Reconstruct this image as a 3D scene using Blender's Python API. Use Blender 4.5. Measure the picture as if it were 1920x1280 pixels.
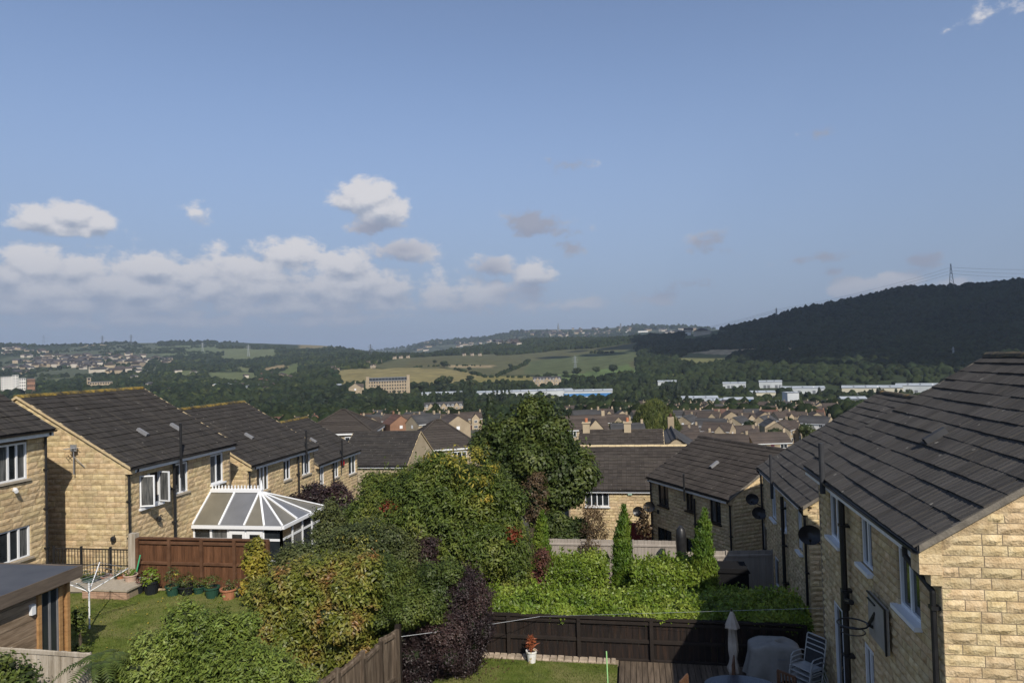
import bpy, math, random
import numpy as np
from mathutils import Vector, Matrix, Quaternion

random.seed(7)
sc = bpy.context.scene
for _o in list(bpy.data.objects): bpy.data.objects.remove(_o)
C = sc.collection
PI = math.pi

# ------------------------------------------------------------------ camera
EYE = np.array([0.0, 0.0, 8.0]); FPX = 1280.0
YAW, PITCH, ROLL = 0.17340438, 0.02228829, -0.02908428
CAMR = Matrix.Rotation(YAW, 3, 'Z') @ Matrix.Rotation(PI/2+PITCH, 3, 'X') @ Matrix.Rotation(ROLL, 3, 'Z')
cam = bpy.data.cameras.new('camera'); cam.sensor_width = 36; cam.lens = 24.0
cam.clip_start = 0.1; cam.clip_end = 60000
camo = bpy.data.objects.new('camera', cam); C.objects.link(camo)
camo.matrix_world = Matrix.Translation(EYE) @ CAMR.to_4x4()
sc.camera = camo
RN = np.array(CAMR)

def ray(px, py):
    d = RN @ np.array([(px-960)/FPX, -(py-640)/FPX, -1.0]); return d/d[1]
def atY(px, py, Y): return EYE + ray(px, py)*Y
def atX(px, py, X): d = ray(px, py); return EYE + d*(X/d[0])
def atZ(px, py, Z): d = ray(px, py); return EYE + d*((Z-8)/d[2])
def atR(px, py, r): d = ray(px, py); return EYE + d*(r/math.hypot(d[0], d[1]))
def proj(P):
    c = (np.asarray(P, float)-EYE) @ RN; w = np.maximum(-c[..., 2], 1e-3)
    return 960+FPX*c[..., 0]/w, 640-FPX*c[..., 1]/w, -c[..., 2]

# ------------------------------------------------------------------ light
SUN_AZ, SUN_EL = math.radians(149), math.radians(41)
SDIR = Vector((math.sin(SUN_AZ)*math.cos(SUN_EL), math.cos(SUN_AZ)*math.cos(SUN_EL), math.sin(SUN_EL)))
sun = bpy.data.lights.new('sun', 'SUN'); sun.energy = 4.7; sun.angle = math.radians(0.5); sun.color = (1.0, 0.93, 0.82)
suno = bpy.data.objects.new('sun', sun); C.objects.link(suno)
suno.rotation_euler = SDIR.to_track_quat('Z', 'Y').to_euler(); suno.location = (30, -40, 60)
sc.view_settings.view_transform = 'Standard'; sc.view_settings.look = 'None'
sc.view_settings.exposure = 0.15; sc.view_settings.gamma = 1.0; sc.view_settings.use_curve_mapping = False
SKY_STRENGTH = 0.14

def azel(px, py):
    d = ray(px, py); return math.atan2(d[0], d[1]), math.atan2(d[2], math.hypot(d[0], d[1]))

world = bpy.data.worlds.new('World'); sc.world = world; world.use_nodes = True
def build_sky():
    nt = world.node_tree; N = nt.nodes; K = nt.links; N.clear()
    out = N.new('ShaderNodeOutputWorld'); bg = N.new('ShaderNodeBackground'); K.new(bg.outputs[0], out.inputs[0])
    sky = N.new('ShaderNodeTexSky'); sky.sky_type = 'NISHITA'; sky.sun_disc = False
    sky.sun_elevation = SUN_EL; sky.sun_rotation = SUN_AZ; sky.altitude = 150; sky.air_density = 1.0; sky.dust_density = 0.6; sky.ozone_density = 4.5
    bg.inputs[1].default_value = SKY_STRENGTH
    def mth(op, a, b=None, c=None, clamp=False):
        n = N.new('ShaderNodeMath'); n.operation = op; n.use_clamp = clamp
        for i, v in enumerate((a, b, c)):
            if v is None: continue
            if isinstance(v, (int, float)): n.inputs[i].default_value = v
            else: K.new(v, n.inputs[i])
        return n.outputs[0]
    def mr(v, a, b, c=0.0, d=1.0):
        n = N.new('ShaderNodeMapRange'); n.interpolation_type = 'SMOOTHSTEP'
        K.new(v, n.inputs[0]); n.inputs[1].default_value = a; n.inputs[2].default_value = b; n.inputs[3].default_value = c; n.inputs[4].default_value = d
        return n.outputs[0]
    tc = N.new('ShaderNodeTexCoord'); sep = N.new('ShaderNodeSeparateXYZ'); K.new(tc.outputs['Generated'], sep.inputs[0])
    az = mth('ARCTAN2', sep.outputs[0], sep.outputs[1]); el = mth('ARCSINE', sep.outputs[2])
    # cloud puffs: (px, py, half width px, half height px, weight)
    puffs = [(75,410,52,26,1),(135,405,55,30,1),(185,418,32,22,1),(120,428,85,16,.8),
      (688,372,58,34,1.1),(715,395,48,36,1.1),(650,378,34,20,.9),(700,425,45,16,.55),
      (370,398,26,20,.5),(995,418,52,24,.6),(1060,432,36,12,.4),(1075,465,26,14,.45),
      (755,470,60,20,.8),(1000,515,42,24,.95),(925,500,44,20,.7),(940,540,70,18,.5),(1000,545,45,16,.6),
      (70,500,75,42,1),(20,520,60,40,.9),(140,505,55,35,.8),(285,505,60,32,1),(260,545,80,35,1),(350,520,50,35,.9),(200,540,80,40,.9),
      (400,540,55,30,.95),(380,505,60,20,.5),(540,475,70,28,.75),(460,500,80,26,.75),(500,540,90,30,.85),(650,500,48,34,1.05),(660,530,80,30,.95),(600,540,60,30,.8),(730,545,50,22,.8),
      (250,600,300,18,.55),(620,598,200,14,.45),(330,548,430,62,.62),(60,545,150,60,.85),(480,520,170,52,.72),(640,548,140,46,.75),(880,560,150,36,.55),(110,570,120,24,.8),(300,570,120,22,.7),(560,575,120,18,.65),(840,570,90,16,.65),(20,575,70,20,.7),(860,545,60,16,.5),
      (1080,570,80,13,.45),(1230,560,60,14,.4),(1325,455,42,18,.4),(1370,470,24,10,.3),(1540,483,55,10,.38),(1560,510,20,9,.35),(1730,487,34,14,.5),
      (1600,540,48,22,.85),(1575,545,28,14,.7),(1685,525,42,22,.8),(1650,545,60,16,.6),(1800,530,40,12,.45),(1062,310,36,13,.34),(1850,20,60,16,.24),(1548,252,28,12,.22),(1290,535,40,10,.3)]
    greys = [(1000,418,80,45,1),(1062,310,60,30,1),(1070,450,60,45,.9),(1340,460,80,40,.9),(1545,490,100,40,1),(1730,487,60,30,1),(1548,252,50,30,1),(755,470,70,26,.5),(920,505,50,30,.55),(700,432,60,20,.8),(1290,540,200,30,.8),(1000,548,70,22,.6)]
    grp = bpy.data.node_groups.new('cloud_field', 'ShaderNodeTree')
    grp.interface.new_socket('P', in_out='INPUT', socket_type='NodeSocketVector'); grp.interface.new_socket('D', in_out='OUTPUT', socket_type='NodeSocketFloat')
    G = grp.nodes; L = grp.links
    gi = G.new('NodeGroupInput'); go = G.new('NodeGroupOutput'); acc = None
    for (px, py, rx, ry, w) in puffs:
        a, e = azel(px, py); a2, _ = azel(px+rx, py); _, e2 = azel(px, py-ry)
        ia, ie = 1/max(abs(a2-a), 1e-4), 1/max(abs(e2-e), 1e-4)
        v = G.new('ShaderNodeVectorMath'); v.operation = 'MULTIPLY_ADD'
        L.new(gi.outputs[0], v.inputs[0]); v.inputs[1].default_value = (ia, ie, 0); v.inputs[2].default_value = (-a*ia, -e*ie, 0)
        ln = G.new('ShaderNodeVectorMath'); ln.operation = 'LENGTH'; L.new(v.outputs[0], ln.inputs[0])
        m = G.new('ShaderNodeMath'); m.operation = 'MULTIPLY_ADD'; L.new(ln.outputs['Value'], m.inputs[0]); m.inputs[1].default_value = -w*0.75; m.inputs[2].default_value = w
        if acc is None: acc = m.outputs[0]
        else:
            x = G.new('ShaderNodeMath'); x.operation = 'SMOOTH_MAX'; x.inputs[2].default_value = 0.12
            L.new(acc, x.inputs[0]); L.new(m.outputs[0], x.inputs[1]); acc = x.outputs[0]
    L.new(acc, go.inputs[0])
    g2 = bpy.data.node_groups.new('grey_field', 'ShaderNodeTree'); g2.interface.new_socket('P', in_out='INPUT', socket_type='NodeSocketVector'); g2.interface.new_socket('D', in_out='OUTPUT', socket_type='NodeSocketFloat')
    G = g2.nodes; L = g2.links; gi = G.new('NodeGroupInput'); go = G.new('NodeGroupOutput'); acc = None
    for (px, py, rx, ry, w) in greys:
        a, e = azel(px, py); ia, ie = 1/abs(azel(px+rx, py)[0]-a), 1/abs(azel(px, py-ry)[1]-e)
        v = G.new('ShaderNodeVectorMath'); v.operation = 'MULTIPLY_ADD'; L.new(gi.outputs[0], v.inputs[0]); v.inputs[1].default_value = (ia, ie, 0); v.inputs[2].default_value = (-a*ia, -e*ie, 0)
        ln = G.new('ShaderNodeVectorMath'); ln.operation = 'LENGTH'; L.new(v.outputs[0], ln.inputs[0]); m = G.new('ShaderNodeMath'); m.operation = 'MULTIPLY_ADD'; m.use_clamp = True; L.new(ln.outputs['Value'], m.inputs[0]); m.inputs[1].default_value = -w*1.4; m.inputs[2].default_value = w*1.8
        if acc is None: acc = m.outputs[0]
        else: x = G.new('ShaderNodeMath'); x.operation = 'MAXIMUM'; L.new(acc, x.inputs[0]); L.new(m.outputs[0], x.inputs[1]); acc = x.outputs[0]
    L.new(acc, go.inputs[0])
    def noise(vec, scale, detail, rough=.6):
        n = N.new('ShaderNodeTexNoise'); K.new(vec, n.inputs['Vector']); n.inputs['Scale'].default_value = scale; n.inputs['Detail'].default_value = detail; n.inputs['Roughness'].default_value = rough
        return n.outputs['Fac']
    cmb = N.new('ShaderNodeCombineXYZ'); K.new(az, cmb.inputs[0]); K.new(mth('MULTIPLY', el, 1.5), cmb.inputs[1])
    n1 = noise(cmb.outputs[0], 30, 10, .64); n2 = noise(cmb.outputs[0], 9, 4, .55)
    def field(doff):
        c = N.new('ShaderNodeCombineXYZ'); K.new(az, c.inputs[0])
        K.new(mth('ADD', el, doff), c.inputs[1])
        g = N.new('ShaderNodeGroup'); g.node_tree = grp; K.new(c.outputs[0], g.inputs[0]); return g.outputs[0]
    d0 = field(0.0); d1 = field(0.013)
    nz = mth('MULTIPLY_ADD', n1, 1.55, -0.80)
    dens = mth('ADD', mth('ADD', d0, nz), mth('MULTIPLY_ADD', n2, .5, -.25))
    alpha = mth('MULTIPLY', mr(dens, 0.0, 0.40), 0.95)
    lit = mth('ADD', mth('SUBTRACT', d0, d1), mth('MULTIPLY_ADD', n1, 1.5, -0.68))
    shade = mr(lit, -0.42, 0.36)
    mixc = N.new('ShaderNodeMix'); mixc.data_type = 'RGBA'; K.new(shade, mixc.inputs['Factor'])
    s = 1/SKY_STRENGTH
    mixc.inputs['A'].default_value = (.29*s, .335*s, .43*s, 1); mixc.inputs['B'].default_value = (.66*s, .645*s, .66*s, 1)
    c0 = N.new('ShaderNodeCombineXYZ'); K.new(az, c0.inputs[0]); K.new(el, c0.inputs[1]); gg = N.new('ShaderNodeGroup'); gg.node_tree = g2; K.new(c0.outputs[0], gg.inputs[0])
    mg = N.new('ShaderNodeMix'); mg.data_type = 'RGBA'; K.new(mth('MULTIPLY', gg.outputs[0], .85), mg.inputs['Factor']); K.new(mixc.outputs['Result'], mg.inputs['A']); mg.inputs['B'].default_value = (.25*s, .275*s, .365*s, 1)
    # grey-blue haze bank low over the horizon, thicker to the left
    band = mth('MULTIPLY', mr(el, 0.46, -0.03), mr(az, 0.45, -0.55, .88, .96))
    hz = N.new('ShaderNodeMix'); hz.data_type = 'RGBA'; K.new(band, hz.inputs['Factor'])
    hs = N.new('ShaderNodeHueSaturation'); hs.inputs['Saturation'].default_value = .88; hs.inputs['Value'].default_value = .90; hs.inputs['Hue'].default_value = .503; K.new(sky.outputs[0], hs.inputs['Color'])
    K.new(hs.outputs[0], hz.inputs['A']); hz.inputs['B'].default_value = (.222*s, .275*s, .400*s, 1)
    fin = N.new('ShaderNodeMix'); fin.data_type = 'RGBA'; K.new(alpha, fin.inputs['Factor']); K.new(hz.outputs['Result'], fin.inputs['A'])
    # far clouds sink into the haze
    hz2 = N.new('ShaderNodeMix'); hz2.data_type = 'RGBA'; K.new(mr(el, 0.17, 0.03, 0, .8), hz2.inputs['Factor']); K.new(mg.outputs['Result'], hz2.inputs['A']); hz2.inputs['B'].default_value = (.245*s, .295*s, .40*s, 1)
    K.new(hz2.outputs['Result'], fin.inputs['B']); K.new(fin.outputs['Result'], bg.inputs[0])
build_sky()
sc.cycles.use_denoising = True
sc.cycles.max_bounces = 6; sc.cycles.transparent_max_bounces = 6; sc.cycles.volume_bounces = 0
sc.cycles.sample_clamp_indirect = 4.0

# ------------------------------------------------------------------ helpers
def setp(o, label=None, cat=None, group=None, kind=None):
    if label: o['label'] = label
    if cat: o['category'] = cat
    if group: o['group'] = group
    if kind: o['kind'] = kind
    return o
def link(name, data, parent=None, loc=(0, 0, 0), mat=None):
    o = bpy.data.objects.new(name, data); C.objects.link(o); o.location = loc
    if parent: o.parent = parent
    return o
def thing(name, label, cat, loc=(0, 0, 0), rz=0.0, group=None):
    o = bpy.data.objects.new(name, None); C.objects.link(o); o.location = loc; o.rotation_euler = (0, 0, rz)
    o.empty_display_size = .2
    return setp(o, label, cat, group)
def mesh_np(name, V, Fq, mats, smooth=False, mi=None):
    """V (n,3); Fq list of faces arrays (m,k) or ndarray."""
    me = bpy.data.meshes.new(name); V = np.asarray(V, np.float32)
    if isinstance(Fq, np.ndarray): Fq = [Fq]
    nl = sum(f.size for f in Fq); nf = sum(len(f) for f in Fq)
    me.vertices.add(len(V)); me.vertices.foreach_set('co', V.ravel())
    me.loops.add(nl); me.polygons.add(nf)
    me.loops.foreach_set('vertex_index', np.concatenate([f.ravel() for f in Fq]).astype(np.int32))
    ls = []; s = 0
    for f in Fq:
        k = f.shape[1]; ls.append(s+np.arange(len(f))*k); s += f.size
    me.polygons.foreach_set('loop_start', np.concatenate(ls).astype(np.int32))
    if mi is not None: me.polygons.foreach_set('material_index', np.asarray(mi, np.int32))
    me.polygons.foreach_set('use_smooth', np.full(nf, smooth, bool))
    for m in (mats if isinstance(mats, (list, tuple)) else [mats]): me.materials.append(m)
    me.update(calc_edges=True); me.validate()
    return me

class MB:
    def __init__(s): s.v = []; s.f = []; s.m = []; s.mi = 0
    def add(s, vs, fs):
        o = len(s.v); s.v += [tuple(map(float, v)) for v in vs]; s.f += [tuple(i+o for i in f) for f in fs]; s.m += [s.mi]*len(fs); return s
    def box(s, x0, x1, y0, y1, z0, z1):
        return s.add([(x0,y0,z0),(x1,y0,z0),(x1,y1,z0),(x0,y1,z0),(x0,y0,z1),(x1,y0,z1),(x1,y1,z1),(x0,y1,z1)],
            [(0,3,2,1),(4,5,6,7),(0,1,5,4),(1,2,6,5),(2,3,7,6),(3,0,4,7)])
    def obox(s, M, x0, x1, y0, y1, z0, z1):
        n = len(s.v); s.box(x0, x1, y0, y1, z0, z1)
        for i in range(n, n+8): s.v[i] = tuple(M @ Vector(s.v[i]))
        return s
    def bar(s, a, b, w, h=None):
        a = Vector(a); b = Vector(b); d = b-a; h = h or w
        M = Matrix.Translation(a) @ d.to_track_quat('Y', 'Z').to_matrix().to_4x4()
        return s.obox(M, -w/2, w/2, 0, d.length, -h/2, h/2)
    def tube(s, pts, r, n=8, cap=True):
        pts = [Vector(p) for p in pts]; rs = r if isinstance(r, (list, tuple)) else [r]*len(pts)
        o = len(s.v); up = None
        for i, p in enumerate(pts):
            d = (pts[min(i+1, len(pts)-1)]-pts[max(i-1, 0)]).normalized()
            if up is None: up = d.orthogonal().normalized()
            up = (up - d*up.dot(d)); up = up.normalized() if up.length > 1e-6 else d.orthogonal().normalized()
            q = d.cross(up)
            for k in range(n):
                t = 2*PI*k/n; s.v.append(tuple(p+(up*math.cos(t)+q*math.sin(t))*rs[i]))
        for i in range(len(pts)-1):
            for k in range(n):
                s.f.append((o+i*n+k, o+i*n+(k+1)%n, o+(i+1)*n+(k+1)%n, o+(i+1)*n+k)); s.m.append(s.mi)
        if cap:
            s.f.append(tuple(o+k for k in range(n))[::-1]); s.m.append(s.mi); e = o+(len(pts)-1)*n
            s.f.append(tuple(e+k for k in range(n))); s.m.append(s.mi)
        return s
    def lathe(s, prof, c=(0, 0, 0), n=16, squash=(1, 1)):
        o = len(s.v)
        for r, z in prof:
            for k in range(n):
                t = 2*PI*k/n; s.v.append((c[0]+r*math.cos(t)*squash[0], c[1]+r*math.sin(t)*squash[1], c[2]+z))
        for i in range(len(prof)-1):
            for k in range(n):
                s.f.append((o+i*n+k, o+i*n+(k+1)%n, o+(i+1)*n+(k+1)%n, o+(i+1)*n+k)); s.m.append(s.mi)
        s.f.append(tuple(o+k for k in range(n))[::-1]); s.m.append(s.mi)
        e = o+(len(prof)-1)*n; s.f.append(tuple(e+k for k in range(n))); s.m.append(s.mi)
        return s
    def prism(s, poly, y0, y1):   # poly in xz, extruded along y
        n = len(poly); o = len(s.v)
        s.v += [(x, y0, z) for x, z in poly]+[(x, y1, z) for x, z in poly]
        s.f.append(tuple(o+i for i in range(n))); s.f.append(tuple(o+n+i for i in reversed(range(n)))); s.m += [s.mi]*2
        for i in range(n):
            j = (i+1) % n; s.f.append((o+i, o+n+i, o+n+j, o+j)); s.m.append(s.mi)
        return s
    def mesh(s, name, mats, org=(0, 0, 0), smooth=False):
        me = bpy.data.meshes.new(name)
        me.from_pydata([(v[0]-org[0], v[1]-org[1], v[2]-org[2]) for v in s.v], [], s.f)
        for m in (mats if isinstance(mats, (list, tuple)) else [mats]): me.materials.append(m)
        me.polygons.foreach_set('material_index', s.m)
        if smooth: me.polygons.foreach_set('use_smooth', [True]*len(s.f))
        me.update(); return me
    def build(s, name, mats, parent=None, org=None, smooth=False):
        """org: world point the verts are relative to after subtraction (parent's location for children)."""
        if org is None: org = tuple(parent.location) if parent else (0, 0, 0)
        o = link(name, s.mesh(name, mats, org, smooth), parent)
        if parent is None: o.location = org
        return o
def loc_parent(p): return (0, 0, 0)

# ------------------------------------------------------------------ materials
def M(name, cols, rough=.8, scale=3.0, detail=5, var=.0, bump=0, bscale=40, spec=.3, metal=0, hue=0.0, stretch=None, coat=0, emit=None, coords='pos', transl=0, alpha=1.0, stops=None, noise2=None):
    m = bpy.data.materials.new(name); m.use_nodes = True; nt = m.node_tree; N = nt.nodes; K = nt.links
    b = N['Principled BSDF']; b.inputs['Roughness'].default_value = rough; b.inputs['Specular IOR Level'].default_value = spec; b.inputs['Metallic'].default_value = metal
    if coords == 'pos': vec = N.new('ShaderNodeNewGeometry').outputs['Position']
    else: vec = N.new('ShaderNodeTexCoord').outputs['Object']
    if stretch:
        mp = N.new('ShaderNodeMapping'); mp.inputs['Scale'].default_value = stretch; K.new(vec, mp.inputs['Vector']); vec = mp.outputs[0]
    if len(cols) > 1:
        n = N.new('ShaderNodeTexNoise'); n.inputs['Scale'].default_value = scale; n.inputs['Detail'].default_value = detail; n.inputs['Roughness'].default_value = .62; K.new(vec, n.inputs['Vector'])
        r = N.new('ShaderNodeValToRGB'); K.new(n.outputs['Fac'], r.inputs[0])
        st = stops or [0.32+0.36*i/(len(cols)-1) for i in range(len(cols))]
        while len(r.color_ramp.elements) < len(cols): r.color_ramp.elements.new(.5)
        for i, c in enumerate(cols): r.color_ramp.elements[i].position = st[i]; r.color_ramp.elements[i].color = (*c, 1)
        col = r.outputs[0]
    else:
        rg = N.new('ShaderNodeRGB'); rg.outputs[0].default_value = (*cols[0], 1); col = rg.outputs[0]
    if var or hue:
        g = N.new('ShaderNodeNewGeometry'); oi = N.new('ShaderNodeObjectInfo')
        a = N.new('ShaderNodeMath'); a.operation = 'ADD'; K.new(g.outputs['Random Per Island'], a.inputs[0]); K.new(oi.outputs['Random'], a.inputs[1])
        fr = N.new('ShaderNodeMath'); fr.operation = 'FRACT'; K.new(a.outputs[0], fr.inputs[0])
        h = N.new('ShaderNodeHueSaturation'); K.new(col, h.inputs['Color'])
        v = N.new('ShaderNodeMapRange'); K.new(fr.outputs[0], v.inputs[0]); v.inputs[3].default_value = 1-var; v.inputs[4].default_value = 1+var; K.new(v.outputs[0], h.inputs['Value'])
        if hue:
            mu = N.new('ShaderNodeMath'); mu.operation = 'MULTIPLY'; K.new(fr.outputs[0], mu.inputs[0]); mu.inputs[1].default_value = 7.31
            f2 = N.new('ShaderNodeMath'); f2.operation = 'FRACT'; K.new(mu.outputs[0], f2.inputs[0])
            v2 = N.new('ShaderNodeMapRange'); K.new(f2.outputs[0], v2.inputs[0]); v2.inputs[3].default_value = .5-hue; v2.inputs[4].default_value = .5+hue; K.new(v2.outputs[0], h.inputs['Hue'])
        col = h.outputs[0]
    if noise2:   # second, larger blotches of another colour: (colour, scale, lo, hi, amount)
        c2, s2, lo, hi, am = noise2
        n = N.new('ShaderNodeTexNoise'); n.inputs['Scale'].default_value = s2; n.inputs['Detail'].default_value = 6; K.new(vec, n.inputs['Vector'])
        mr = N.new('ShaderNodeMapRange'); K.new(n.outputs['Fac'], mr.inputs[0]); mr.inputs[1].default_value = lo; mr.inputs[2].default_value = hi; mr.inputs[4].default_value = am
        mx = N.new('ShaderNodeMix'); mx.data_type = 'RGBA'; K.new(mr.outputs[0], mx.inputs['Factor']); K.new(col, mx.inputs['A']); mx.inputs['B'].default_value = (*c2, 1); col = mx.outputs['Result']
    K.new(col, b.inputs['Base Color'])
    if bump:
        bn = N.new('ShaderNodeTexNoise'); bn.inputs['Scale'].default_value = bscale; bn.inputs['Detail'].default_value = 6; K.new(vec, bn.inputs['Vector'])
        bp = N.new('ShaderNodeBump'); bp.inputs['Strength'].default_value = min(1, bump); bp.inputs['Distance'].default_value = .02*max(1, bump); K.new(bn.outputs['Fac'], bp.inputs['Height']); K.new(bp.outputs[0], b.inputs['Normal'])
    if coat: b.inputs['Coat Weight'].default_value = coat
    if transl:
        t = N.new('ShaderNodeBsdfTranslucent'); K.new(col, t.inputs['Color']); mx = N.new('ShaderNodeMixShader'); mx.inputs[0].default_value = transl
        K.new(b.outputs[0], mx.inputs[1]); K.new(t.outputs[0], mx.inputs[2]); K.new(mx.outputs[0], N['Material Output'].inputs['Surface'])
    if alpha < 1: b.inputs['Alpha'].default_value = alpha
    return m

def rgb(r, g, b):
    f = lambda c: ((c/255+.055)/1.055)**2.4 if c > 10 else c/255/12.92
    return (f(r), f(g), f(b))

m_stone = M('buff_stone', [(.41,.295,.157),(.54,.412,.235),(.625,.50,.31)], .92, 7, 8, var=.15, hue=.008, bump=.9, bscale=34, spec=.15, noise2=((.30,.24,.16), 1.1, .47, .75, .45))
m_mortar = M('mortar', [(.20,.16,.11),(.28,.225,.16)], .95, 9, spec=.1, bump=.4, bscale=60)
m_stoneflat = M('far_stone', [(.35,.28,.185),(.47,.39,.27)], .95, .5, 6, spec=.1)
m_render = M('white_render', [(.62,.60,.55),(.74,.72,.68)], .9, .6)
def tile_mat(name, cols, speck=.45, var=.17):
    m = M(name, cols, .9, 1.3, 9, var=var, stretch=(.8, 13, .8), spec=.10, bump=.5, bscale=90, noise2=((.085,.075,.06), .7, .5, .72, .5))
    nt = m.node_tree; N = nt.nodes; K = nt.links; b = N['Principled BSDF']
    g = N.new('ShaderNodeNewGeometry'); vo = N.new('ShaderNodeTexVoronoi'); vo.inputs['Scale'].default_value = 2.2; K.new(g.outputs['Position'], vo.inputs['Vector'])
    n = N.new('ShaderNodeTexNoise'); n.inputs['Scale'].default_value = 14; K.new(g.outputs['Position'], n.inputs['Vector'])
    a = N.new('ShaderNodeMath'); a.operation = 'MULTIPLY_ADD'; K.new(n.outputs['Fac'], a.inputs[0]); a.inputs[1].default_value = .12; K.new(vo.outputs['Distance'], a.inputs[2])
    mr = N.new('ShaderNodeMapRange'); K.new(a.outputs[0], mr.inputs[0]); mr.inputs[1].default_value = .150; mr.inputs[2].default_value = .125; mr.inputs[4].default_value = speck
    old = b.inputs['Base Color'].links[0].from_socket
    mx = N.new('ShaderNodeMix'); mx.data_type = 'RGBA'; K.new(mr.outputs[0], mx.inputs['Factor']); K.new(old, mx.inputs['A']); mx.inputs['B'].default_value = (.38,.36,.31,1); K.new(mx.outputs['Result'], b.inputs['Base Color'])
    return m
m_tileL = tile_mat('dark_roof_tile', [(.027,.025,.024),(.039,.036,.034),(.054,.048,.044)], .35, .15)
m_tileR = tile_mat('weathered_roof_tile', [(.050,.046,.043),(.070,.065,.060),(.094,.086,.078)])
m_tileM = tile_mat('brown_roof_tile', [(.036,.031,.029),(.050,.043,.038),(.068,.057,.049)], .2)
m_roofdeck = M('roof_deck', [(.03,.028,.026)], .9)
m_ridge = M('ridge_tile_lichen', [(.045,.040,.032),(.12,.09,.03),(.25,.17,.035)], .9, 5, 6, var=.3, bump=.6, stops=[.36,.5,.62])
m_ridgeR = M('ridge_tile_moss', [(.05,.044,.036),(.10,.082,.05),(.26,.15,.04)], .9, 4, 6, var=.3, bump=.6, stops=[.4,.56,.72])
m_vergeL = M('verge_mortar', [(.42,.32,.18),(.55,.44,.27)], .9, 6, bump=.5)
m_vergeR = M('grey_verge', [(.12,.105,.085),(.20,.175,.14)], .9, 6, bump=.5)
m_white = M('white_upvc', [(.72,.73,.74)], .35, spec=.4)
m_whitep = M('white_paint', [(.62,.62,.61),(.74,.74,.73)], .5, 8)
m_black = M('black_plastic', [(.012,.012,.013),(.022,.022,.023)], .4, 6, spec=.4)
m_dark = M('dark_frame', [(.018,.013,.010)], .4, spec=.4)
m_glass = M('window_glass', [(.010,.013,.016),(.03,.035,.04)], .06, 1.2, spec=.55)
m_glassd = M('window_glass_curtain', [(.035,.038,.040),(.16,.16,.155)], .12, 2.5, spec=.5, stretch=(6,6,.6))
m_sill = M('stone_sill', [(.30,.26,.20),(.38,.33,.26)], .9, 8, bump=.3)
m_dgrey = M('dark_grey_plastic', [(.030,.031,.034),(.045,.046,.049)], .75, 4)
m_grey = M('grey_plastic', [(.16,.16,.165),(.20,.20,.205)], .5, 4)
m_metal = M('galvanised', [(.35,.36,.37),(.45,.46,.47)], .45, 8, metal=.6)
# ------------------------------------------------------------------ masonry and tile pieces
rng = np.random.default_rng(11)
def stone_unit(seed, nx):
    r = np.random.default_rng(seed); nz = 3
    xs = np.linspace(0, 1, nx+1); zs = np.linspace(0, 1, nz); V = []; F = []
    for i, x in enumerate(xs):
        for k, z in enumerate(zs):
            edge = i in (0, nx) or k in (0, nz-1)
            y = .010+.003*r.random() if edge else -.003-.017*r.random()
            V.append((min(max(x+(0 if edge else (r.random()-.5)*.3/nx), 0), 1), y, z if edge else z+(r.random()-.5)*.25))
    o = len(V)
    for i, x in enumerate((0, 1)):
        for z in (0, 1): V.append((x, .125, z))
    ix = lambda i, k: i*nz+k
    for i in range(nx):
        for k in range(nz-1): F.append((ix(i, k), ix(i+1, k), ix(i+1, k+1), ix(i, k+1)))
    F.append((ix(0,0), ix(0,1), ix(0,2), o+1, o)); F.append((ix(nx,2), ix(nx,1), ix(nx,0), o+2, o+3))
    F.append(tuple(ix(i, 0) for i in reversed(range(nx+1)))+(o, o+2)); F.append(tuple(ix(i, nz-1) for i in range(nx+1))+(o+3, o+1))
    return V, F
STONE = [stone_unit(s, 3 if s < 4 else 4) for s in range(8)]
STONE_ME = []
def tri(F):
    out = []
    for f in F:
        for i in range(1, len(f)-1): out.append((f[0], f[i], f[i+1]))
    return np.array(out, np.int32)
STONE_T = [(np.array(v, np.float32), tri(f)) for v, f in STONE]
def stone_mesh(i):
    while len(STONE_ME) <= i:
        v, f = STONE[len(STONE_ME)]; me = bpy.data.meshes.new('stone'); me.from_pydata(v, [], f); me.materials.append(m_stone); me.update(); STONE_ME.append(me)
    return STONE_ME[i]
# roof tile: x across (0..1 -> width), y up the slope, ribbed top
def tile_unit(seed):
    r = np.random.default_rng(100+seed)
    prof = [(0, .0), (.07, .007), (.14, .0), (.47, -.001), (.53, .006), (.59, -.001), (.985, .0)]
    V = []; n = len(prof); w = .002*r.standard_normal()
    for x, z in prof: V.append((x, 0, z+.030+w*(x-.5)))
    for x, z in prof: V.append((x, 1.08, z+.006))
    for x, z in prof: V.append((x, 0, -.004))
    F = [(i, i+1, n+i+1, n+i) for i in range(n-1)]+[(2*n+i, 2*n+i+1, i+1, i) for i in range(n-1)]
    F += [(0, n, 2*n), (n-1, 3*n-1, 2*n-1)]
    return V, F
TILE = [tile_unit(i) for i in range(4)]; TILE_T = [(np.array(v, np.float32), tri(f)) for v, f in TILE]
TILE_ME = {}
def tile_mesh(i, mat):
    k = (i, mat.name)
    if k not in TILE_ME:
        me = bpy.data.meshes.new('roof_tile'); me.from_pydata(TILE[i][0], [], TILE[i][1]); me.materials.append(mat); me.update(); TILE_ME[k] = me
    return TILE_ME[k]
def merged(name, mats4, units, idx, mat, parent, kind='stuff'):
    Vs = []; Fs = []; o = 0
    for Mx, i in zip(mats4, idx):
        v, t = units[i]; A = np.array(Mx); w = v @ A[:3, :3].T + A[:3, 3]; Vs.append(w); Fs.append(t+o); o += len(v)
    if not Vs: return None
    ob = link(name, mesh_np(name, np.concatenate(Vs), np.concatenate(Fs), mat), parent); ob['kind'] = kind; return ob
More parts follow.
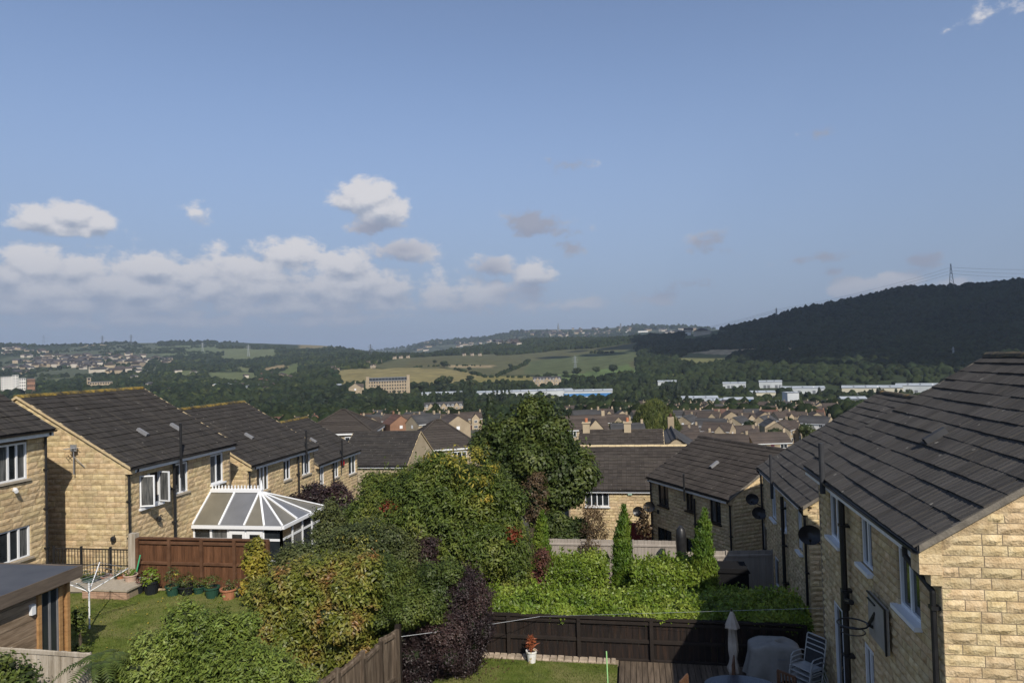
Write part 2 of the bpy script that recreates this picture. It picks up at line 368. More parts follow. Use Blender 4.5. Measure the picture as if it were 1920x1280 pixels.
def pieces(H, name, root, parent, places, units, mesher, mat, quota, minpx=9):
    """places: list of (4x4 in house space, unit index, size m). The largest in view become objects, the rest one part."""
    W = root.matrix_basis; cen = np.array([list((W @ Mx) @ Vector((.5, 0, .5)))for Mx, _, _ in places])
    x, y, d = proj(cen); size = np.array([p[2] for p in places])*FPX/d
    vis = (x > -20) & (x < 1940) & (y > 0) & (y < 1300) & (size > minpx)
    order = [i for i in np.argsort(-size) if vis[i]][:quota]; chosen = set(order)
    for i in order:
        Mx, u, _ = places[i]; o = bpy.data.objects.new(name, mesher(u)); C.objects.link(o); o.parent = parent; o.matrix_basis = Mx
    rest = [p for i, p in enumerate(places) if i not in chosen]
    if rest: merged(name+'s', [p[0] for p in rest], units, [p[1] for p in rest], mat, parent)
    return len(order)

def frame_of(face, h, L):
    T = Matrix.Translation
    if face == 'near': return T((-h, 0, 0)), 2*h
    if face == 'east': return T((h, 0, 0)) @ Matrix.Rotation(PI/2, 4, 'Z'), L
    if face == 'far': return T((h, L, 0)) @ Matrix.Rotation(PI, 4, 'Z'), 2*h
    return T((-h, L, 0)) @ Matrix.Rotation(-PI/2, 4, 'Z'), L

class House:
    """Local frame: ridge along y, near gable at y=0, x across, ground z=0. he = eave height, h = half width to eave tip."""
    def __init__(s, name, label, root, rz, h, L, he, rise, ov=.3, tile=None, group='stone houses stepping down the slope', base=-1.0, cat='house', course=.155):
        s.h, s.L, s.he, s.rise, s.ov, s.hw, s.base = h, L, he, rise, ov, h-ov, base
        s.root = thing(name, label, cat, root, rz, group); s.W = Matrix.Translation(root) @ Matrix.Rotation(rz, 4, 'Z'); s.Wi = s.W.inverted()
        s.root.matrix_basis = s.W
        s.tile = tile or m_tileL; s.ops = {'near': [], 'east': [], 'far': [], 'west': []}; s.pitch = math.atan2(rise, h); s.course = course
        s.wall = None; s.stones = []
    def loc(s, P): return s.Wi @ Vector(P)
    def on_wall(s, face, px, py):
        Fm, _ = frame_of(face, s.hw, s.L); A = s.W @ Fm; n = A.to_3x3() @ Vector((0, -1, 0)); p0 = A.translation
        d = Vector(RN @ np.array([(px-960)/FPX, -(py-640)/FPX, -1.0])); e = Vector(EYE)
        t = (p0-e).dot(n)/d.dot(n); q = A.inverted() @ (e+d*t); return q.x, q.z
    def px_win(s, face, xl, yl, xr, yr, yt, yb, **k):
        u0, _ = s.on_wall(face, xl, yl); u1, _ = s.on_wall(face, xr, yr); xm = (xl+xr)/2
        _, z1 = s.on_wall(face, xm, yt); _, z0 = s.on_wall(face, xm, yb)
        s.window(face, min(u0, u1), z0, abs(u1-u0), z1-z0, **k)
    def window(s, face, u, z, w, hgt, panes=2, mat=None, sill=None, kind='window', opened=(), lab=None, bars=0, curtain=()):
        s.ops[face].append((u, z, u+w, z+hgt)); mat = mat or m_white
        Fm, _ = frame_of(face, s.hw, s.L); b = MB(); f = .055; yf, yb = .045, .115
        b.box(0, w, yf, yb, hgt-f, hgt); b.box(0, w, yf, yb, 0, f); b.box(0, f, yf, yb, f, hgt-f); b.box(w-f, w, yf, yb, f, hgt-f)
        xs = [f+(w-2*f)*i/panes for i in range(panes+1)]
        for i in range(1, panes): b.box(xs[i]-f*.55, xs[i]+f*.55, yf+.003, yb, f, hgt-f)
        for q in range(bars): zz = hgt*(.68 if bars == 1 else (q+1)/(bars+1)); b.box(f, w-f, yf+.012, yb-.02, zz-.02, zz+.02)
        o = link(kind, b.mesh('window_frame', mat), s.root); o.matrix_basis = Fm @ Matrix.Translation((u, 0, z))
        if lab: o['label'] = lab
        for i in range(panes):
            g = MB(); g.box(xs[i]+.02, xs[i+1]-.02, .085, .10, f*.6, hgt-f*.6)
            if i in opened: continue
            link('pane', g.mesh('pane', m_glassd if i in curtain else m_glass), o)
        for i in opened:   # casement swung outward about its outer edge
            c = MB(); cw = xs[i+1]-xs[i]; t = .05
            c.box(0, cw, -.025, .025, 0, t); c.box(0, cw, -.025, .025, hgt-2*f-t, hgt-2*f); c.box(0, t, -.025, .025, t, hgt-2*f-t); c.box(cw-t, cw, -.025, .025, t, hgt-2*f-t)
            g = MB(); g.box(t-.01, cw-t+.01, -.008, .008, t-.01, hgt-2*f-t+.01)
            last = i == panes-1
            if last:
                R = Matrix.Translation((xs[i+1], .03, f)) @ Matrix.Rotation(math.radians(180+78), 4, 'Z')
            else: R = Matrix.Translation((xs[i], .03, f)) @ Matrix.Rotation(math.radians(-75), 4, 'Z')
            co = link('casement', c.mesh('casement', mat), o); co.matrix_basis = R
            gm = g.mesh('pane', m_glassd); gm.transform(R); link('pane', gm, o)
            d = MB(); d.box(xs[i]+.02, xs[i+1]-.02, .12, .13, f, hgt-f); link('room_shade_panel', d.mesh('room_shade_panel', m_dark), o)  # thin dark panel whose colour stands in for the unlit interior
        if sill is not None:
            k = MB(); k.box(-.06, w+.06, -.10 if sill is m_white or sill is m_whitep else -.07, .05, -.07, -.002); link('sill', k.mesh('sill', sill), o)
        return o
    def walls(s, faces, quota=300, flat=None):
        hw, L, he = s.hw, s.L, s.he; top = he-.02+0*s.rise; zr = he+s.rise-(s.rise/s.h)*0-.10
        k = s.rise/s.h; zw = he+k*s.ov-.09   # roof underside over the wall face
        ins = .14; b = MB()
        b.prism([(-hw+ins, s.base), (hw-ins, s.base), (hw-ins, zw+k*ins-.02), (0, zr-.05), (-hw+ins, zw+k*ins-.02)], ins, L-ins)
        pl = []; cs = s.course
        for fc in ('near', 'east', 'far', 'west'):
            Fm, U = frame_of(fc, hw, L); gab = fc in ('near', 'far')
            det = fc in faces
            z = 0.0 if det else s.base
            if not det:
                poly = [(0, s.base), (U, s.base), (U, zw), (U/2, zr), (0, zw)] if gab else [(0, s.base), (U, s.base), (U, zw-.01), (0, zw-.01)]
                n = len(b.v); b.prism(poly, .012, .145)
                for i in range(n, len(b.v)): b.v[i] = tuple(Fm @ Vector(b.v[i]))
                for (u0, z0, u1, z1) in s.ops[fc]: pass
                continue
            ztop = zr-.02 if gab else zw-.02
            n = len(b.v); b.box(.012, U-.012, .02, .145, s.base, 0.0)
            for i in range(n, len(b.v)): b.v[i] = tuple(Fm @ Vector(b.v[i]))
            ci = 0
            if gab:
                for sg in (0, 1):
                    n = len(b.v); bw = cs*1.25
                    P4 = [(0, zw-bw), (0, zw-.01), (U/2, zr-.01), (U/2, zr-bw)]
                    if sg: P4 = [(U-x_, z_) for x_, z_ in P4][::-1]
                    b.mi = 1; b.prism(P4, .006, .14); b.mi = 0
                    for i in range(n, len(b.v)): b.v[i] = tuple(Fm @ Vector(b.v[i]))
            while z < ztop-.03:
                hgt = cs*(1+.04*math.sin(ci*2.7)); hgt = min(hgt, ztop-z)
                lo, hi = 0.0, U
                if gab:
                    zt = z+hgt
                    if zt > zw: e = (zt-zw)/k*0.985; lo, hi = e, U-e
                if hi-lo < .12: break
                iv = [(lo, hi)]
                for (a, c, d, f) in s.ops[fc]:
                    if z+hgt*.55 > c and z+hgt*.45 < f:
                        nv = []
                        for (p, q) in iv:
                            if d <= p or a >= q: nv.append((p, q)); continue
                            if a-p > .03: nv.append((p, a))
                            if q-d > .03: nv.append((d, q))
                        iv = nv
                for (p, q) in iv:
                    n = len(b.v); b.box(p+.012, q-.012, .016, .145, z-.001, z+hgt-.0005)
                    for i in range(n, len(b.v)): b.v[i] = tuple(Fm @ Vector(b.v[i]))
                    x = p
                    while x < q-1e-4:
                        ln = random.choice((.26, .34, .42, .48, .52))*(cs/.155)*(1+.15*random.uniform(-1, 1))
                        if q-x-ln < .14: ln = q-x
                        if ln > .75: ln /= 2
                        g = .006 if cs < .17 else .008
                        Mx = Fm @ Matrix.Translation((x+g, 0, z+g)) @ Matrix.Diagonal((ln-2*g, 1 if cs < .17 else .62, hgt-2*g, 1))
                        pl.append((Mx, random.randrange(8), max(ln*.5, hgt))); x += ln
                z += hgt; ci += 1
        s.wall = link('wall', b.mesh('wall', [flat or m_mortar, m_stone]), s.root)
        if pl: pieces(s, 'stone', s.root, s.wall, pl, STONE_T, stone_mesh, m_stone, quota)
    def roof(s, sides=('east',), quota=300, tw=.30, gauge=.335, verge=.06, ridge=None, ridge_parts=True, vergem=None, far_verge=True):
        h, L, he, rise = s.h, s.L, s.he, s.rise; c, sn = math.cos(s.pitch), math.sin(s.pitch); SL = math.hypot(h, rise)
        b = MB(); t = .07
        for sg in (-1, 1):
            b.prism([(sg*h, he-t), (0, he+rise-t), (0, he+rise-.012), (sg*h, he-.012)] if sg > 0 else [(-h, he-t), (-h, he-.012), (0, he+rise-.012), (0, he+rise-t)], -verge+.01, L+verge-.01)
        rf = link('roof', b.mesh('roof', [s.tile if len(sides) < 2 else m_roofdeck]), s.root); s.rf = rf
        nC = max(1, round(SL/gauge)); gy = SL/nC; nT = round((L+2*verge)/tw); gx = (L+2*verge)/nT; pl = []
        for sd in sides:
            if sd == 'east': xa, ya, za, org = Vector((0,1,0)), Vector((-c,0,sn)), Vector((sn,0,c)), Vector((h, -verge, he))
            else: xa, ya, za, org = Vector((0,-1,0)), Vector((c,0,sn)), Vector((-sn,0,c)), Vector((-h, L+verge, he))
            B = Matrix((xa, ya, za)).transposed().to_4x4()
            for j in range(nC):
                for i in range(nT):
                    hh = .006*math.sin(i*.37+j*1.9)+.005*random.uniform(-1, 1)
                    ln = gy if j < nC-1 else gy*.93
                    p = org+xa*(i*gx)+ya*(j*gy-.03+.014*math.sin(i*.21+j)+.006*random.uniform(-1, 1))+za*(hh-.006)
                    Mx = Matrix.Translation(p) @ B @ Matrix.Rotation(random.uniform(-.006, .006), 4, 'Y') @ Matrix.Diagonal((gx*.985, ln, 1, 1))
                    pl.append((Mx, random.randrange(4), .30))
        if pl: pieces(s, 'roof_tile', s.root, rf, pl, TILE_T, lambda u: tile_mesh(u, s.tile), s.tile, quota, 11)
        rm = ridge or s.tile
        n = max(1, round((L+2*verge)/.46)); me = None
        prof = [(-.15, -.075), (-.11, -.005), (-.05, .035), (.05, .035), (.11, -.005), (.15, -.075)]
        q = MB(); q.prism(prof, 0, (L+2*verge)/n-.012); me = q.mesh('ridge_tile', rm)
        for i in range(n):
            o = bpy.data.objects.new('ridge_tile', me); C.objects.link(o); o.parent = rf
            o.location = (0, -verge+i*(L+2*verge)/n, he+rise+.018+.004*math.sin(i*1.7)); o.rotation_euler = (random.uniform(-.01, .01), random.uniform(-.03, .03), 0)
        vm = vergem or m_vergeR
        for yy in ([-verge] if not far_verge else [-verge, L+verge]):
            for sg in (-1, 1):
                v = MB(); y0, y1 = (yy-.012, yy+.05) if yy < 0 else (yy-.05, yy+.012)
                v.prism([(sg*(h-.02), he-.085), (0, he+rise-.085), (0, he+rise+.012), (sg*(h-.02), he+.012)][::sg], y0, y1); link('verge', v.mesh('verge', vm), rf)
    def eaves(s, side, fascia=None, gut=None, y0=None):
        sg = 1 if side == 'east' else -1; h, L, he, hw = s.h, s.L, s.he, s.hw
        if y0 is None:
            y0 = .2; q = MB(); k = s.rise/s.h; xa, xb = sg*(hw-.01), sg*(h-.035); za, zb = he-.10+k*(h-hw), he-.09
            q.prism([(xa, he-.26), (xb, he-.26), (xb, zb), (xa, za)][::sg], -.008, .2); link('corbel', q.mesh('corbel', m_stone), s.root)
        f = MB(); x0, x1 = sorted((sg*(h-.05), sg*(h-.03))); f.box(x0, x1, y0, L+.02, he-.24, he-.05)
        x0, x1 = sorted((sg*(hw-.05), sg*(h-.05))); f.box(x0, x1, y0, L+.02, he-.235, he-.215)
        link('fascia', f.mesh('fascia', fascia or m_whitep), s.root)
        g = MB(); pts = []; n = 7; r = .065; cx, cz = sg*(h+.02), he-.055
        for rr in (r, r-.012):
            for i in range(n+1): a = PI+PI*i/n; pts.append((cx+rr*math.cos(a), cz+rr*math.sin(a)))
        poly = pts[:n+1]+pts[n+1:][::-1]; g.prism(poly, -.06, L+.06); link('gutter', g.mesh('gutter', gut or m_black), s.root)
    def pipe(s, face, u, z0, z1, r=.035, y=-.07, name='downpipe', swan=None, mat=None, clips=True):
        Fm, _ = frame_of(face, s.hw, s.L); b = MB(); pts = [(u, y, z0), (u, y, z1)]
        if swan: pts += [(u, y, z1+.02), (u+swan[0], swan[1], z1+swan[2]), (u+swan[0], swan[1], z1+swan[2]+.12)]
        b.tube(pts, r, 10)
        if clips:
            z = z0+.4
            while z < z1: b.box(u-r*1.5, u+r*1.5, y-r*1.1, .02, z-.025, z+.025); z += 1.3
        me = b.mesh(name, mat or m_black, smooth=False); me.transform(Fm); return link(name, me, s.root)
    def vent(s, side, y, f, mat=None, w=.17, l=.5):
        sg = 1 if side == 'east' else -1; c, sn = math.cos(s.pitch), math.sin(s.pitch); h = s.h
        p = Vector((sg*h*(1-f), y, s.he+s.rise*f)); za = Vector((sg*sn, 0, c)); ya = Vector((-sg*c, 0, sn)); xa = ya.cross(za)
        B = Matrix.Translation(p) @ Matrix((xa, ya, za)).transposed().to_4x4(); b = MB()
        b.prism([(-w/2, .02), (w/2, .02), (w/2*.8, .13), (-w/2*.8, .13)], 0, l); me = b.mesh('roof_vent', mat or m_grey); me.transform(B); return link('roof_vent', me, s.root)
    def wall_point(s, face, u, z, out=0): Fm, _ = frame_of(face, s.hw, s.L); return s.W @ Fm @ Vector((u, -out, z))

# ------------------------------------------------------------------ terrain
KX = [-400,0,150,300,450,560,620,680,740,800,900,1000,1100,1190,1300,1350,1400,1500,1600,1700,1800,1920,2400]
L7 = [(2200,722),(2200,716),(2200,714),(2000,712),(1900,712),(1700,707),(1600,703),(1500,702),(1450,702),(1450,702),(1450,703),(1450,703),(1450,700),(1400,695),(1350,692),(1350,690),(1300,688),(1300,684),(1300,680),(1300,676),(1300,673),(1300,671),(1300,668)]
L8 = [(3400,685),(3400,680),(3400,678),(3200,676),(2800,683),(2400,684),(2200,684),(2100,681),(2100,674),(2100,673),(2200,670),(2200,668),(2100,660),(2000,653),(1900,652),(1850,650),(1800,648),(1800,640),(1800,632),(1800,623),(1800,618),(1800,612),(1800,600)]
L9 = [(5200,648),(5200,645),(5200,645),(5200,642),(4800,642),(4600,646),(4300,649),(3600,660),(2700,669),(2700,667),(3300,650),(3300,639),(3300,635),(2800,634),(2500,627),(2450,618),(2400,608),(2300,580),(2300,563),(2300,540),(2300,537),(2300,525),(2300,505)]
L11 = [(9500,662),(9500,662),(9500,662),(9500,661),(9500,661),(9500,660),(9500,659),(9500,657),(8500,655),(7500,641),(6800,635),(6500,618),(6500,616),(6500,613),(6500,614),(6500,617),(6500,619),(6500,619),(6500,619),(6500,619),(6500,619),(6500,619),(6500,619)]
ZN = [(60,-6.6,-6.6),(110,-10.5,-12.8),(200,-16,-20.5),(330,-25.5,-28.5),(520,-38,-40),(760,-49,-50),(1000,-52,-52)]   # r, z to the left, z to the right
KAZ = np.array([azel(x, 668-.033*(x-1000))[0] for x in KX])
def _lay(Lr):
    rr = np.array([p[0] for p in Lr], float); zz = []
    for x, (r, y) in zip(KX, Lr): zz.append(atR(x, y, r)[2])
    return rr, np.array(zz)
LAY = {k: _lay(v) for k, v in (('7', L7), ('8', L8), ('9', L9), ('11', L11))}
XR = [-60, 0, 18.3, 19.5, 27.4, 29, 40, 45, 60]; ZR = [.6, 0, 0, -1.3, -1.4, -3.4, -4.2, -5.7, -7]
XL = [-60, 8, 19.7, 20.6, 28.5, 29.5, 37, 39.5, 47, 60]; ZL = [1.4, 1, 1, -.7, -.8, -1.8, -2, -3.4, -3.8, -6.4]
def terr(x, y):
    x = np.asarray(x, float); y = np.asarray(y, float); r = np.hypot(x, y); az = np.arctan2(x, y)
    fx = np.clip((x+8.6)/2.4, 0, 1); fx = fx*fx*(3-2*fx)
    zl = np.interp(y, XL, ZL)*(1-fx)+np.interp(y, XR, ZR)*fx
    azc = np.clip(az, KAZ[0], KAZ[-1]); g = lambda k: (np.interp(azc, KAZ, LAY[k][0]), np.interp(azc, KAZ, LAY[k][1]))
    r7, z7 = g('7'); r8, z8 = g('8'); r9, z9 = g('9'); r11, z11 = g('11')
    fr = np.clip((az+.10)/.16, 0, 1); fr = fr*fr*(3-2*fr)
    rs = [np.full_like(r, q[0]) for q in ZN]+[r7, r8, r9, r9*1.3, r11, np.full_like(r, 15000)]
    zs = [q[1]*(1-fr)+q[2]*fr for q in ZN]+[z7, z8, z9, np.minimum(z9, z11)-70, z11, z11-250]
    z = np.full_like(r, -6.6)
    for i in range(len(rs)-1):
        t = np.clip((r-rs[i])/(rs[i+1]-rs[i]), 0, 1)
        if 6 <= i <= 8: tt = t
        else: tt = t*t*(3-2*t)*.5+t*.5
        z = np.where(r >= rs[i], zs[i]+(zs[i+1]-zs[i])*tt, z)
    z = np.where(r > 1100, z+np.sin(x*.006+1.3)*np.cos(y*.005)*np.minimum((r-1100)*.004, 5), z)
    w = np.clip((r-45)/25, 0, 1)
    w = np.where(y < 0, 0, w)
    return zl*(1-w)+z*w
def tz(x, y): return float(terr(np.array([x]), np.array([y]))[0])
_RS = np.exp(np.linspace(math.log(50), math.log(12000), 1400))
def hit(px, py):
    """first terrain point seen through the given photo position, beyond 50 m"""
    d = ray(px, py); hd = math.hypot(d[0], d[1]); X = d[0]/hd*_RS; Y = d[1]/hd*_RS
    Z = 8+d[2]/hd*_RS; T = terr(X, Y); k = np.argmax(T >= Z) if (T >= Z).any() else len(_RS)-1
    return np.array([X[k], Y[k], T[k]])
# land cover, in photo coordinates of where it is seen
COVER = [
 ([(640,722),(622,704),(640,694),(770,688),(830,692),(905,703),(880,716),(850,722)], (.19,.16,.07)),
 ([(690,690),(742,672),(800,668),(960,664),(1100,654),(1195,640),(1195,700),(960,702),(905,703),(830,692),(770,688)], (.085,.085,.042)),
 ([(985,700),(985,678),(1060,668),(1195,655),(1180,690),(1080,700)], (.078,.092,.042)),
 ([(1010,702),(1090,700),(1180,684),(1200,700),(1120,714),(1060,714)], (.09,.125,.045)),
 ([(840,690),(845,682),(930,684),(925,690)], (.24,.19,.11)),
 ([(870,716),(905,703),(985,704),(1030,712),(960,716)], (.17,.15,.055)),
 ([(760,686),(770,674),(830,672),(830,690)], (.085,.080,.038)),
 ([(384,668),(384,656),(512,653),(516,667),(470,676),(410,672)], (.11,.125,.06)),
 ([(388,713),(388,699),(478,698),(492,712),(440,716)], (.105,.12,.052)),
 ([(492,700),(500,690),(535,682),(536,690),(515,696)], (.22,.17,.09)),
 ([(150,652),(160,645),(275,646),(270,652)], (.24,.19,.11)),
 ([(195,668),(190,655),(270,652),(405,645),(405,664),(330,672)], (.10,.12,.06)),
 ([(560,655),(565,645),(640,646),(640,652)], (.17,.14,.07)),
 ([(1280,640),(1285,628),(1340,618),(1370,618),(1340,634)], (.085,.100,.045)),
 ([(1285,664),(1350,655),(1420,652),(1495,653),(1490,659),(1430,660),(1370,666)], (.40,.30,.18)),  # bare sand, colour brightened to stand in for missing sunlight
 ([(1205,712),(1215,703),(1280,700),(1290,710)], (.15,.16,.045)),
 ([(1265,675),(1290,662),(1370,664),(1360,680),(1320,690)], (.13,.13,.055)),
 ([(1370,690),(1380,680),(1400,682),(1395,692)], (.16,.16,.05)),
 ([(1185,662),(1190,640),(1195,640)], (.08,.1,.04)),
 ([(425,694),(452,687),(484,690),(470,697)], (.12,.13,.055)),
 ([(320,700),(350,693),(384,697),(350,706)], (.10,.115,.05)),
 ([(60,716),(110,710),(150,712),(110,720)], (.10,.11,.05)),
 ([(560,676),(558,700),(530,716),(520,700)], (.09,.11,.04)),
 ([(0,672),(150,650),(300,640),(300,700),(0,715)], (.075,.085,.050)),
]
def inpoly(x, y, poly):
    ins = np.zeros(x.shape, bool); n = len(poly)
    for i in range(n):
        x1, y1 = poly[i]; x2, y2 = poly[(i+1) % n]
        c = ((y1 > y) != (y2 > y)) & (x < (x2-x1)*(y-y1)/((y2-y1) if y2 != y1 else 1e-9)+x1); ins ^= c
    return ins
def cover_of(X, Y, Z):
    """0 = wood, k = field k"""
    px, py, _ = proj(np.stack([X, Y, Z], -1)); r = np.hypot(X, Y); k = np.zeros(X.shape, int)
    wob = 3*np.sin(X*.021+Y*.013); wy = 1.2*np.sin(X*.017-Y*.011)
    for i, (p, _) in enumerate(COVER): k = np.where(inpoly(px+wob, py+wy, p) & (r > 950) & (Y > 0), i+1, k)
    return k
def build_terrain():
    a = np.unique(np.concatenate([np.radians(np.arange(-180, -52, 6)), np.radians(np.arange(-52, 48, .3)), np.radians(np.arange(48, 180.1, 6))]))
    a[-1] = PI; a[0] = -PI
    rr = np.concatenate([np.exp(np.arange(math.log(2.5), math.log(120), .035)), np.exp(np.arange(math.log(120), math.log(15000), .018))])
    A, R_ = np.meshgrid(a, rr); X = np.sin(A)*R_; Y = np.cos(A)*R_; Z = terr(X, Y)
    na, nr = len(a), len(rr); i = np.arange(nr-1)[:, None]*na+np.arange(na-1)[None]
    F = np.stack([i, i+1, i+1+na, i+na], -1).reshape(-1, 4)[:, ::-1]
    V = np.stack([X, Y, Z], -1).reshape(-1, 3); V = np.concatenate([V, [[0, 0, 0.3]]]); c = len(V)-1
    k = np.arange(na-1); F3 = np.stack([np.full(na-1, c), k+1, k], -1)
    col = np.zeros((len(V), 4), np.float32); col[:] = (.030, .040, .018, 1)
    kk = cover_of(X, Y, Z).reshape(-1)
    for q, (_, cc) in enumerate(COVER): col[:-1][kk == q+1, :3] = cc
    rf = R_.reshape(-1); near = rf < 900
    nz = np.sin(X*.05)*np.sin(Y*.043+X*.02); nz = nz.reshape(-1)
    col[:-1][near, :3] = np.where((nz[near] > .1)[:, None], (.055, .075, .028), (.075, .072, .055))
    far = rf > 5500; col[:-1][far & (nz > -.2), :3] = (.07, .08, .05); col[:-1][far & (nz <= -.2), :3] = (.035, .045, .028)
    m = M('ground_cover', [(.5,.5,.5)], .95, spec=.05); nt = m.node_tree; N = nt.nodes; K = nt.links; b = N['Principled BSDF']
    at = N.new('ShaderNodeAttribute'); at.attribute_name = 'cover'
    g = N.new('ShaderNodeNewGeometry'); n1 = N.new('ShaderNodeTexNoise'); n1.inputs['Scale'].default_value = .03; n1.inputs['Detail'].default_value = 9; n1.inputs['Roughness'].default_value = .7; K.new(g.outputs['Position'], n1.inputs['Vector'])
    mr = N.new('ShaderNodeMapRange'); K.new(n1.outputs['Fac'], mr.inputs[0]); mr.inputs[1].default_value = .3; mr.inputs[2].default_value = .7; mr.inputs[3].default_value = .62; mr.inputs[4].default_value = 1.35
    h = N.new('ShaderNodeHueSaturation'); K.new(at.outputs['Color'], h.inputs['Color']); K.new(mr.outputs[0], h.inputs['Value']); K.new(h.outputs[0], b.inputs['Base Color'])
    me = mesh_np('ground', V, [F, F3], m, smooth=True)
    ca = me.color_attributes.new('cover', 'FLOAT_COLOR', 'POINT'); ca.data.foreach_set('color', col.ravel())
    o = link('ground', me); o['kind'] = 'structure'; return o
build_terrain()
# ------------------------------------------------------------------ foliage
def leafmat(name, cols, var=.35, hue=.012, tr=.22, rough=.5, spec=.3, scale=.9, noise2=None):
    return M(name, cols, rough, scale, 4, var=var, hue=hue, spec=spec, transl=tr, noise2=noise2)
m_leaf_dark = leafmat('leaf_deep_green', [(.028,.044,.011),(.060,.082,.018),(.105,.125,.028)])
m_leaf_mid = leafmat('leaf_green', [(.038,.058,.013),(.078,.104,.020),(.135,.155,.032)])
m_leaf_privet = leafmat('leaf_fresh_green', [(.080,.115,.018),(.150,.195,.034),(.23,.265,.07)], .35)
m_leaf_laurel = leafmat('leaf_laurel', [(.070,.115,.012),(.135,.195,.020),(.23,.28,.045)], .4, rough=.46, spec=.35)
m_leaf_photinia = leafmat('leaf_photinia', [(.070,.090,.014),(.135,.150,.022),(.19,.175,.034),(.22,.11,.035)], .4, .014, rough=.45, spec=.4, scale=1.6)
m_leaf_sumac = leafmat('leaf_dome_tree', [(.042,.066,.012),(.084,.114,.019),(.145,.158,.028)], .4)
m_leaf_yellow = leafmat('leaf_yellow', [(.13,.14,.02),(.26,.22,.03),(.36,.25,.04)], .3)
m_leaf_red = leafmat('leaf_red', [(.12,.028,.014),(.20,.05,.02)], .3)
m_leaf_purple = leafmat('leaf_purple', [(.015,.010,.011),(.033,.020,.020),(.062,.036,.031)], .35, .02, tr=.12)
m_leaf_pink = leafmat('leaf_dusty_red', [(.05,.035,.022),(.12,.05,.035),(.17,.075,.055)], .35)
m_leaf_brown = leafmat('leaf_brown', [(.05,.035,.02),(.09,.06,.03),(.14,.09,.045)], .35)
m_leaf_cypress = leafmat('leaf_cypress', [(.040,.085,.010),(.085,.145,.014),(.15,.20,.022)], .35)
m_leaf_rose = leafmat('leaf_grey_green', [(.040,.054,.018),(.075,.090,.028),(.125,.130,.045)], .4)
m_bark = M('bark', [(.05,.038,.026),(.10,.078,.055)], .95, 6, stretch=(1,1,.25), bump=.6)
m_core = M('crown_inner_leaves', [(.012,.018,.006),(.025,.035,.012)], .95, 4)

def leaf_np(P, N_, L, W, r, fold=.25, dirbias=None):
    n = len(P); rv = r.standard_normal((n, 3)); t = rv-N_*np.sum(rv*N_, 1, keepdims=True)
    if dirbias is not None: t = t/np.linalg.norm(t, axis=1, keepdims=True)+dirbias; 
    t /= np.linalg.norm(t, axis=1, keepdims=True)+1e-9
    s = np.cross(N_, t); s /= np.linalg.norm(s, axis=1, keepdims=True)+1e-9
    L = L*r.uniform(.5, 1.4, (n, 1)); W = W*r.uniform(.7, 1.2, (n, 1))
    b = P; tip = P+t*L-N_*L*.15; m = P+t*L*.48+N_*W*fold*.5
    V = np.stack([b, m+s*W*.5-N_*W*fold, tip, m-s*W*.5-N_*W*fold], 1).reshape(-1, 3)
    k = np.arange(n)*4
    F = np.stack([np.stack([k, k+1, k+2], 1), np.stack([k, k+2, k+3], 1)], 1).reshape(-1, 3)
    return V, F
def blob_pts(blobs, n, r, per=26, clump=.16, depth=.3, inner=1.0, face=True):
    """clumped points on the shell of a union of ellipsoids; returns points, outward normals"""
    B = np.array(blobs, float); c = B[:, :3]; rad = B[:, 3:6]
    wgt = (rad[:, 0]*rad[:, 1]+rad[:, 0]*rad[:, 2]+rad[:, 1]*rad[:, 2]); wgt /= wgt.sum()
    nc = max(8, n//per); Pc = []; Nc = []; got = 0
    while got < nc:
        bi = r.choice(len(B), nc*2, p=wgt); d = r.standard_normal((nc*2, 3)); d /= np.linalg.norm(d, axis=1, keepdims=True)
        p = c[bi]+d*rad[bi]*(inner-depth*r.random((nc*2, 1))**2)
        # drop those deep inside another blob
        ok = np.ones(len(p), bool)
        for q in range(len(B)):
            e = np.linalg.norm((p-c[q])/rad[q], axis=1); ok &= ~((e < .72) & (bi != q))
        nn = d/rad[bi]; nn /= np.linalg.norm(nn, axis=1, keepdims=True)
        if face: ok &= (nn[:, 1]*.8-nn[:, 2]*.45-nn[:, 0]*np.sign(-c[bi, 0])*.4 < .30) | (r.random(len(p)) < .22)   # the far side is leafed more thinly
        Pc.append(p[ok]); Nc.append(nn[ok]); got += ok.sum()
    Pc = np.concatenate(Pc)[:nc]; Nc = np.concatenate(Nc)[:nc]
    idx = np.repeat(np.arange(nc), per); size = clump*r.uniform(.6, 1.5, nc)[idx][:, None]
    off = r.standard_normal((len(idx), 3)); off /= np.linalg.norm(off, axis=1, keepdims=True); off *= r.random((len(idx), 1))**.45
    P = Pc[idx]+off*size*np.array([1, 1, .8]); N_ = Nc[idx]*.5+off*.7+np.array([0, 0, .45])+r.standard_normal((len(idx), 3))*.25
    N_ /= np.linalg.norm(N_, axis=1, keepdims=True); return P, N_
ICO = None
def ico(sub=2):
    import bmesh
    bm = bmesh.new(); bmesh.ops.create_icosphere(bm, subdivisions=sub, radius=1); V = np.array([v.co[:] for v in bm.verts]); F = np.array([[v.index for v in f.verts] for f in bm.faces]); bm.free(); return V, F
ICO2 = ico(2); ICO1 = ico(1)
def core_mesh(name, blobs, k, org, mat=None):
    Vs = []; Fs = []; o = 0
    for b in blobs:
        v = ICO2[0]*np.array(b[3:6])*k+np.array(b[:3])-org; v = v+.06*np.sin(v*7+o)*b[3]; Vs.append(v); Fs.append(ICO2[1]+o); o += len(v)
    return mesh_np(name, np.concatenate(Vs), np.concatenate(Fs), mat or m_core, smooth=True)
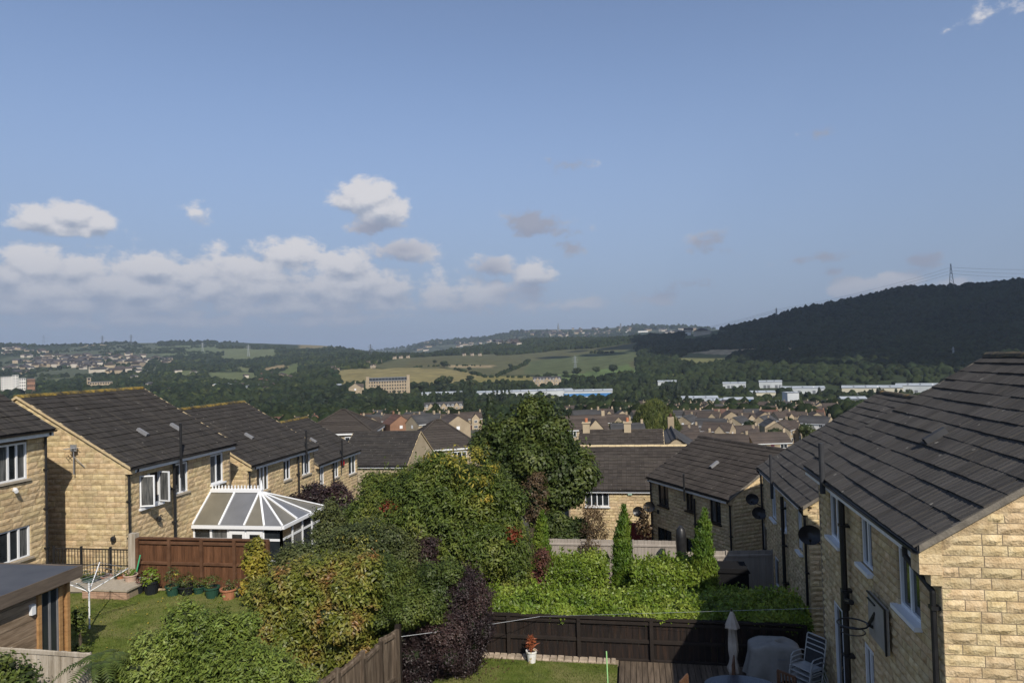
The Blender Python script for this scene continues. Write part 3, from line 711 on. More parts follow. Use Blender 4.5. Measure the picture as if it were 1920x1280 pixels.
def pxblobs(Y, L, dep=1.0, foot=None):
    """photo-sized lumps at distance Y -> world ellipsoids"""
    out = []
    for q in L:
        px, py, rx, ry = q[:4]; y = Y+(q[4] if len(q) > 4 else 0); p = atY(px, py, y); a = atY(px+rx, py, y); b = atY(px, py-ry, y)
        X = abs(a[0]-p[0]); Zr = abs(b[2]-p[2]); out.append((p[0], p[1], p[2], X, (X+Zr)/2*dep, Zr))
    return out
def lumpy(blobs, r, k, prot=1.08):
    out = []
    for b in blobs:
        c, q = np.array(b[:3]), np.array(b[3:6]); out.append(tuple(c)+tuple(q*.88))
        for i in range(k):
            d = r.standard_normal(3)+np.array([0, -.5, .45]); d /= np.linalg.norm(d); u = r.uniform(.24, .46); out.append(tuple(c+d*q*(prot-u*.62))+tuple(q*u*r.uniform(.85, 1.2, 3)))
    return out
def plant(name, label, cat, blobs, n, L, W, mat, seed, base, group=None, clump=.16, per=26, extra=(), stems=4, core=.66, trunk_r=.05, dirbias=None, partname='foliage', fold=.25, depth=.3, fill=.6, lump=6, prot=1.08, shoots=1.0):
    r = np.random.default_rng(seed); base = np.array(base, float); t = thing(name, label, cat, tuple(base), group=group)
    if lump: blobs = lumpy(blobs, r, lump, prot)
    P, N_ = blob_pts(blobs, n, r, per, clump, depth); P2, N2 = blob_pts(blobs, int(n*fill), r, 3, clump*.5, .22, inner=.90); m0 = len(P); P = np.concatenate([P, P2]); N_ = np.concatenate([N_, N2])
    ns = int(n/170*shoots)
    if ns:   # sprays standing out of the outline
        S, D = blob_pts(blobs, ns, r, 1, .01, .08); D = D*.6+np.array([0, -.05, .75])+r.standard_normal(S.shape)*.35; D /= np.linalg.norm(D, axis=1, keepdims=True); ln = clump*r.uniform(.8, 2.6, (len(S), 1)); k_ = 9; f_ = np.tile(np.linspace(0, 1, k_), len(S))[:, None]
        P3 = np.repeat(S, k_, 0)+np.repeat(D*ln, k_, 0)*f_+r.standard_normal((len(S)*k_, 3))*L*.18; N3 = r.standard_normal(P3.shape)+np.repeat(D, k_, 0)*.4+np.array([0, 0, .4]); N3 /= np.linalg.norm(N3, axis=1, keepdims=True); P = np.concatenate([P, P3]); N_ = np.concatenate([N_, N3])
    keep = (P[:, 2] > base[2]-.05); P = P[keep]; N_ = N_[keep]
    V, F = leaf_np(P-base, N_, L, W, r, fold, dirbias); o = link(partname, mesh_np(partname, V, F, mat), t); o['kind'] = 'stuff'
    for (bl, n2, m2, pn) in extra:
        P, N_ = blob_pts(bl, n2, r, per, clump); V, F = leaf_np(P-base, N_, L, W, r, fold); e = link(pn, mesh_np(pn, V, F, m2), t); e['kind'] = 'stuff'
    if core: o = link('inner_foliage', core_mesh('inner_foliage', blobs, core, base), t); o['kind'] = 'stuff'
    if stems:
        s = MB(); big = sorted(blobs, key=lambda b: -b[3])[:stems]
        for b in big:
            c = np.array(b[:3])-base; s.tube([(c[0]*.05, c[1]*.05, -.1), (c[0]*.35, c[1]*.3, c[2]*.45), tuple(c)], [trunk_r, trunk_r*.7, trunk_r*.3], 6)
        link('stem', s.mesh('stem', m_bark), t)
    return t

# ---- prototypes of trees seen from afar: crown + trunk
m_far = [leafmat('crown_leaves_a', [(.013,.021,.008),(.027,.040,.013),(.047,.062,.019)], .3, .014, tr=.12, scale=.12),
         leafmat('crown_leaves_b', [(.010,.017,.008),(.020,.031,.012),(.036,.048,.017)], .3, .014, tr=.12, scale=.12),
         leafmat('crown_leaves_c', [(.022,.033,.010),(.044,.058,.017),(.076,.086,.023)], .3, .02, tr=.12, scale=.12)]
def proto_tree(kind, seed, mat):
    r = np.random.default_rng(seed); bl = []
    if kind == 'round':
        bl.append((0, 0, 5.6, 3.6, 3.6, 3.3))
        for i in range(9):
            a = r.uniform(0, 2*PI); q = r.uniform(1.6, 3.2); bl.append((q*math.cos(a), q*math.sin(a), r.uniform(3.6, 8.0), r.uniform(1.3, 2.1), r.uniform(1.3, 2.1), r.uniform(1.1, 1.8)))
    elif kind == 'tall':
        for i in range(10):
            f = i/9; q = (1-f)*2.2; a = i*2.4; bl.append((q*.6*math.cos(a), q*.6*math.sin(a), 2.5+f*9, 2.5-1.5*f, 2.5-1.5*f, 1.9))
    elif kind == 'poplar':
        for i in range(8): bl.append((.2*math.sin(i), .2*math.cos(i), 1.8+i*1.7, 1.15-.09*i, 1.15-.09*i, 1.5))
    else:
        for i in range(5): a = r.uniform(0, 2*PI); q = r.uniform(.2, 1.6); bl.append((q*math.cos(a), q*math.sin(a), r.uniform(1, 2.4), r.uniform(1, 1.7), r.uniform(1, 1.7), r.uniform(.8, 1.4)))
    P, N_ = blob_pts(bl, 2200 if kind != 'poplar' else 1100, r, 15, .55, .35, face=False); V, F = leaf_np(P, N_, .62, .46, r, .2)
    cv = core_mesh('crown', bl, .80, np.zeros(3)); nv = len(cv.vertices); v2 = np.zeros(nv*3, np.float32); cv.vertices.foreach_get('co', v2); tr = np.array([p.vertices[:] for p in cv.polygons])
    me = mesh_np('crown', np.concatenate([V, v2.reshape(-1, 3)]), np.concatenate([F, tr+len(V)]), mat); bpy.data.meshes.remove(cv)
    t = MB(); t.tube([(0, 0, -1), (.1, 0, 2.0), (.05, .1, 4.5)], [.34, .24, .12], 7)
    for k in range(3): a = k*2.1+seed; t.tube([(.08, 0, 2), (math.cos(a)*.9, math.sin(a)*.9, 3.6)], [.13, .05], 5)
    return me, t.mesh('trunk', m_bark)
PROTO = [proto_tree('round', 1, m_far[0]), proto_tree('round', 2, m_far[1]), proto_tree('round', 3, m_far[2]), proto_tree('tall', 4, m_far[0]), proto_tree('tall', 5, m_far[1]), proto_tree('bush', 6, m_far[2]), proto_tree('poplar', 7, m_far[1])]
def far_tree(k, x, y, s, label, group, sz=1.0, name='tree'):
    z = tz(x, y); o = thing(name, label, 'tree', (x, y, z-.3), random.uniform(0, 6.28), group); o.scale = (s, s, s*sz)
    a = link('crown', PROTO[k][0], o); a['kind'] = 'stuff'; link('trunk', PROTO[k][1], o); return o
def crowns(name, X, Y, S, mat, seed, label=None, sub=1, hz=.9):
    """a wood too large to count: every crown a lumpy mound, all one object"""
    r = np.random.default_rng(seed); n = len(X); bv, bf = ICO1 if sub == 1 else ICO2
    up = bv[:, 2] > -.45; mp = -np.ones(len(bv), int); mp[up] = np.arange(up.sum()); bv2 = bv[up]; bf2 = mp[bf[(up[bf]).all(1)]]
    Z = terr(X, Y); j = r.uniform(.68, 1.28, (n, len(bv2), 1)); sc_ = np.stack([S*r.uniform(.85, 1.2, n), S*r.uniform(.85, 1.2, n), S*hz*r.uniform(.8, 1.4, n)], -1)
    V = bv2[None]*j*sc_[:, None, :]+np.stack([X, Y, Z+S*.35], -1)[:, None, :]
    F = bf2[None]+(np.arange(n)*len(bv2))[:, None, None]
    o = link(name, mesh_np(name, V.reshape(-1, 3), F.reshape(-1, 3).astype(np.int32), mat, smooth=True)); o['kind'] = 'stuff'
    if label: o['label'] = label
    return o
# ================================================================== nearby houses
GL = 'stone houses of the left row'; GR = 'stone houses of the right row'
def rootof(eave, h, rz, z0, side):
    sg = 1 if side == 'east' else -1
    return (eave[0]-sg*h*math.cos(rz), eave[1]-sg*h*math.sin(rz), z0)
# --- house A, far left
A = House('stone_house', 'stone house cut off by the left edge, nearest of the left row', rootof((-19.18, 12.95), 4.6, 0, 1.0, 'east'), 0, 4.6, 7.0, 5.05, 2.55, ov=.28, group=GL, course=.2)
A.px_win('east', -2, 872, 52, 865, 832, 902, panes=3, sill=m_sill, curtain=(0, 2)); A.px_win('east', -2, 1022, 58, 1015, 991, 1052, panes=3, sill=m_sill, curtain=(2,))
A.walls(('east',), 260); A.roof(('east',), 200); A.eaves('east')
A.pipe('east', A.L-.12, -.6, 4.75, .04, swan=(0, -.26, .12))
# --- house B
B_ = House('stone_house', 'stone house with a broad sunlit gable and open white casement window above the brown fence', rootof((-17.77, 21.80), 4.72, 0, -.6, 'east'), 0, 4.72, 6.5, 5.05, 2.62, ov=.28, group=GL, course=.2)
B_.px_win('east', 262, 917, 302, 910, 884, 947, panes=2, opened=(0, 1), sill=m_white)
B_.px_win('east', 326, 893, 353, 886, 868, 924, panes=2, sill=m_sill, curtain=(1,))
B_.px_win('east', 395, 879, 419, 872, 851, 905, panes=2, sill=m_white, curtain=(0,))
B_.walls(('near', 'east'), 300); B_.roof(('east',), 300, ridge=m_ridge, vergem=m_vergeL); B_.eaves('east')
B_.pipe('east', .10, -.5, 4.72, .04, swan=(.25, -.26, .14))
u, _ = B_.on_wall('east', 323, 930); B_.pipe('east', u, -.5, 5.0, .055, -.10, 'soil_pipe'); B_.pipe('east', u+.12, 4.2, 6.35, .05, -.33, 'vent_pipe', clips=False)
for px, py in ((303, 824), (363, 813)):
    B_.vent('east', {303: 2.6, 363: 4.6}[px], .30 if px == 303 else .30)
# --- house C
C_ = House('stone_house', 'stone house with yellow lichen ridge behind the conservatory, third of the left row', rootof((-17.75, 29.6), 4.65, 0, -1.8, 'east'), 0, 4.65, 6.9, 5.05, 2.62, ov=.28, group=GL, course=.2)
C_.px_win('east', 482, 901, 504, 895, 873, 921, panes=3, sill=m_sill, curtain=(1,)); C_.px_win('east', 532, 881, 545, 878, 862, 899, panes=2, sill=m_sill); C_.px_win('east', 566, 869, 582, 866, 850, 889, panes=3, sill=m_sill, curtain=(1,))
C_.walls(('near', 'east'), 60); C_.roof(('east',), 60, ridge=m_ridge, vergem=m_vergeL); C_.eaves('east')
u, _ = C_.on_wall('east', 557, 890); C_.pipe('east', u, -.5, 4.9, .055, -.1, 'soil_pipe'); C_.pipe('east', u+.5, 4.3, 6.1, .05, -.33, 'vent_pipe', clips=False)
C_.pipe('east', .1, -.5, 4.72, .04, swan=(.2, -.26, .14)); C_.vent('east', 2.7, .34)
# --- house D
D_ = House('stone_house', 'stone house with a red alarm box under its eaves, farthest of the left row', rootof((-19.4, 39.9), 4.12, 0, -3.4, 'east'), 0, 4.12, 6.6, 5.05, 2.4, ov=.26, group=GL, course=.2)
D_.px_win('east', 599, 895, 608, 893, 875, 910, panes=2, sill=m_sill); D_.px_win('east', 625, 881, 635, 879, 862, 895, panes=2, sill=m_sill); D_.px_win('east', 654, 871, 667, 868, 854, 888, panes=2, sill=m_sill, curtain=(1,))
D_.walls(('near', 'east'), 0); D_.roof(('east',), 0, ridge=m_ridge); D_.eaves('east')
u, _ = D_.on_wall('east', 623, 890); D_.pipe('east', u, 0, 4.9, .055, -.1, 'soil_pipe'); D_.pipe('east', u+.9, 4.3, 6.2, .05, -.33, 'vent_pipe', clips=False); D_.vent('east', 3.0, .4)
m_redbox = M('red_plastic', [(.42,.02,.03)], .4)
u, z = D_.on_wall('east', 641, 866); b = MB(); Fm, _ = frame_of('east', D_.hw, D_.L); b.prism([(-.16, -.22), (.16, -.22), (.2, .05), (.1, .2), (-.1, .2), (-.2, .05)], -.12, 0); me = b.mesh('alarm_box', m_redbox); me.transform(Fm @ Matrix.Translation((u, 0, z))); link('alarm_box', me, D_.root)
# --- right row: R1
RZ1 = math.radians(-1.4)
R1 = House('stone_house', 'stone house at right edge with sunlit block gable and big weathered tile roof', rootof((3.78, 10.32), 4.07, RZ1, 0, 'west'), RZ1, 4.07, 6.98, 5.24, 2.5, ov=.30, tile=m_tileR, group=GR, course=.150)
R1.px_win('west', 1682, 1092, 1722, 1100, 1022, 1150, panes=2, sill=m_white, lab=None); R1.px_win('west', 1612, 1002, 1633, 1012, 962, 1062, panes=2, sill=m_white); R1.px_win('west', 1554, 962, 1576, 974, 931, 1012, panes=2, sill=m_white)
u0, z0 = R1.on_wall('west', 1562, 1180); u1, z1 = R1.on_wall('west', 1592, 1150)
R1.window('west', u0, .12, 1.25, 2.25, panes=2, kind='patio_door', curtain=(1,))
u2, z2 = R1.on_wall('west', 1617, 1215); u3, _ = R1.on_wall('west', 1637, 1240); R1.window('west', u2, .9, max(.6, u3-u2), 1.45, panes=2)
R1.walls(('near', 'west'), 300); R1.roof(('west',), 300, tw=.30, gauge=.345, ridge=m_ridgeR, vergem=m_vergeR); R1.eaves('west', m_whitep, y0=.31)
u, _ = R1.on_wall('west', 1592, 1010); R1.pipe('west', u, 0.1, 5.0, .06, -.12, 'soil_pipe', mat=m_black); R1.pipe('west', u-.45, 4.95, 6.0, .055, -.36, 'vent_pipe', clips=False, mat=m_dgrey)
R1.pipe('west', R1.L-.12, .05, 4.55, .04, swan=(-.32, -.30, .42)); R1.vent('west', 5.55-2.0, .36, w=.16, l=.42, mat=m_dgrey)
bx = MB(); Fm, _ = frame_of('west', R1.hw, R1.L); bx.tube([(u-.02, -.12, 2.9), (u+.45, -.12, 3.02)], .055, 8); bx.tube([(u, -.12, 2.72), (u+.02, -.12, 3.1)], .085, 10); me = bx.mesh('pipe_branch', m_black); me.transform(Fm); link('pipe_branch', me, R1.root)
# corbel stones under the near eave
cb = MB()
for i, (w_, z_) in enumerate(((.27, 4.985), (.27, 4.835), (.13, 4.685))): cb.box(-R1.hw-w_, -R1.hw+.02, -.012+.003*i, .30, z_, z_+.142)
cb.prism([(-4.04,5.129),(-3.75,5.129),(-3.75,5.325),(-4.04,5.145)], -.008, .30)
link('corbel', cb.mesh('corbel', m_stone), R1.root)
# R2, R3
R2 = House('stone_house', 'shaded stone house with a black satellite dish at its corner, second of the right row', rootof((4.94, 22.1), 4.81, 0, -1.85, 'west'), 0, 4.81, 7.4, 5.04, 2.99, ov=.16, tile=m_tileR, group=GR, course=.155)
R2.px_win('west', 1446, 942, 1454, 945, 908, 972, panes=2, sill=m_white); R2.px_win('west', 1469, 975, 1474, 977, 940, 992, panes=1, sill=m_white); R2.px_win('west', 1495, 985, 1503, 992, 958, 1032, panes=2, sill=m_white)
R2.px_win('west', 1430, 1020, 1438, 1025, 988, 1060, panes=2, kind='patio_door'); R2.px_win('west', 1452, 1075, 1460, 1080, 1048, 1100, panes=1)
R2.walls(('near', 'west'), 120); R2.roof(('west',), 260, tw=.30, gauge=.345, ridge=m_ridgeR, vergem=m_vergeR); R2.eaves('west')
u, _ = R2.on_wall('west', 1475, 1000); R2.pipe('west', u, .0, 4.7, .06, -.12, 'soil_pipe'); R2.pipe('west', u-1.1, 4.4, 6.0, .05, -.24, 'vent_pipe', clips=False, mat=m_dgrey)
R2.pipe('west', .12, 0, 4.7, .04, swan=(0, -.2, .2)); R2.pipe('west', R2.L-.1, 0, 4.7, .04, swan=(0, -.2, .2)); R2.vent('west', 2.6, .35, mat=m_dgrey)
R3 = House('stone_house', 'brown tiled stone house peeping out between the two stepped roofs of the right row', rootof((9.5, 39.3), 4.8, 0, -3.6, 'west'), 0, 4.8, 7.2, 5.0, 2.55, ov=.25, tile=m_tileR, group=GR)
R3.walls((), 0); R3.roof(('west',), 0, vergem=m_vergeR); R3.eaves('west')
# M1 rotated house
RZM = math.radians(31.1)
M1 = House('stone_house', 'stone house with dark brown window frames standing at an angle, its front wall in shade', rootof((3.9, 30.9), 3.42, RZM, -3.1, 'west'), RZM, 3.42, 6.5, 4.65, 1.86, ov=.22, tile=m_tileM, group='stone houses below the gardens', course=.165)
for (a, bb, c, d) in ((1234, 1253, 907, 948), (1286, 1300, 922, 958), (1331, 1351, 932, 980)): M1.px_win('west', a, (c+d)/2-3, bb, (c+d)/2+3, c, d, panes=2, mat=m_dark, sill=m_dark, curtain=(0,) if a == 1331 else ())
M1.px_win('west', 1233, 1005, 1259, 1010, 990, 1040, panes=2, mat=m_dark, kind='patio_door'); M1.px_win('west', 1286, 1030, 1318, 1040, 1012, 1055, panes=2, mat=m_dark)
M1.walls(('near', 'west'), 0); M1.roof(('west',), 60, vergem=m_vergeR); M1.eaves('west', m_whitep)
M1.pipe('west', M1.L-.1, 0, 4.3, .04, swan=(0, -.2, .2)); M1.pipe('west', .1, 0, 4.3, .04, swan=(0, -.2, .2))
u, _ = M1.on_wall('west', 1306, 960); M1.pipe('west', u, 0, 4.2, .045, -.1, 'soil_pipe'); M1.pipe('west', u-.5, 4.0, 5.3, .045, -.3, 'vent_pipe', clips=False); M1.vent('west', 3.0, .42)
# L1: ridge across the view (local y runs along +x): rotate -90
def hx(name, label, x0, x1, Y, zc, h, he, rise, tile, group, faces=('east',), **k):
    # house whose ridge runs along world x; its 'east' side faces the viewer (-Y)
    H = House(name, label, (x0, Y+h, zc), -PI/2, h, x1-x0, he, rise, tile=tile, group=group, **k); return H
L1 = hx('stone_house', 'sunlit stone house with one white four-pane window right of the tall tree', -4.45, 3.5, 45, -5.75, 4.05, 4.95, 2.3, m_tileM, 'stone houses below the gardens', ov=.2, course=.19)
L1.px_win('east', 1097, 934, 1142, 933, 919, 949, panes=4, sill=m_white); L1.px_win('east', 1176, 992, 1191, 992, 984, 1004, panes=1)
L1.walls(('east',), 0); L1.roof(('east',), 0, ridge=m_vergeL, vergem=m_vergeL); L1.eaves('east', m_white)
u, z = L1.on_wall('east', 1181, 922); b = MB(); b.box(-.13, .13, -.1, .01, -.17, .17); Fm, _ = frame_of('east', L1.hw, L1.L); me = b.mesh('alarm_box', M('mint_plastic', [(.45,.62,.50)], .4)); me.transform(Fm @ Matrix.Translation((u, 0, z))); link('alarm_box', me, L1.root)
L1b = hx('stone_house', 'brown tiled house with a small sunlit gable right behind the four-pane house', -4.8, 2.4, 57, -6.2, 4.0, 4.9, 2.6, m_tileM, 'stone houses below the gardens', ov=.2)
L1b.walls((), 0, m_stoneflat); L1b.roof(('east',), 0, vergem=m_vergeL); L1b.eaves('east', m_white)
# chimneys on L1b
for xx in (-4.2, -.6):
    b = MB(); b.box(-.35, .35, -.3, .3, 0, 1.5); b.box(-.42, .42, -.37, .37, 1.5, 1.62); b.mi = 1; b.tube([(-.15, 0, 1.62), (-.15, 0, 1.95)], .12, 8); b.tube([(.15, 0, 1.62), (.15, 0, 1.95)], .12, 8)
    o = link('chimney', b.mesh('chimney', [m_stoneflat, M('clay_pot', [(.42,.16,.08)], .8)]), L1b.root); o.location = (0, xx+4.8, 6.6)
# E: ridge along x, gable to the right
E_ = hx('stone_house', 'dark scallop tiled house with a pointed pale gable beyond the left row', -24.5, -18.4, 53.5, -5.6, 3.9, 5.0, 2.35, m_tileL, 'stone houses below the gardens', ov=.2)
E_.walls((), 0, m_stoneflat); E_.roof(('east',), 0, vergem=m_vergeL); E_.eaves('east', m_whitep)
# hip roofed houses F and G
def hip_house(label, c, rz, w, d, he, rise, win=True):
    z = tz(c[0], c[1]); t = thing('hip_roof_house', label, 'house', (c[0], c[1], c[2]), rz, 'stone houses below the gardens'); b = MB(); b.box(-w/2, w/2, -d/2, d/2, z-c[2]-1, he); link('wall', b.mesh('wall', m_stoneflat), t)
    o = .3; r = MB(); rl = max(0, (w-d)/2)
    V = [(-w/2-o, -d/2-o, he), (w/2+o, -d/2-o, he), (w/2+o, d/2+o, he), (-w/2-o, d/2+o, he), (-rl-.02, 0, he+rise), (rl+.02, 0, he+rise)]
    r.add(V, [(0, 1, 5, 4), (1, 2, 5), (2, 3, 4, 5), (3, 0, 4), (3, 2, 1, 0)]); rf = link('roof', r.mesh('roof', m_tileM), t)
    # tile courses as low steps
    st = MB(); n = 12
    for i in range(n):
        f = i/n; g = (i+1)/n
        for q, (a, b2, p, s) in enumerate(((0,1,4,5),(1,2,5,5),(2,3,5,4),(3,0,4,4))):
            A0, B0, P0, S0 = (Vector(V[k]) for k in (a, b2, p, s)); l0 = A0.lerp(P0, f); l1 = B0.lerp(S0, f); u0 = A0.lerp(P0, g); u1 = B0.lerp(S0, g); nn = (l1-l0).cross(u0-l0).normalized()
            st.add([l0+nn*.05, l1+nn*.05, u1+nn*.012, u0+nn*.012, l0, l1], [(0, 1, 2, 3), (4, 5, 1, 0)])
    k = link('roof_tiles', st.mesh('roof_tiles', m_tileM), rf); k['kind'] = 'stuff'
    hp = MB()
    for a, p in ((0,4),(1,5),(2,5),(3,4),(4,5)): hp.tube([Vector(V[a])+Vector((0,0,.05)), Vector(V[p])+Vector((0,0,.07))], .11, 6)
    link('hip_tiles', hp.mesh('hip_tiles', m_tileM), rf)
    f = MB(); f.box(-w/2-o+.02, w/2+o-.02, -d/2-o+.02, d/2+o-.02, he-.18, he-.01); link('fascia', f.mesh('fascia', m_whitep), t)
    for u in (-w*.28, w*.22):
        b = MB(); b.box(u-.8, u+.8, -d/2-.05, -d/2+.05, he-1.5, he-.4); wn = link('window', b.mesh('window', m_white), t); g = MB()
        for q in range(3): g.box(u-.74+q*.52, u-.30+q*.52, -d/2-.06, -d/2, he-1.43, he-.47)
        link('pane', g.mesh('pane', m_glass), wn)
    return t
p = atY(798, 838, 76); hip_house('hipped brown roof house with white windows above the dome tree', (p[0]+1, 78, p[2]-5.0), math.radians(24), 8.2, 7.6, 5.0, 2.9)
p = atY(640, 806, 70); hip_house('hipped brown roof just behind the farthest house of the left row', (p[0]-.6, 72, p[2]-4.9), math.radians(12), 7.4, 7.0, 4.7, 2.2)

# ================================================================== things fixed to the houses
def dish(label, P, face, tilt=.25, r=.4, group='satellite dishes', w=1.0):
    t = thing('satellite_dish', label, 'satellite dish', tuple(P), 0, group); F = Vector(face).normalized(); B = F.to_track_quat('Z', 'Y').to_matrix().to_4x4()
    b = MB(); prof = [(.001, 0)]+[(r*i/6, .16*r*(i/6)**2*2) for i in range(1, 7)]+[(r*1.02, .34*r), (r*.98, .30*r), (.001, -.02)]; b.lathe(prof, n=24, squash=(1, .88)); me = b.mesh('reflector', m_black, smooth=True); me.transform(B); link('reflector', me, t)
    a = MB(); tip = F*r*1.15+Vector((0, 0, -r*.55)); a.tube([Vector((0, 0, -r*.8)), tip], .014, 6); a.tube([tip-F*.02, tip+F*.10+Vector((0, 0, .04))], .035, 8); link('receiver_arm', a.mesh('receiver_arm', m_black), t)
    m = MB(); m.tube([-F*.04, -F*.14, -F*.14+Vector((w*.25, 0, -.22)), Vector((w*.42, 0, -.25))-F*.14], .02, 6); m.box(w*.42-.05, w*.42+.05, -.09, .09, -.33, -.13); link('bracket', m.mesh('bracket', m_black), t)
    return t
dish('largest black satellite dish seen in the gap before the right roof', atY(1519, 1003, 18.2), (-.25, -1, .35), r=.27)
dish('black satellite dish at the corner of the second right house', atY(1424, 962, 29.2), (-.25, -1, .35), r=.28)
dish('upper dark satellite dish on the angled house gable', atY(1411, 936, 30.0), (-.3, -1, .35), r=.26)
dish('grey dish at left corner of the angled house', atY(1218, 950, 36.0), (-.3, -1, .3), r=.30)
dish('lower grey dish in front of the sunlit wall', atY(1198, 959, 36.5), (-.3, -1, .3), r=.30)
# wall lamps, camera, aerial
def wall_lamp(label, P, cat, mat, kind):
    t = thing(kind, label, cat, tuple(P)); b = MB(); b.lathe([(.05, -.04), (.09, 0), (.09, .10), (.03, .16)], n=12); link('lamp_head', b.mesh('lamp_head', mat), t); a = MB(); a.tube([(0, 0, .1), (0, .10, .18), (0, .2, .12)], .02, 6); link('bracket', a.mesh('bracket', mat), t); return t
wall_lamp('round black lamp low on the broad sunlit gable', atY(212, 1013, 21.72), 'lamp', m_black, 'wall_lamp')
wall_lamp('black floodlight under the open casement window', B_.wall_point('east', B_.on_wall('east', 293, 975)[0], B_.on_wall('east', 293, 975)[1], .12), 'lamp', m_black, 'wall_lamp')
P = A.wall_point('east', *A.on_wall('east', 26, 917), .1); t = thing('security_camera', 'white security camera under the upper window at far left', 'camera', tuple(P)); b = MB(); b.tube([(-.02, -.02, 0), (.10, -.10, -.05)], .06, 10); link('camera_body', b.mesh('camera_body', m_white), t); b = MB(); b.box(-.12, -.02, -.04, .04, -.05, .05); link('bracket', b.mesh('bracket', m_white), t)
P = atY(138, 850, 21.65); t = thing('tv_aerial', 'small tv aerial on a bracket high on the sunlit gable', 'aerial', tuple(P)); b = MB(); b.tube([(0, 0, -.75), (0, 0, .25)], .02, 6); b.tube([(0, 0, -.1), (.35, .1, -.5)], .012, 6); link('mast', b.mesh('mast', m_grey), t)
b = MB(); b.tube([(-.1, -.3, .2), (.12, .05, .2)], .014, 5)
for k in range(6): f = k/5; c = Vector((-.1+.22*f, -.3+.35*f, .2)); b.tube([c+Vector((-.14, .09, 0)), c+Vector((.14, -.09, 0))], .010, 5)
b.box(-.12, .12, -.02, .02, .08, .32); link('elements', b.mesh('elements', m_metal), t)
# basketball hoop on R1
uh, zh = R1.on_wall('west', 1654, 1150); P = R1.wall_point('west', uh, 3.2, .06)
t = thing('basketball_hoop', 'grey basketball backboard with black rim on the shaded wall', 'basketball hoop', tuple(P), RZ1); b = MB(); b.prism([(-.03, -.38), (-.03, .38), (.02, .38), (.02, -.38)], -.48, .48); me = b.mesh('backboard', M('backboard_grey', [(.26,.245,.215),(.32,.30,.265)], .6, 6)); link('backboard', me, t)
b = MB(); b.box(-.055, -.03, -.50, -.455, -.39, .39); b.box(-.055, -.03, -.455, .48, .365, .39); b.box(-.055, -.03, .05, .46, .25, .275); link('border', b.mesh('border', m_black), t)
b = MB(); pts = [(-.36+.25*math.cos(a*PI/12), .25+.25*math.sin(a*PI/12), -.14) for a in range(25)]; b.tube(pts, .016, 6, cap=False); pts2 = [(-.36+.2*math.cos(a*PI/12), .25+.2*math.sin(a*PI/12), -.28) for a in range(25)]; b.tube(pts2, .010, 5, cap=False)
b.bar((-.12, .25, -.14), (0, .25, -.2), .06, .05); b.bar((-.10, .25, -.16), (-.02, .1, .12), .04, .04); link('rim', b.mesh('rim', m_black), t)

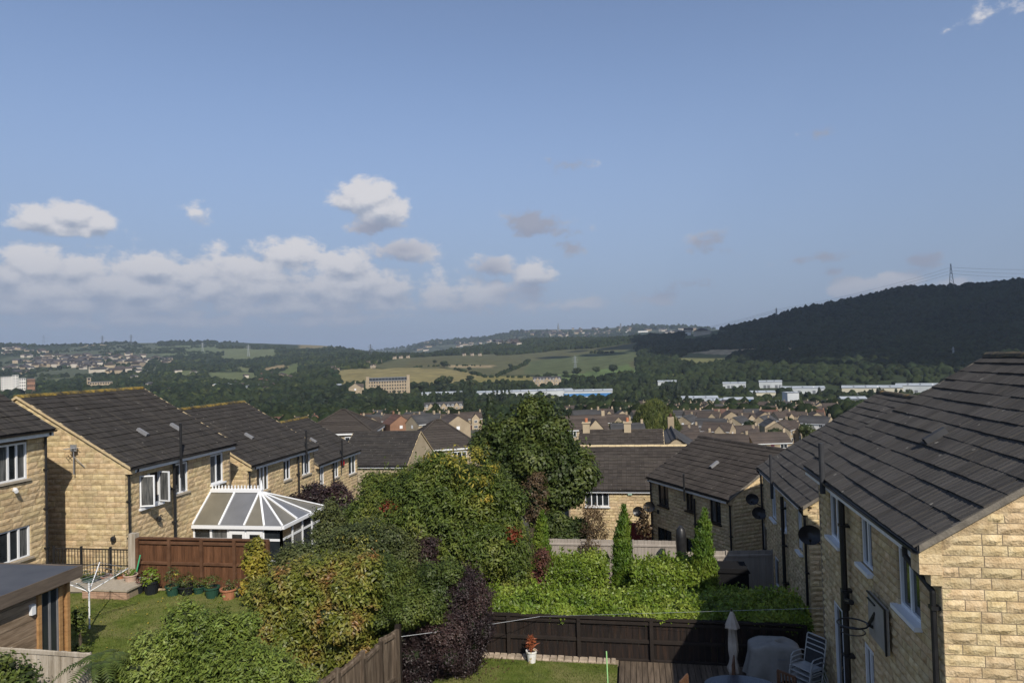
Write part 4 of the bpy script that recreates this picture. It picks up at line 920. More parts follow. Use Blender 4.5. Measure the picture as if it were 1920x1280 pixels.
# ================================================================== conservatory
def conservatory():
    Wx = B_.W.translation.x+B_.hw; rw = atX(395, 921, Wx); ew = atX(354, 986, Wx); ze, zr = ew[2], rw[2]; yr = rw[1]; y0 = ew[1]
    re = atY(487, 926, yr); xr = re[0]; cn = atZ(534, 984, ze); cf = atZ(607, 948, ze); y0 = (y0+cn[1])/2; zb = -.55
    x1 = (cn[0]+cf[0])/2; y1 = cf[1]; t = thing('conservatory', 'white conservatory with a ribbed polycarbonate roof behind the brown fence', 'conservatory', (Wx+.02, yr, zb)); O = np.array((Wx+.02, yr, zb))
    g = lambda x, y, z: Vector((x, y, z))-Vector(O)
    R0 = g(Wx+.02, yr, zr); R1_ = g(xr, yr, zr); a0 = g(Wx+.02, y0, ze); a1 = g(x1, y0, ze); b1 = g(x1, y1, ze); b0 = g(Wx+.02, y1, ze)
    m_poly = M('polycarbonate', [(.12,.11,.085),(.17,.155,.12)], .35, .9, spec=.5); m_poly2 = M('polycarbonate_grey', [(.12,.122,.128),(.16,.163,.17)], .3, .9, spec=.5)
    def pane(vs, m):
        n = (vs[1]-vs[0]).cross(vs[2]-vs[0]).normalized(); b = MB(); k = len(vs); b.add([v for v in vs]+[v-n*.03 for v in vs], [tuple(range(k)), tuple(range(k, 2*k))[::-1]]+[(i, k+i, k+(i+1) % k, (i+1) % k) for i in range(k)]); link('roof_panel', b.mesh('roof_panel', m), t)
    bars = []; fr = [0, .38, .74, 1.0]; top = [R0, R0.lerp(R1_, .55), R1_, R1_]; bot = [a0, a0.lerp(a1, .34), a0.lerp(a1, .66), a0.lerp(a1, .86)]
    seq = [(R0, a0), (R0.lerp(R1_, .5), a0.lerp(a1, .30)), (R1_, a0.lerp(a1, .58)), (R1_, a0.lerp(a1, .80)), (R1_, a1), (R1_, a1.lerp(b1, .33)), (R1_, a1.lerp(b1, .66)), (R1_, b1), (R1_, b0.lerp(b1, .6)), (R0.lerp(R1_, .5), b0.lerp(b1, .3)), (R0, b0)]
    for i in range(len(seq)-1):
        (p, q), (p2, q2) = seq[i], seq[i+1]; vs = [q, q2, p2] if (p-p2).length < 1e-4 else [q, q2, p2, p]; pane(vs, m_poly if i % 2 == 0 else m_poly2)
    for p, q in seq: b = MB(); d = (q-p).normalized()*.0; b.bar(p+Vector((0, 0, .03)), q+Vector((0, 0, .03)), .075, .05); link('glazing_bar', b.mesh('glazing_bar', m_white), t)
    b = MB(); b.bar(R0+Vector((0, 0, .05)), R1_+Vector((.12, 0, .05)), .16, .14); link('ridge_bar', b.mesh('ridge_bar', m_white), t)
    n = 15
    for i in range(n): c = R0.lerp(R1_, (i+.5)/n); b = MB(); b.prism([(c.x-.04, c.z+.12), (c.x+.04, c.z+.12), (c.x+.02, c.z+.20), (c.x+.035, c.z+.24), (c.x, c.z+.28), (c.x-.035, c.z+.24), (c.x-.02, c.z+.20)], c.y-.015, c.y+.015); link('cresting', b.mesh('cresting', m_white), t)
    b = MB(); b.tube([R1_+Vector((.08, 0, .1)), R1_+Vector((.08, 0, .32)), R1_+Vector((.08, 0, .5))], [.07, .045, .01], 8); link('finial', b.mesh('finial', m_white), t)
    for p, q in ((a0, a1), (a1, b1), (b1, b0)): b = MB(); b.bar(p+Vector((0, 0, -.06)), q+Vector((0, 0, -.06)), .16, .13); link('gutter', b.mesh('gutter', m_white), t)
    # walls: frames with glass
    H = ze-zb
    def side(p, q, n, door=()):
        d = q-p
        for i in range(n+1):
            c = p.lerp(q, i/n); b = MB(); b.box(c.x-.045, c.x+.045, c.y-.045, c.y+.045, 0, H-.12); link('post', b.mesh('post', m_white), t)
        for zz in (.02, .55, H-.62, H-.17):
            b = MB(); b.bar(Vector((p.x, p.y, zz+.04)), Vector((q.x, q.y, zz+.04)), .07, .09); link('rail', b.mesh('rail', m_white), t)
        b = MB(); k = Vector((d.y, -d.x, 0)).normalized()*.01
        for i in range(n):
            c0 = p.lerp(q, i/n); c1 = p.lerp(q, (i+1)/n); g_ = MB(); o = Vector((0, 0, 0)); g_.add([Vector((c0.x, c0.y, .6))-k, Vector((c1.x, c1.y, .6))-k, Vector((c1.x, c1.y, H-.15))-k, Vector((c0.x, c0.y, H-.15))-k, Vector((c0.x, c0.y, .6))+k, Vector((c1.x, c1.y, .6))+k, Vector((c1.x, c1.y, H-.15))+k, Vector((c0.x, c0.y, H-.15))+k], [(0,1,2,3),(7,6,5,4),(0,4,5,1),(3,2,6,7)]); link('pane', g_.mesh('pane', m_glassd if i % 2 else m_glass), t)
            w_ = MB(); w_.bar(Vector((c0.x, c0.y, .3)), Vector((c1.x, c1.y, .3)), .05, .54); link('lower_panel', w_.mesh('lower_panel', m_white), t)
    iv = Vector((-.12, .12, 0)); A0 = a0+Vector((0, .12, 0)); A1 = a1+iv; B1 = b1+Vector((-.12, -.12, 0)); B0 = b0+Vector((0, -.12, 0))
    side(A0, A1, 5); side(A1, B1, 4); side(B1, B0, 4)
    # white door leaves in the near side
    for f0, f1 in ((.42, .60), (.62, .80)):
        p, q = A0.lerp(A1, f0), A0.lerp(A1, f1); b = MB(); y = p.y-.06
        b.box(p.x, q.x, y-.03, y+.03, .05, .75); b.box(p.x, q.x, y-.03, y+.03, H-.36, H-.2); b.box(p.x, p.x+.12, y-.03, y+.03, .75, H-.36); b.box(q.x-.12, q.x, y-.03, y+.03, .75, H-.36); dd = link('door', b.mesh('door', m_white), t); b = MB(); b.box(p.x+.1, q.x-.1, y-.01, y+.01, .74, H-.34); link('pane', b.mesh('pane', m_glass), dd)
    fl = MB(); fl.box(A0.x, A1.x, A0.y, B0.y, -.3, .02); link('floor_slab', fl.mesh('floor_slab', m_grey), t)
conservatory()
# ================================================================== gardens
m_lawn = M('lawn_grass', [(.058,.080,.016),(.092,.120,.023),(.138,.150,.040)], .95, 3.0, 8, spec=.1, bump=.8, bscale=55, noise2=((.20,.175,.075), .8, .46, .70, .75))
m_blade = leafmat('grass_blade', [(.06,.09,.016),(.10,.135,.024),(.15,.16,.045)], .35, spec=.15)
def lawn(name, poly, z, n, seed):
    b = MB(); zs = [z for _ in poly]; me = b.add([(x, y, z) for x, y in poly], [tuple(range(len(poly)))]).mesh(name, m_lawn); o = link(name, me); o['kind'] = 'structure'
    r = np.random.default_rng(seed); P = np.array(poly); mn, mx = P.min(0), P.max(0); q = r.uniform(mn, mx, (n*2, 2)); q = q[inpoly(q[:, 0], q[:, 1], poly)][:n]; k = len(q)
    h = r.uniform(.02, .055, k); a = r.uniform(0, 6.28, k); w = .007; base = np.column_stack([q, np.full(k, z)]); s = np.column_stack([np.cos(a)*w, np.sin(a)*w, np.zeros(k)]); tip = base+np.column_stack([r.normal(0, .018, k), r.normal(0, .018, k), h])
    V = np.stack([base-s, base+s, tip], 1).reshape(-1, 3); g = link('grass', mesh_np('grass', V, np.arange(k*3).reshape(-1, 3), m_blade)); g['kind'] = 'stuff'; g['label'] = 'short mown grass blades on the '+name.replace('_', ' ')
lawn('left_lawn', [(-17.6, 12.2), (-9.2, 12.2), (-9.6, 19.1), (-15.2, 19.15), (-17.6, 18.6)], 1.06, 26000, 3)
lawn('right_lawn', [(-5.6, 12.0), (-.62, 12.0), (-.62, 17.82), (-4.9, 17.82)], .06, 22000, 4)
m_edge = M('edging_stone', [(.24,.19,.14),(.36,.29,.21),(.42,.33,.26)], .9, 6, var=.2, bump=.5)
def edging():
    b = MB(); b.box(-4.6, -.6, 17.80, 18.08, -.1, .07); base = b.build('stone_edging', m_mortar); base['kind'] = 'structure'
    x = -4.6
    while x < -.7:
        w = random.uniform(.14, .24); s = MB(); s.add([(0, 0, 0), (w-.015, 0, 0), (w-.015, .24, 0), (0, .24, 0), (.012, .012, .045), (w-.027, .012, .05), (w-.027, .228, .045), (.012, .228, .05)], [(4, 5, 6, 7), (0, 1, 5, 4), (1, 2, 6, 5), (2, 3, 7, 6), (3, 0, 4, 7)]); o = link('edging_stone', s.mesh('edging_stone', m_edge), base, (x, 17.82+random.uniform(-.02, .02), .072)); x += w
edging()
# deck boards
m_deck = M('deck_board', [(.060,.045,.032),(.105,.078,.054),(.14,.105,.074)], .85, 2.4, 6, var=.22, stretch=(6,.7,6), bump=.4, bscale=14)
dk = MB(); dk.box(-.58, 3.86, 12.0, 17.96, -.05, .05); deck = dk.build('deck', m_dark); deck['kind'] = 'structure'
w = .142; n = int(4.42/w); me = MB().box(0, w-.012, 12.0, 17.97, 0, .03).mesh('deck_board', m_deck)
for i in range(n): link('deck_board', me, deck, (-.57+i*w, 0, .055+random.uniform(0, .004)))
# leaf litter by the purple bush
r_ = np.random.default_rng(5); q = np.column_stack([r_.normal(-4.3, .5, 260), r_.normal(17.35, .5, 260), np.full(260, .11)]); q = q[(q[:, 1] < 17.8)]; V, F = leaf_np(q, np.tile([0, 0, 1.], (len(q), 1))+r_.normal(0, .3, (len(q), 3)), .07, .04, r_); o = link('fallen_leaves', mesh_np('fallen_leaves', V, F, m_leaf_brown)); o['kind'] = 'stuff'; o['label'] = 'dry brown leaves fallen on the lawn by the purple bush'
q = np.column_stack([r_.uniform(-16.8, -10, 420), r_.uniform(13, 19, 420), np.full(420, 1.10)]); V, F = leaf_np(q, np.tile([0, 0, 1.], (len(q), 1))+r_.normal(0, .3, (len(q), 3)), .06, .045, r_); o = link('fallen_leaves', mesh_np('fallen_leaves', V, F, m_leaf_yellow)); o['kind'] = 'stuff'; o['label'] = 'small yellow leaves and daisies scattered over the left lawn'

# ---------------------------------------------------------------- fences
def fence(label, A, B, ztop, zbot, nposts, bw, mboard, mrail, rails=(.04, .5, .93), cap=False, post=.09, front=-1, group=None, arris=.05, postm=None, quota=300):
    """boards between A and B (world xy); rails and posts stand on the viewer's side"""
    A = Vector((A[0], A[1], 0)); B = Vector((B[0], B[1], 0)); d = (B-A); Ln = d.length; d.normalize(); nrm = Vector((d.y, -d.x, 0))*(-front); zt = (lambda f: ztop[0]*(1-f)+ztop[1]*f) if isinstance(ztop, tuple) else (lambda f: ztop)
    t = thing('wooden_fence', label, 'fence', (A.x, A.y, zbot), math.atan2(d.y, d.x), group); n = int(Ln/bw); s = -1 if front < 0 else 1
    for i in range(n):
        h = zt((i+.5)/n)-zbot; b = MB(); x = i*Ln/n; o = .006*(i % 2); b.box(x+.003, x+Ln/n-.003, o*1.0, .018+o, 0, h+random.uniform(-.008, .004)); link('board', b.mesh('board', mboard), t)
    for f in rails:
        b = MB(); h0 = zt(0)-zbot; h1 = zt(1)-zbot; M_ = []; y0, y1 = (-arris, -.002) if front < 0 else (.03, .03+arris)
        zz0, zz1 = h0*f, h1*f; b.add([(0, y0, zz0-.04), (Ln, y0, zz1-.04), (Ln, y1, zz1-.045), (0, y1, zz0-.045), (0, y0, zz0+.03), (Ln, y0, zz1+.03), (Ln, y1, zz1+.045), (0, y1, zz0+.045)], [(0,3,2,1),(4,5,6,7),(0,1,5,4),(1,2,6,5),(2,3,7,6),(3,0,4,7)]); link('rail', b.mesh('rail', mrail), t)
    for i in range(nposts):
        f = i/max(1, nposts-1); x = f*Ln; h = zt(f)-zbot; b = MB(); y0, y1 = (-post-.004, -.004) if front < 0 else (.03, .03+post); b.box(x-post/2, x+post/2, y0, y1, -.2, h+.03); link('post', b.mesh('post', postm or mrail), t)
    if cap:
        b = MB(); h0 = zt(0)-zbot; h1 = zt(1)-zbot; b.add([(0, -.07, h0+.005), (Ln, -.07, h1+.005), (Ln, .06, h1+.005), (0, .06, h0+.005), (0, -.07, h0+.05), (Ln, -.07, h1+.05), (Ln, .06, h1+.05), (0, .06, h0+.05)], [(0,3,2,1),(4,5,6,7),(0,1,5,4),(1,2,6,5),(2,3,7,6),(3,0,4,7)]); link('capping', b.mesh('capping', mrail), t)
    return t
m_fdark = M('dark_stained_board', [(.009,.0065,.006),(.015,.010,.008),(.032,.017,.010)], .8, 2.2, 6, var=.25, stretch=(5,5,.6), bump=.4, bscale=18)
m_fdarkr = M('dark_stained_rail', [(.014,.010,.008),(.024,.017,.013)], .75, 3, bump=.3)
m_fbrown = M('red_brown_board', [(.060,.026,.012),(.10,.044,.020),(.145,.066,.032)], .85, 2.2, 6, var=.16, stretch=(5,5,.6), bump=.4, bscale=18)
m_fbrownr = M('red_brown_rail', [(.075,.034,.016),(.13,.065,.035)], .85, 3, bump=.3)
m_fcap = M('weathered_capping', [(.16,.105,.065),(.28,.21,.15)], .9, 4, bump=.4)
m_fcream = M('pale_taupe_board', [(.27,.235,.20),(.34,.30,.26)], .85, 2, var=.06, stretch=(4,4,.5))
m_fgrey = M('weathered_grey_board', [(.24,.20,.15),(.37,.32,.25),(.45,.40,.33)], .92, 2.0, 7, var=.16, stretch=(6,6,.5), bump=.6, bscale=20)
m_fold = M('old_brown_board', [(.050,.036,.025),(.090,.066,.046),(.16,.125,.092)], .92, 2.4, 6, var=.25, stretch=(5,5,.5), bump=.5, bscale=20)
m_fred = M('oxblood_board', [(.12,.018,.014),(.17,.028,.02)], .8, 2, var=.12, stretch=(4,4,.5))
fence('low black stained fence below the laurel hedge', (-5.35, 18.1), (4.0, 18.1), 1.10, .02, 6, .15, m_fdark, m_fdarkr, cap=True)
fence('red brown board fence behind the row of flower pots', (-15.7, 19.5), (-11.2, 19.5), 2.55, 1.0, 5, .125, m_fbrown, m_fbrownr, rails=(.52, .93), cap=True)
b = MB(); b.box(-16.0, -15.76, 19.4, 19.6, .6, 2.72); o = b.build('gate_post', m_fgrey, org=(-15.88, 19.5, .6)); setp(o, 'grey weathered timber post between railing and brown fence', 'post')
fence('pale taupe vertical board fence behind the cypresses', (-3.7, 27.4), (1.55, 27.4), .66, -1.35, 4, .13, m_fcream, m_fcream, rails=(.9,), arris=.03, post=.05)
fence('taupe fence panel set forward beside the covered parasol', (1.55, 26.4), (4.9, 26.9), .52, -1.35, 3, .13, m_fcream, m_fcream, rails=(.9,), arris=.03, post=.05)
fence('oxblood red fence in front of the four-pane house', (-.9, 41.5), (3.4, 39.5), -2.0, -4.3, 4, .16, m_fred, m_fred, rails=(.95,), arris=.03, post=.05)
fence('pale weathered plank fence in the bottom left corner', (-14.2, 11.85), (-10.55, 11.76), 2.48, .6, 3, .14, m_fgrey, m_fgrey, rails=(.98,), arris=.02, post=.02)
# garden boundary running away, stepping down in leaning old panels
pz = 1.62; a = Vector(atZ(574, 1279, pz)); e = Vector(atZ(742, 1184, pz)); d = e-a
segs = [(0, .30, 1.50), (.30, .58, 1.56), (.58, .80, 1.55), (.80, 1.0, 1.66)]
for i, (f0, f1, zt) in enumerate(segs):
    p, q = a.lerp(e, f0), a.lerp(e, f1-.01); fence(('nearest leaning panel', 'second old panel', 'third old panel', 'farthest upright panel')[i]+' of the worn brown fence between the gardens', (p.x, p.y), (q.x, q.y), (zt-.10, zt+.06) if i < 3 else zt, .0, 2, .12, m_fold, m_fold, rails=(.35, .95), group='panels of the worn fence between the gardens', front=-1)
b = MB(); b.box(-.06, .06, -.06, .06, 0, 1.75); o = b.build('fence_post', m_fdarkr, org=(0, 0, 0)); o.location = (e.x+.02, e.y+.1, 0); setp(o, 'dark square post at the far end of the worn fence', 'post')

# ---------------------------------------------------------------- railing, step, pots
rl = thing('iron_railing', 'black iron railing in front of the sunlit gable', 'railing', (-19.3, 20.0, 1.0)); b = MB()
for i in range(30): b = MB(); b.tube([(i*.115, 0, .06), (i*.115, 0, 1.03)], .012, 6, cap=False); link('bar', b.mesh('bar', m_black), rl)
for z in (.1, .52, 1.04): b = MB(); b.box(-.05, 3.40, -.018, .018, z-.018, z+.018); link('rail', b.mesh('rail', m_black), rl)
for x in (0, 1.05, 2.15, 3.35): b = MB(); b.box(x-.03, x+.03, -.03, .03, 0, 1.12); link('post', b.mesh('post', m_black), rl)
b = MB(); b.tube([(3.36, 0, 1.04), (3.55, -.1, .95), (3.75, -.25, .72)], .016, 6); link('handrail_end', b.mesh('handrail_end', m_black), rl)
m_brickp = M('pink_brick', [(.30,.19,.13),(.42,.28,.20)], .9, 6, var=.15, bump=.4)
st = thing('brick_step', 'low pinkish brick step by the pots', 'step', (-15.9, 18.3, 1.0)); b = MB(); b.box(-.75, .75, 0, 1.1, 0, .30); link('core', b.mesh('core', m_mortar), st)
for k in range(4):
    for i in range(6): b = MB(); b.box(-.76+i*.255+(k % 2)*.0, -.76+i*.255+.243, -.03, .09, k*.075+.005, k*.075+.072); link('brick', b.mesh('brick', m_brickp), st)
b = MB(); b.box(-.8, .8, -.06, 1.12, .305, .36); link('paving_slab', b.mesh('paving_slab', m_sill), st)
b = MB(); b.box(-18.9, -15.2, 18.95, 19.95, .9, 1.13); o = b.build('patio', m_sill); o['kind'] = 'structure'
m_terra = M('terracotta', [(.30,.12,.06),(.40,.18,.10)], .85, 8); m_pgreen = M('green_plastic_pot', [(.022,.065,.045)], .45); m_pblk = M('black_plastic_pot', [(.014,.016,.02)], .45); m_pgrey = M('grey_glazed_pot', [(.20,.24,.25)], .4); m_ppink = M('pinkish_pot', [(.42,.29,.22),(.5,.38,.3)], .8); m_soil = M('soil', [(.03,.02,.014)], .95)
def pot(label, P, r, h, mat, plantm=None, pn=260, pr=.22, ph=.22, leaf=.06, flower=None, group='flower pots by the brown fence', handle=False, name='flower_pot', oval=1.0):
    t = thing(name, label, 'flower pot', tuple(P), 0, group); b = MB(); b.lathe([(r*.72, 0), (r*.95, h*.86), (r*1.06, h*.86), (r*1.06, h), (r*.93, h), (r*.9, h*.86)], n=18, squash=(oval, 1)); link('pot', b.mesh('pot', mat, smooth=False), t); b = MB(); b.lathe([(r*.9, h*.84), (r*.5, h*.9)], n=14, squash=(oval, 1)); link('soil', b.mesh('soil', m_soil), t)
    if plantm:
        rr = np.random.default_rng(int(abs(P[0])*997) % 9999); Pp, Nn = blob_pts([(0, 0, h+ph*.55, pr*oval, pr, ph)], pn, rr, 12, pr*.35); V, F = leaf_np(Pp, Nn, leaf, leaf*.6, rr); o = link('leaves', mesh_np('leaves', V, F, plantm), t); o['kind'] = 'stuff'
        s = MB()
        for k in range(4): s.tube([(0, 0, h*.8), (math.cos(k*1.7)*pr*.6*oval, math.sin(k*1.7)*pr*.6, h+ph*.8)], .008, 5)
        link('stem', s.mesh('stem', m_bark), t)
        if flower: Pp, Nn = blob_pts([(0, 0, h+ph*.9, pr*.8, pr*.8, ph*.6)], 40, rr, 6, .05); V, F = leaf_np(Pp, Nn, .05, .05, rr); o = link('flowers', mesh_np('flowers', V, F, flower), t); o['kind'] = 'stuff'
    return t
gp = lambda px, py, z=1.06: atZ(px, py, z)
pot('small black pot with pinkish flowers beside the step', gp(262, 1111), .15, .22, m_pblk, m_leaf_pink, 160, .14, .14)
pot('large black pot with bright yellow green plant', gp(284, 1112), .24, .40, m_pblk, m_leaf_laurel, 420, .28, .26, .08, flower=m_leaf_pink)
pot('round green pot with tall flowering plant', gp(324, 1115), .21, .30, m_pgreen, m_leaf_rose, 420, .24, .36, flower=m_leaf_yellow)
pot('wide black pot between two green pots', gp(350, 1113), .25, .26, m_pblk, m_leaf_dark, 360, .25, .22, flower=m_leaf_yellow)
pot('smaller green pot right of the wide black pot', gp(373, 1111), .18, .20, m_pgreen, m_leaf_mid, 240, .2, .16)
pot('green pot holding dark bushy leaves', gp(398, 1119), .22, .32, m_pgreen, m_leaf_dark, 360, .22, .24)
pot('terracotta pot at the right end of the row', gp(429, 1121), .24, .30, m_terra, m_leaf_rose, 160, .16, .16)
pot('black pot half hidden by the yellow ivy', gp(449, 1117), .18, .22, m_pblk, m_leaf_mid, 240, .2, .2)
pot('small grey blue pot behind the black pot', gp(264, 1090, 1.2), .13, .18, m_pgrey, m_leaf_pink, 100, .1, .1)
pot('pinkish bowl pot with lime leaves on the step', gp(245, 1088, 1.36), .2, .2, m_ppink, m_leaf_laurel, 160, .16, .12)
pot('terracotta pot on the patio edge left of the bowl', gp(200, 1090, 1.15), .17, .2, m_terra, m_leaf_brown, 120, .14, .16)
pot('low terracotta pot with seedlings beside the bowl', gp(226, 1087, 1.3), .13, .15, m_terra, m_leaf_mid, 160, .2, .16)
pot('long green trough planted with dark leaves', gp(167, 1090, 1.15), .16, .16, m_pgreen, m_leaf_dark, 260, .16, .14, oval=1.8, name='plant_trough')
pot('black trough between green trough and terracotta', gp(187, 1090, 1.15), .14, .16, m_pblk, m_leaf_dark, 160, .14, .12, oval=1.4, name='plant_trough')
# white pot with red plant by the dark fence
m_pwhite = M('white_glazed_pot', [(.62,.60,.56),(.72,.70,.66)], .4, 6, noise2=((.45,.33,.12), 9, .58, .62, .8))
P = atZ(997, 1240, .06); P[1] = min(P[1], 17.75); t = pot('white pot with red spiky plant against the dark fence', P, .14, .30, m_pwhite, None, group=None)
rr = np.random.default_rng(8); n = 120; Pp = np.column_stack([rr.normal(0, .03, n), rr.normal(0, .03, n), rr.uniform(.28, .62, n)]); Nn = rr.normal(0, 1, (n, 3)); Nn[:, 2] *= .2; Nn /= np.linalg.norm(Nn, axis=1, keepdims=True); V, F = leaf_np(Pp, Nn, .14, .035, rr, dirbias=np.array([0, 0, .9])); o = link('leaves', mesh_np('leaves', V, F, M('red_cordyline', [(.17,.045,.02),(.27,.08,.03)], .5, 20, var=.3)), t); o['kind'] = 'stuff'
# rotary airer
P = atZ(168, 1178, 1.06); t = thing('rotary_airer', 'white rotary clothes airer standing on the left lawn', 'clothes airer', tuple(P)); b = MB(); b.tube([(0, 0, 0), (0, 0, 1.22)], .022, 8); link('pole', b.mesh('pole', m_white), t)
ends = []
for k in range(4): a_ = .45+k*PI/2; e_ = Vector((math.cos(a_)*.95, math.sin(a_)*.95, 1.5)); ends.append(e_); b = MB(); b.tube([(0, 0, .98), e_], .013, 6); link('arm', b.mesh('arm', m_white), t)
for j in range(5):
    f = .4+.15*j; b = MB(); q = [Vector((0, 0, .98)).lerp(v, f) for v in ends]; b.tube(q+[q[0]], .006, 4, cap=False); link('line', b.mesh('line', m_metal), t)
# prop poles and washing lines
m_prop = M('pale_green_pole', [(.30,.55,.22)], .5); m_prop2 = M('mint_green_pole', [(.06,.40,.19)], .5)
b = MB(); p0, p1 = atZ(273, 1088, 1.1), atY(263, 1040, 19.3); p0[1] = 19.3; b.tube([p0, p1], .02, 8); o = b.build('clothes_prop', m_prop2, org=tuple(p0)); setp(o, 'thin green clothes prop leaning on the brown fence', 'pole')
b = MB(); p1 = atY(1137, 1220, 15.2); b.tube([(p1[0]+.03, 15.0, 0.0), p1], .014, 8); o = b.build('clothes_prop', m_prop, org=(p1[0]+.03, 15.0, 0)); setp(o, 'light green clothes prop standing up from the right lawn', 'pole')
def wire(label, pts, r=.006, sag=.0, name='washing_line', mat=None, cat='line', n=12, group=None):
    a, b_ = Vector(pts[0]), Vector(pts[1]); P_ = []
    for i in range(n+1): f = i/n; p = a.lerp(b_, f); p.z -= sag*4*f*(1-f); P_.append(p)
    m = MB(); m.tube(P_, r, 5); o = m.build(name, mat or m_metal, org=tuple(a)); return setp(o, label, cat, group)
wire('thin pale washing line rising over the purple bush', (atZ(716, 1197, 1.5), atY(1012, 1155, 17.9)), .006, .02)
wire('faint washing line across the face of the laurel hedge', (atY(1012, 1155, 17.9), atY(1545, 1139, 16.9)), .003, .0)
# parasol
m_canvas = M('beige_canvas', [(.33,.29,.25),(.44,.39,.34)], .9, 5, bump=.5, bscale=12)
P = atY(1376, 1262, 17.0); t = thing('closed_parasol', 'closed beige parasol standing on the deck', 'parasol', (P[0], 17.0, .09)); b = MB(); n = 20; prof = [(.02, 1.72), (.05, 1.66), (.155, 1.36), (.15, 1.33), (.085, 1.30), (.10, 1.0), (.105, .8), (.075, .6), (.09, .5), (.13, .36), (.12, .27), (.03, .28)]; o0 = len(b.v)
for j, (r0, z0) in enumerate(prof):
    for k in range(n): a_ = 2*PI*k/n; rr_ = r0*(1+.22*math.sin(k*PI*2/n*7+z0*2.2)); b.v.append((rr_*math.cos(a_), rr_*math.sin(a_), z0+(.03*math.sin(a_*3) if z0 < .4 else 0)))
for j in range(len(prof)-1):
    for k in range(n): b.f.append((j*n+k, j*n+(k+1) % n, (j+1)*n+(k+1) % n, (j+1)*n+k)); b.m.append(0)
link('canopy', b.mesh('canopy', m_canvas, smooth=True), t); b = MB(); b.tube([(0, 0, -.05), (0, 0, 1.78)], .022, 8); link('pole', b.mesh('pole', m_dark), t); b = MB(); b.lathe([(.24, 0), (.24, .05), (.05, .09)], n=20); link('base', b.mesh('base', m_black), t)
# barbecue under a grey cover
m_cover = M('grey_cover', [(.20,.19,.175),(.27,.26,.24)], .8, 3, bump=.4, bscale=10)
def cover():
    t = thing('covered_barbecue', 'barbecue hidden under a light grey fitted cover beside the fence', 'barbecue', (3.14, 17.42, .09)); n = 96; rows = [(1.04, 0), (1.04, .55), (1.03, .9), (.985, .985), (.90, 1.0), (.80, 1.0), (.65, 1.02), (.5, 1.05), (.35, 1.09), (.22, 1.13), (.10, 1.16)]; rows = [(z*.86, s) for z, s in rows]; V = []; F = []
    for j, (z, s) in enumerate(rows):
        for k in range(n):
            a_ = 2*PI*k/n; c, s_ = math.cos(a_), math.sin(a_); e = 7; q = (abs(c)**e+abs(s_)**e)**(-1/e); g = max(0, 1-z)
            fo = 1+g*(.10*abs(math.sin(k*.19+.6*z))**3-.06*abs(math.sin(k*.33+1.3))**2+.03*math.sin(k*.9))
            x = c*q*.58*s*fo; zz = z-.075*max(0, (abs(c*q)-.55)/.45)*(1 if z > .5 else 0)+(.05*math.sin(k*.26)+.03*math.sin(k*.61) if j == len(rows)-1 else 0)
            V.append((x, s_*q*.34*s*fo, zz))
    for j in range(len(rows)-1):
        for k in range(n): F.append((j*n+k, j*n+(k+1) % n, (j+1)*n+(k+1) % n, (j+1)*n+k)[::-1])
    b = MB(); b.add(V, F); link('cover', b.mesh('cover', m_cover, smooth=True), t)
    b = MB(); b.box(.0, .17, -.405, -.395, .60, .635); link('maker_patch', b.mesh('maker_patch', m_grey), t)
    for sx in (-.42, .42): b = MB(); b.tube([(sx, -.24, 0), (sx, -.24, .25)], .02, 6); b.tube([(sx-.03, -.26, .06), (sx+.03, -.26, .06)], .06, 10); link('castor_leg', b.mesh('castor_leg', m_black), t)
cover()
# stacked garden chairs
m_frame = M('light_grey_tube', [(.40,.40,.39),(.46,.46,.45)], .35, 5, metal=.3); m_sling = M('black_sling', [(.025,.025,.027),(.04,.04,.042)], .8, 30)
def chair():
    t = thing('stacking_chair', '', 'chair', (0, 0, 0), 0, 'garden chairs stacked by the wall')
    for sy in (-1, 1):
        y = sy*.27; b = MB(); b.tube([(-.30, y, 0), (-.24, y, .60), (-.17, y, .655), (.10, y, .66), (.2, y, .62)], .014, 8); link('armrest', b.mesh('armrest', m_frame), t)
        b = MB(); b.tube([(.34, y*.93, 0), (.17, y*.93, .40), (.30, y*.93, .98), (.29, y*.8, 1.02)], .014, 8); link('rear_leg', b.mesh('rear_leg', m_frame), t)
        b = MB(); b.tube([(-.25, y, .40), (.17, y*.93, .38)], .012, 6); link('side_rail', b.mesh('side_rail', m_frame), t)
    for q in ([(-.25, -.27, .40), (-.25, .27, .40)], [(.17, -.25, .39), (.17, .25, .39)], [(.29, -.216, 1.02), (.29, .216, 1.02)]): b = MB(); b.tube(q, .013, 8); link('cross_rail', b.mesh('cross_rail', m_frame), t)
    b = MB(); b.add([(-.26, -.25, .415), (-.26, .25, .415), (0, .25, .39), (0, -.25, .39), (.17, .24, .40), (.17, -.24, .40)], [(0, 3, 2, 1), (3, 5, 4, 2)]); b.add([(-.26, -.25, .405), (-.26, .25, .405), (0, .25, .38), (0, -.25, .38), (.17, .24, .39), (.17, -.24, .39)], [(0, 1, 2, 3), (3, 2, 4, 5)]); link('seat', b.mesh('seat', m_frame), t)
    b = MB(); b.add([(.175, -.24, .43), (.175, .24, .43), (.285, .23, .99), (.285, -.23, .99), (.187, -.24, .43), (.187, .24, .43), (.297, .23, .99), (.297, -.23, .99)], [(0, 1, 2, 3), (7, 6, 5, 4), (0, 4, 5, 1), (3, 2, 6, 7)]); link('backrest', b.mesh('backrest', m_sling), t); return t
ch = chair(); cp = (3.66, 16.5)
names = ['bottom', 'second', 'third', 'topmost']
for k in range(4):
    c = ch if k == 0 else ch.copy()
    if k:
        C.objects.link(c)
        for x in list(ch.children): y_ = x.copy(); C.objects.link(y_); y_.parent = c
    c.location = (cp[0]+.02*k, cp[1]+.015*k, .09+.105*k); c.rotation_euler = (0, 0, math.radians(38)); c['label'] = f'{names[k]} grey tube garden chair of the stack by the shaded wall'
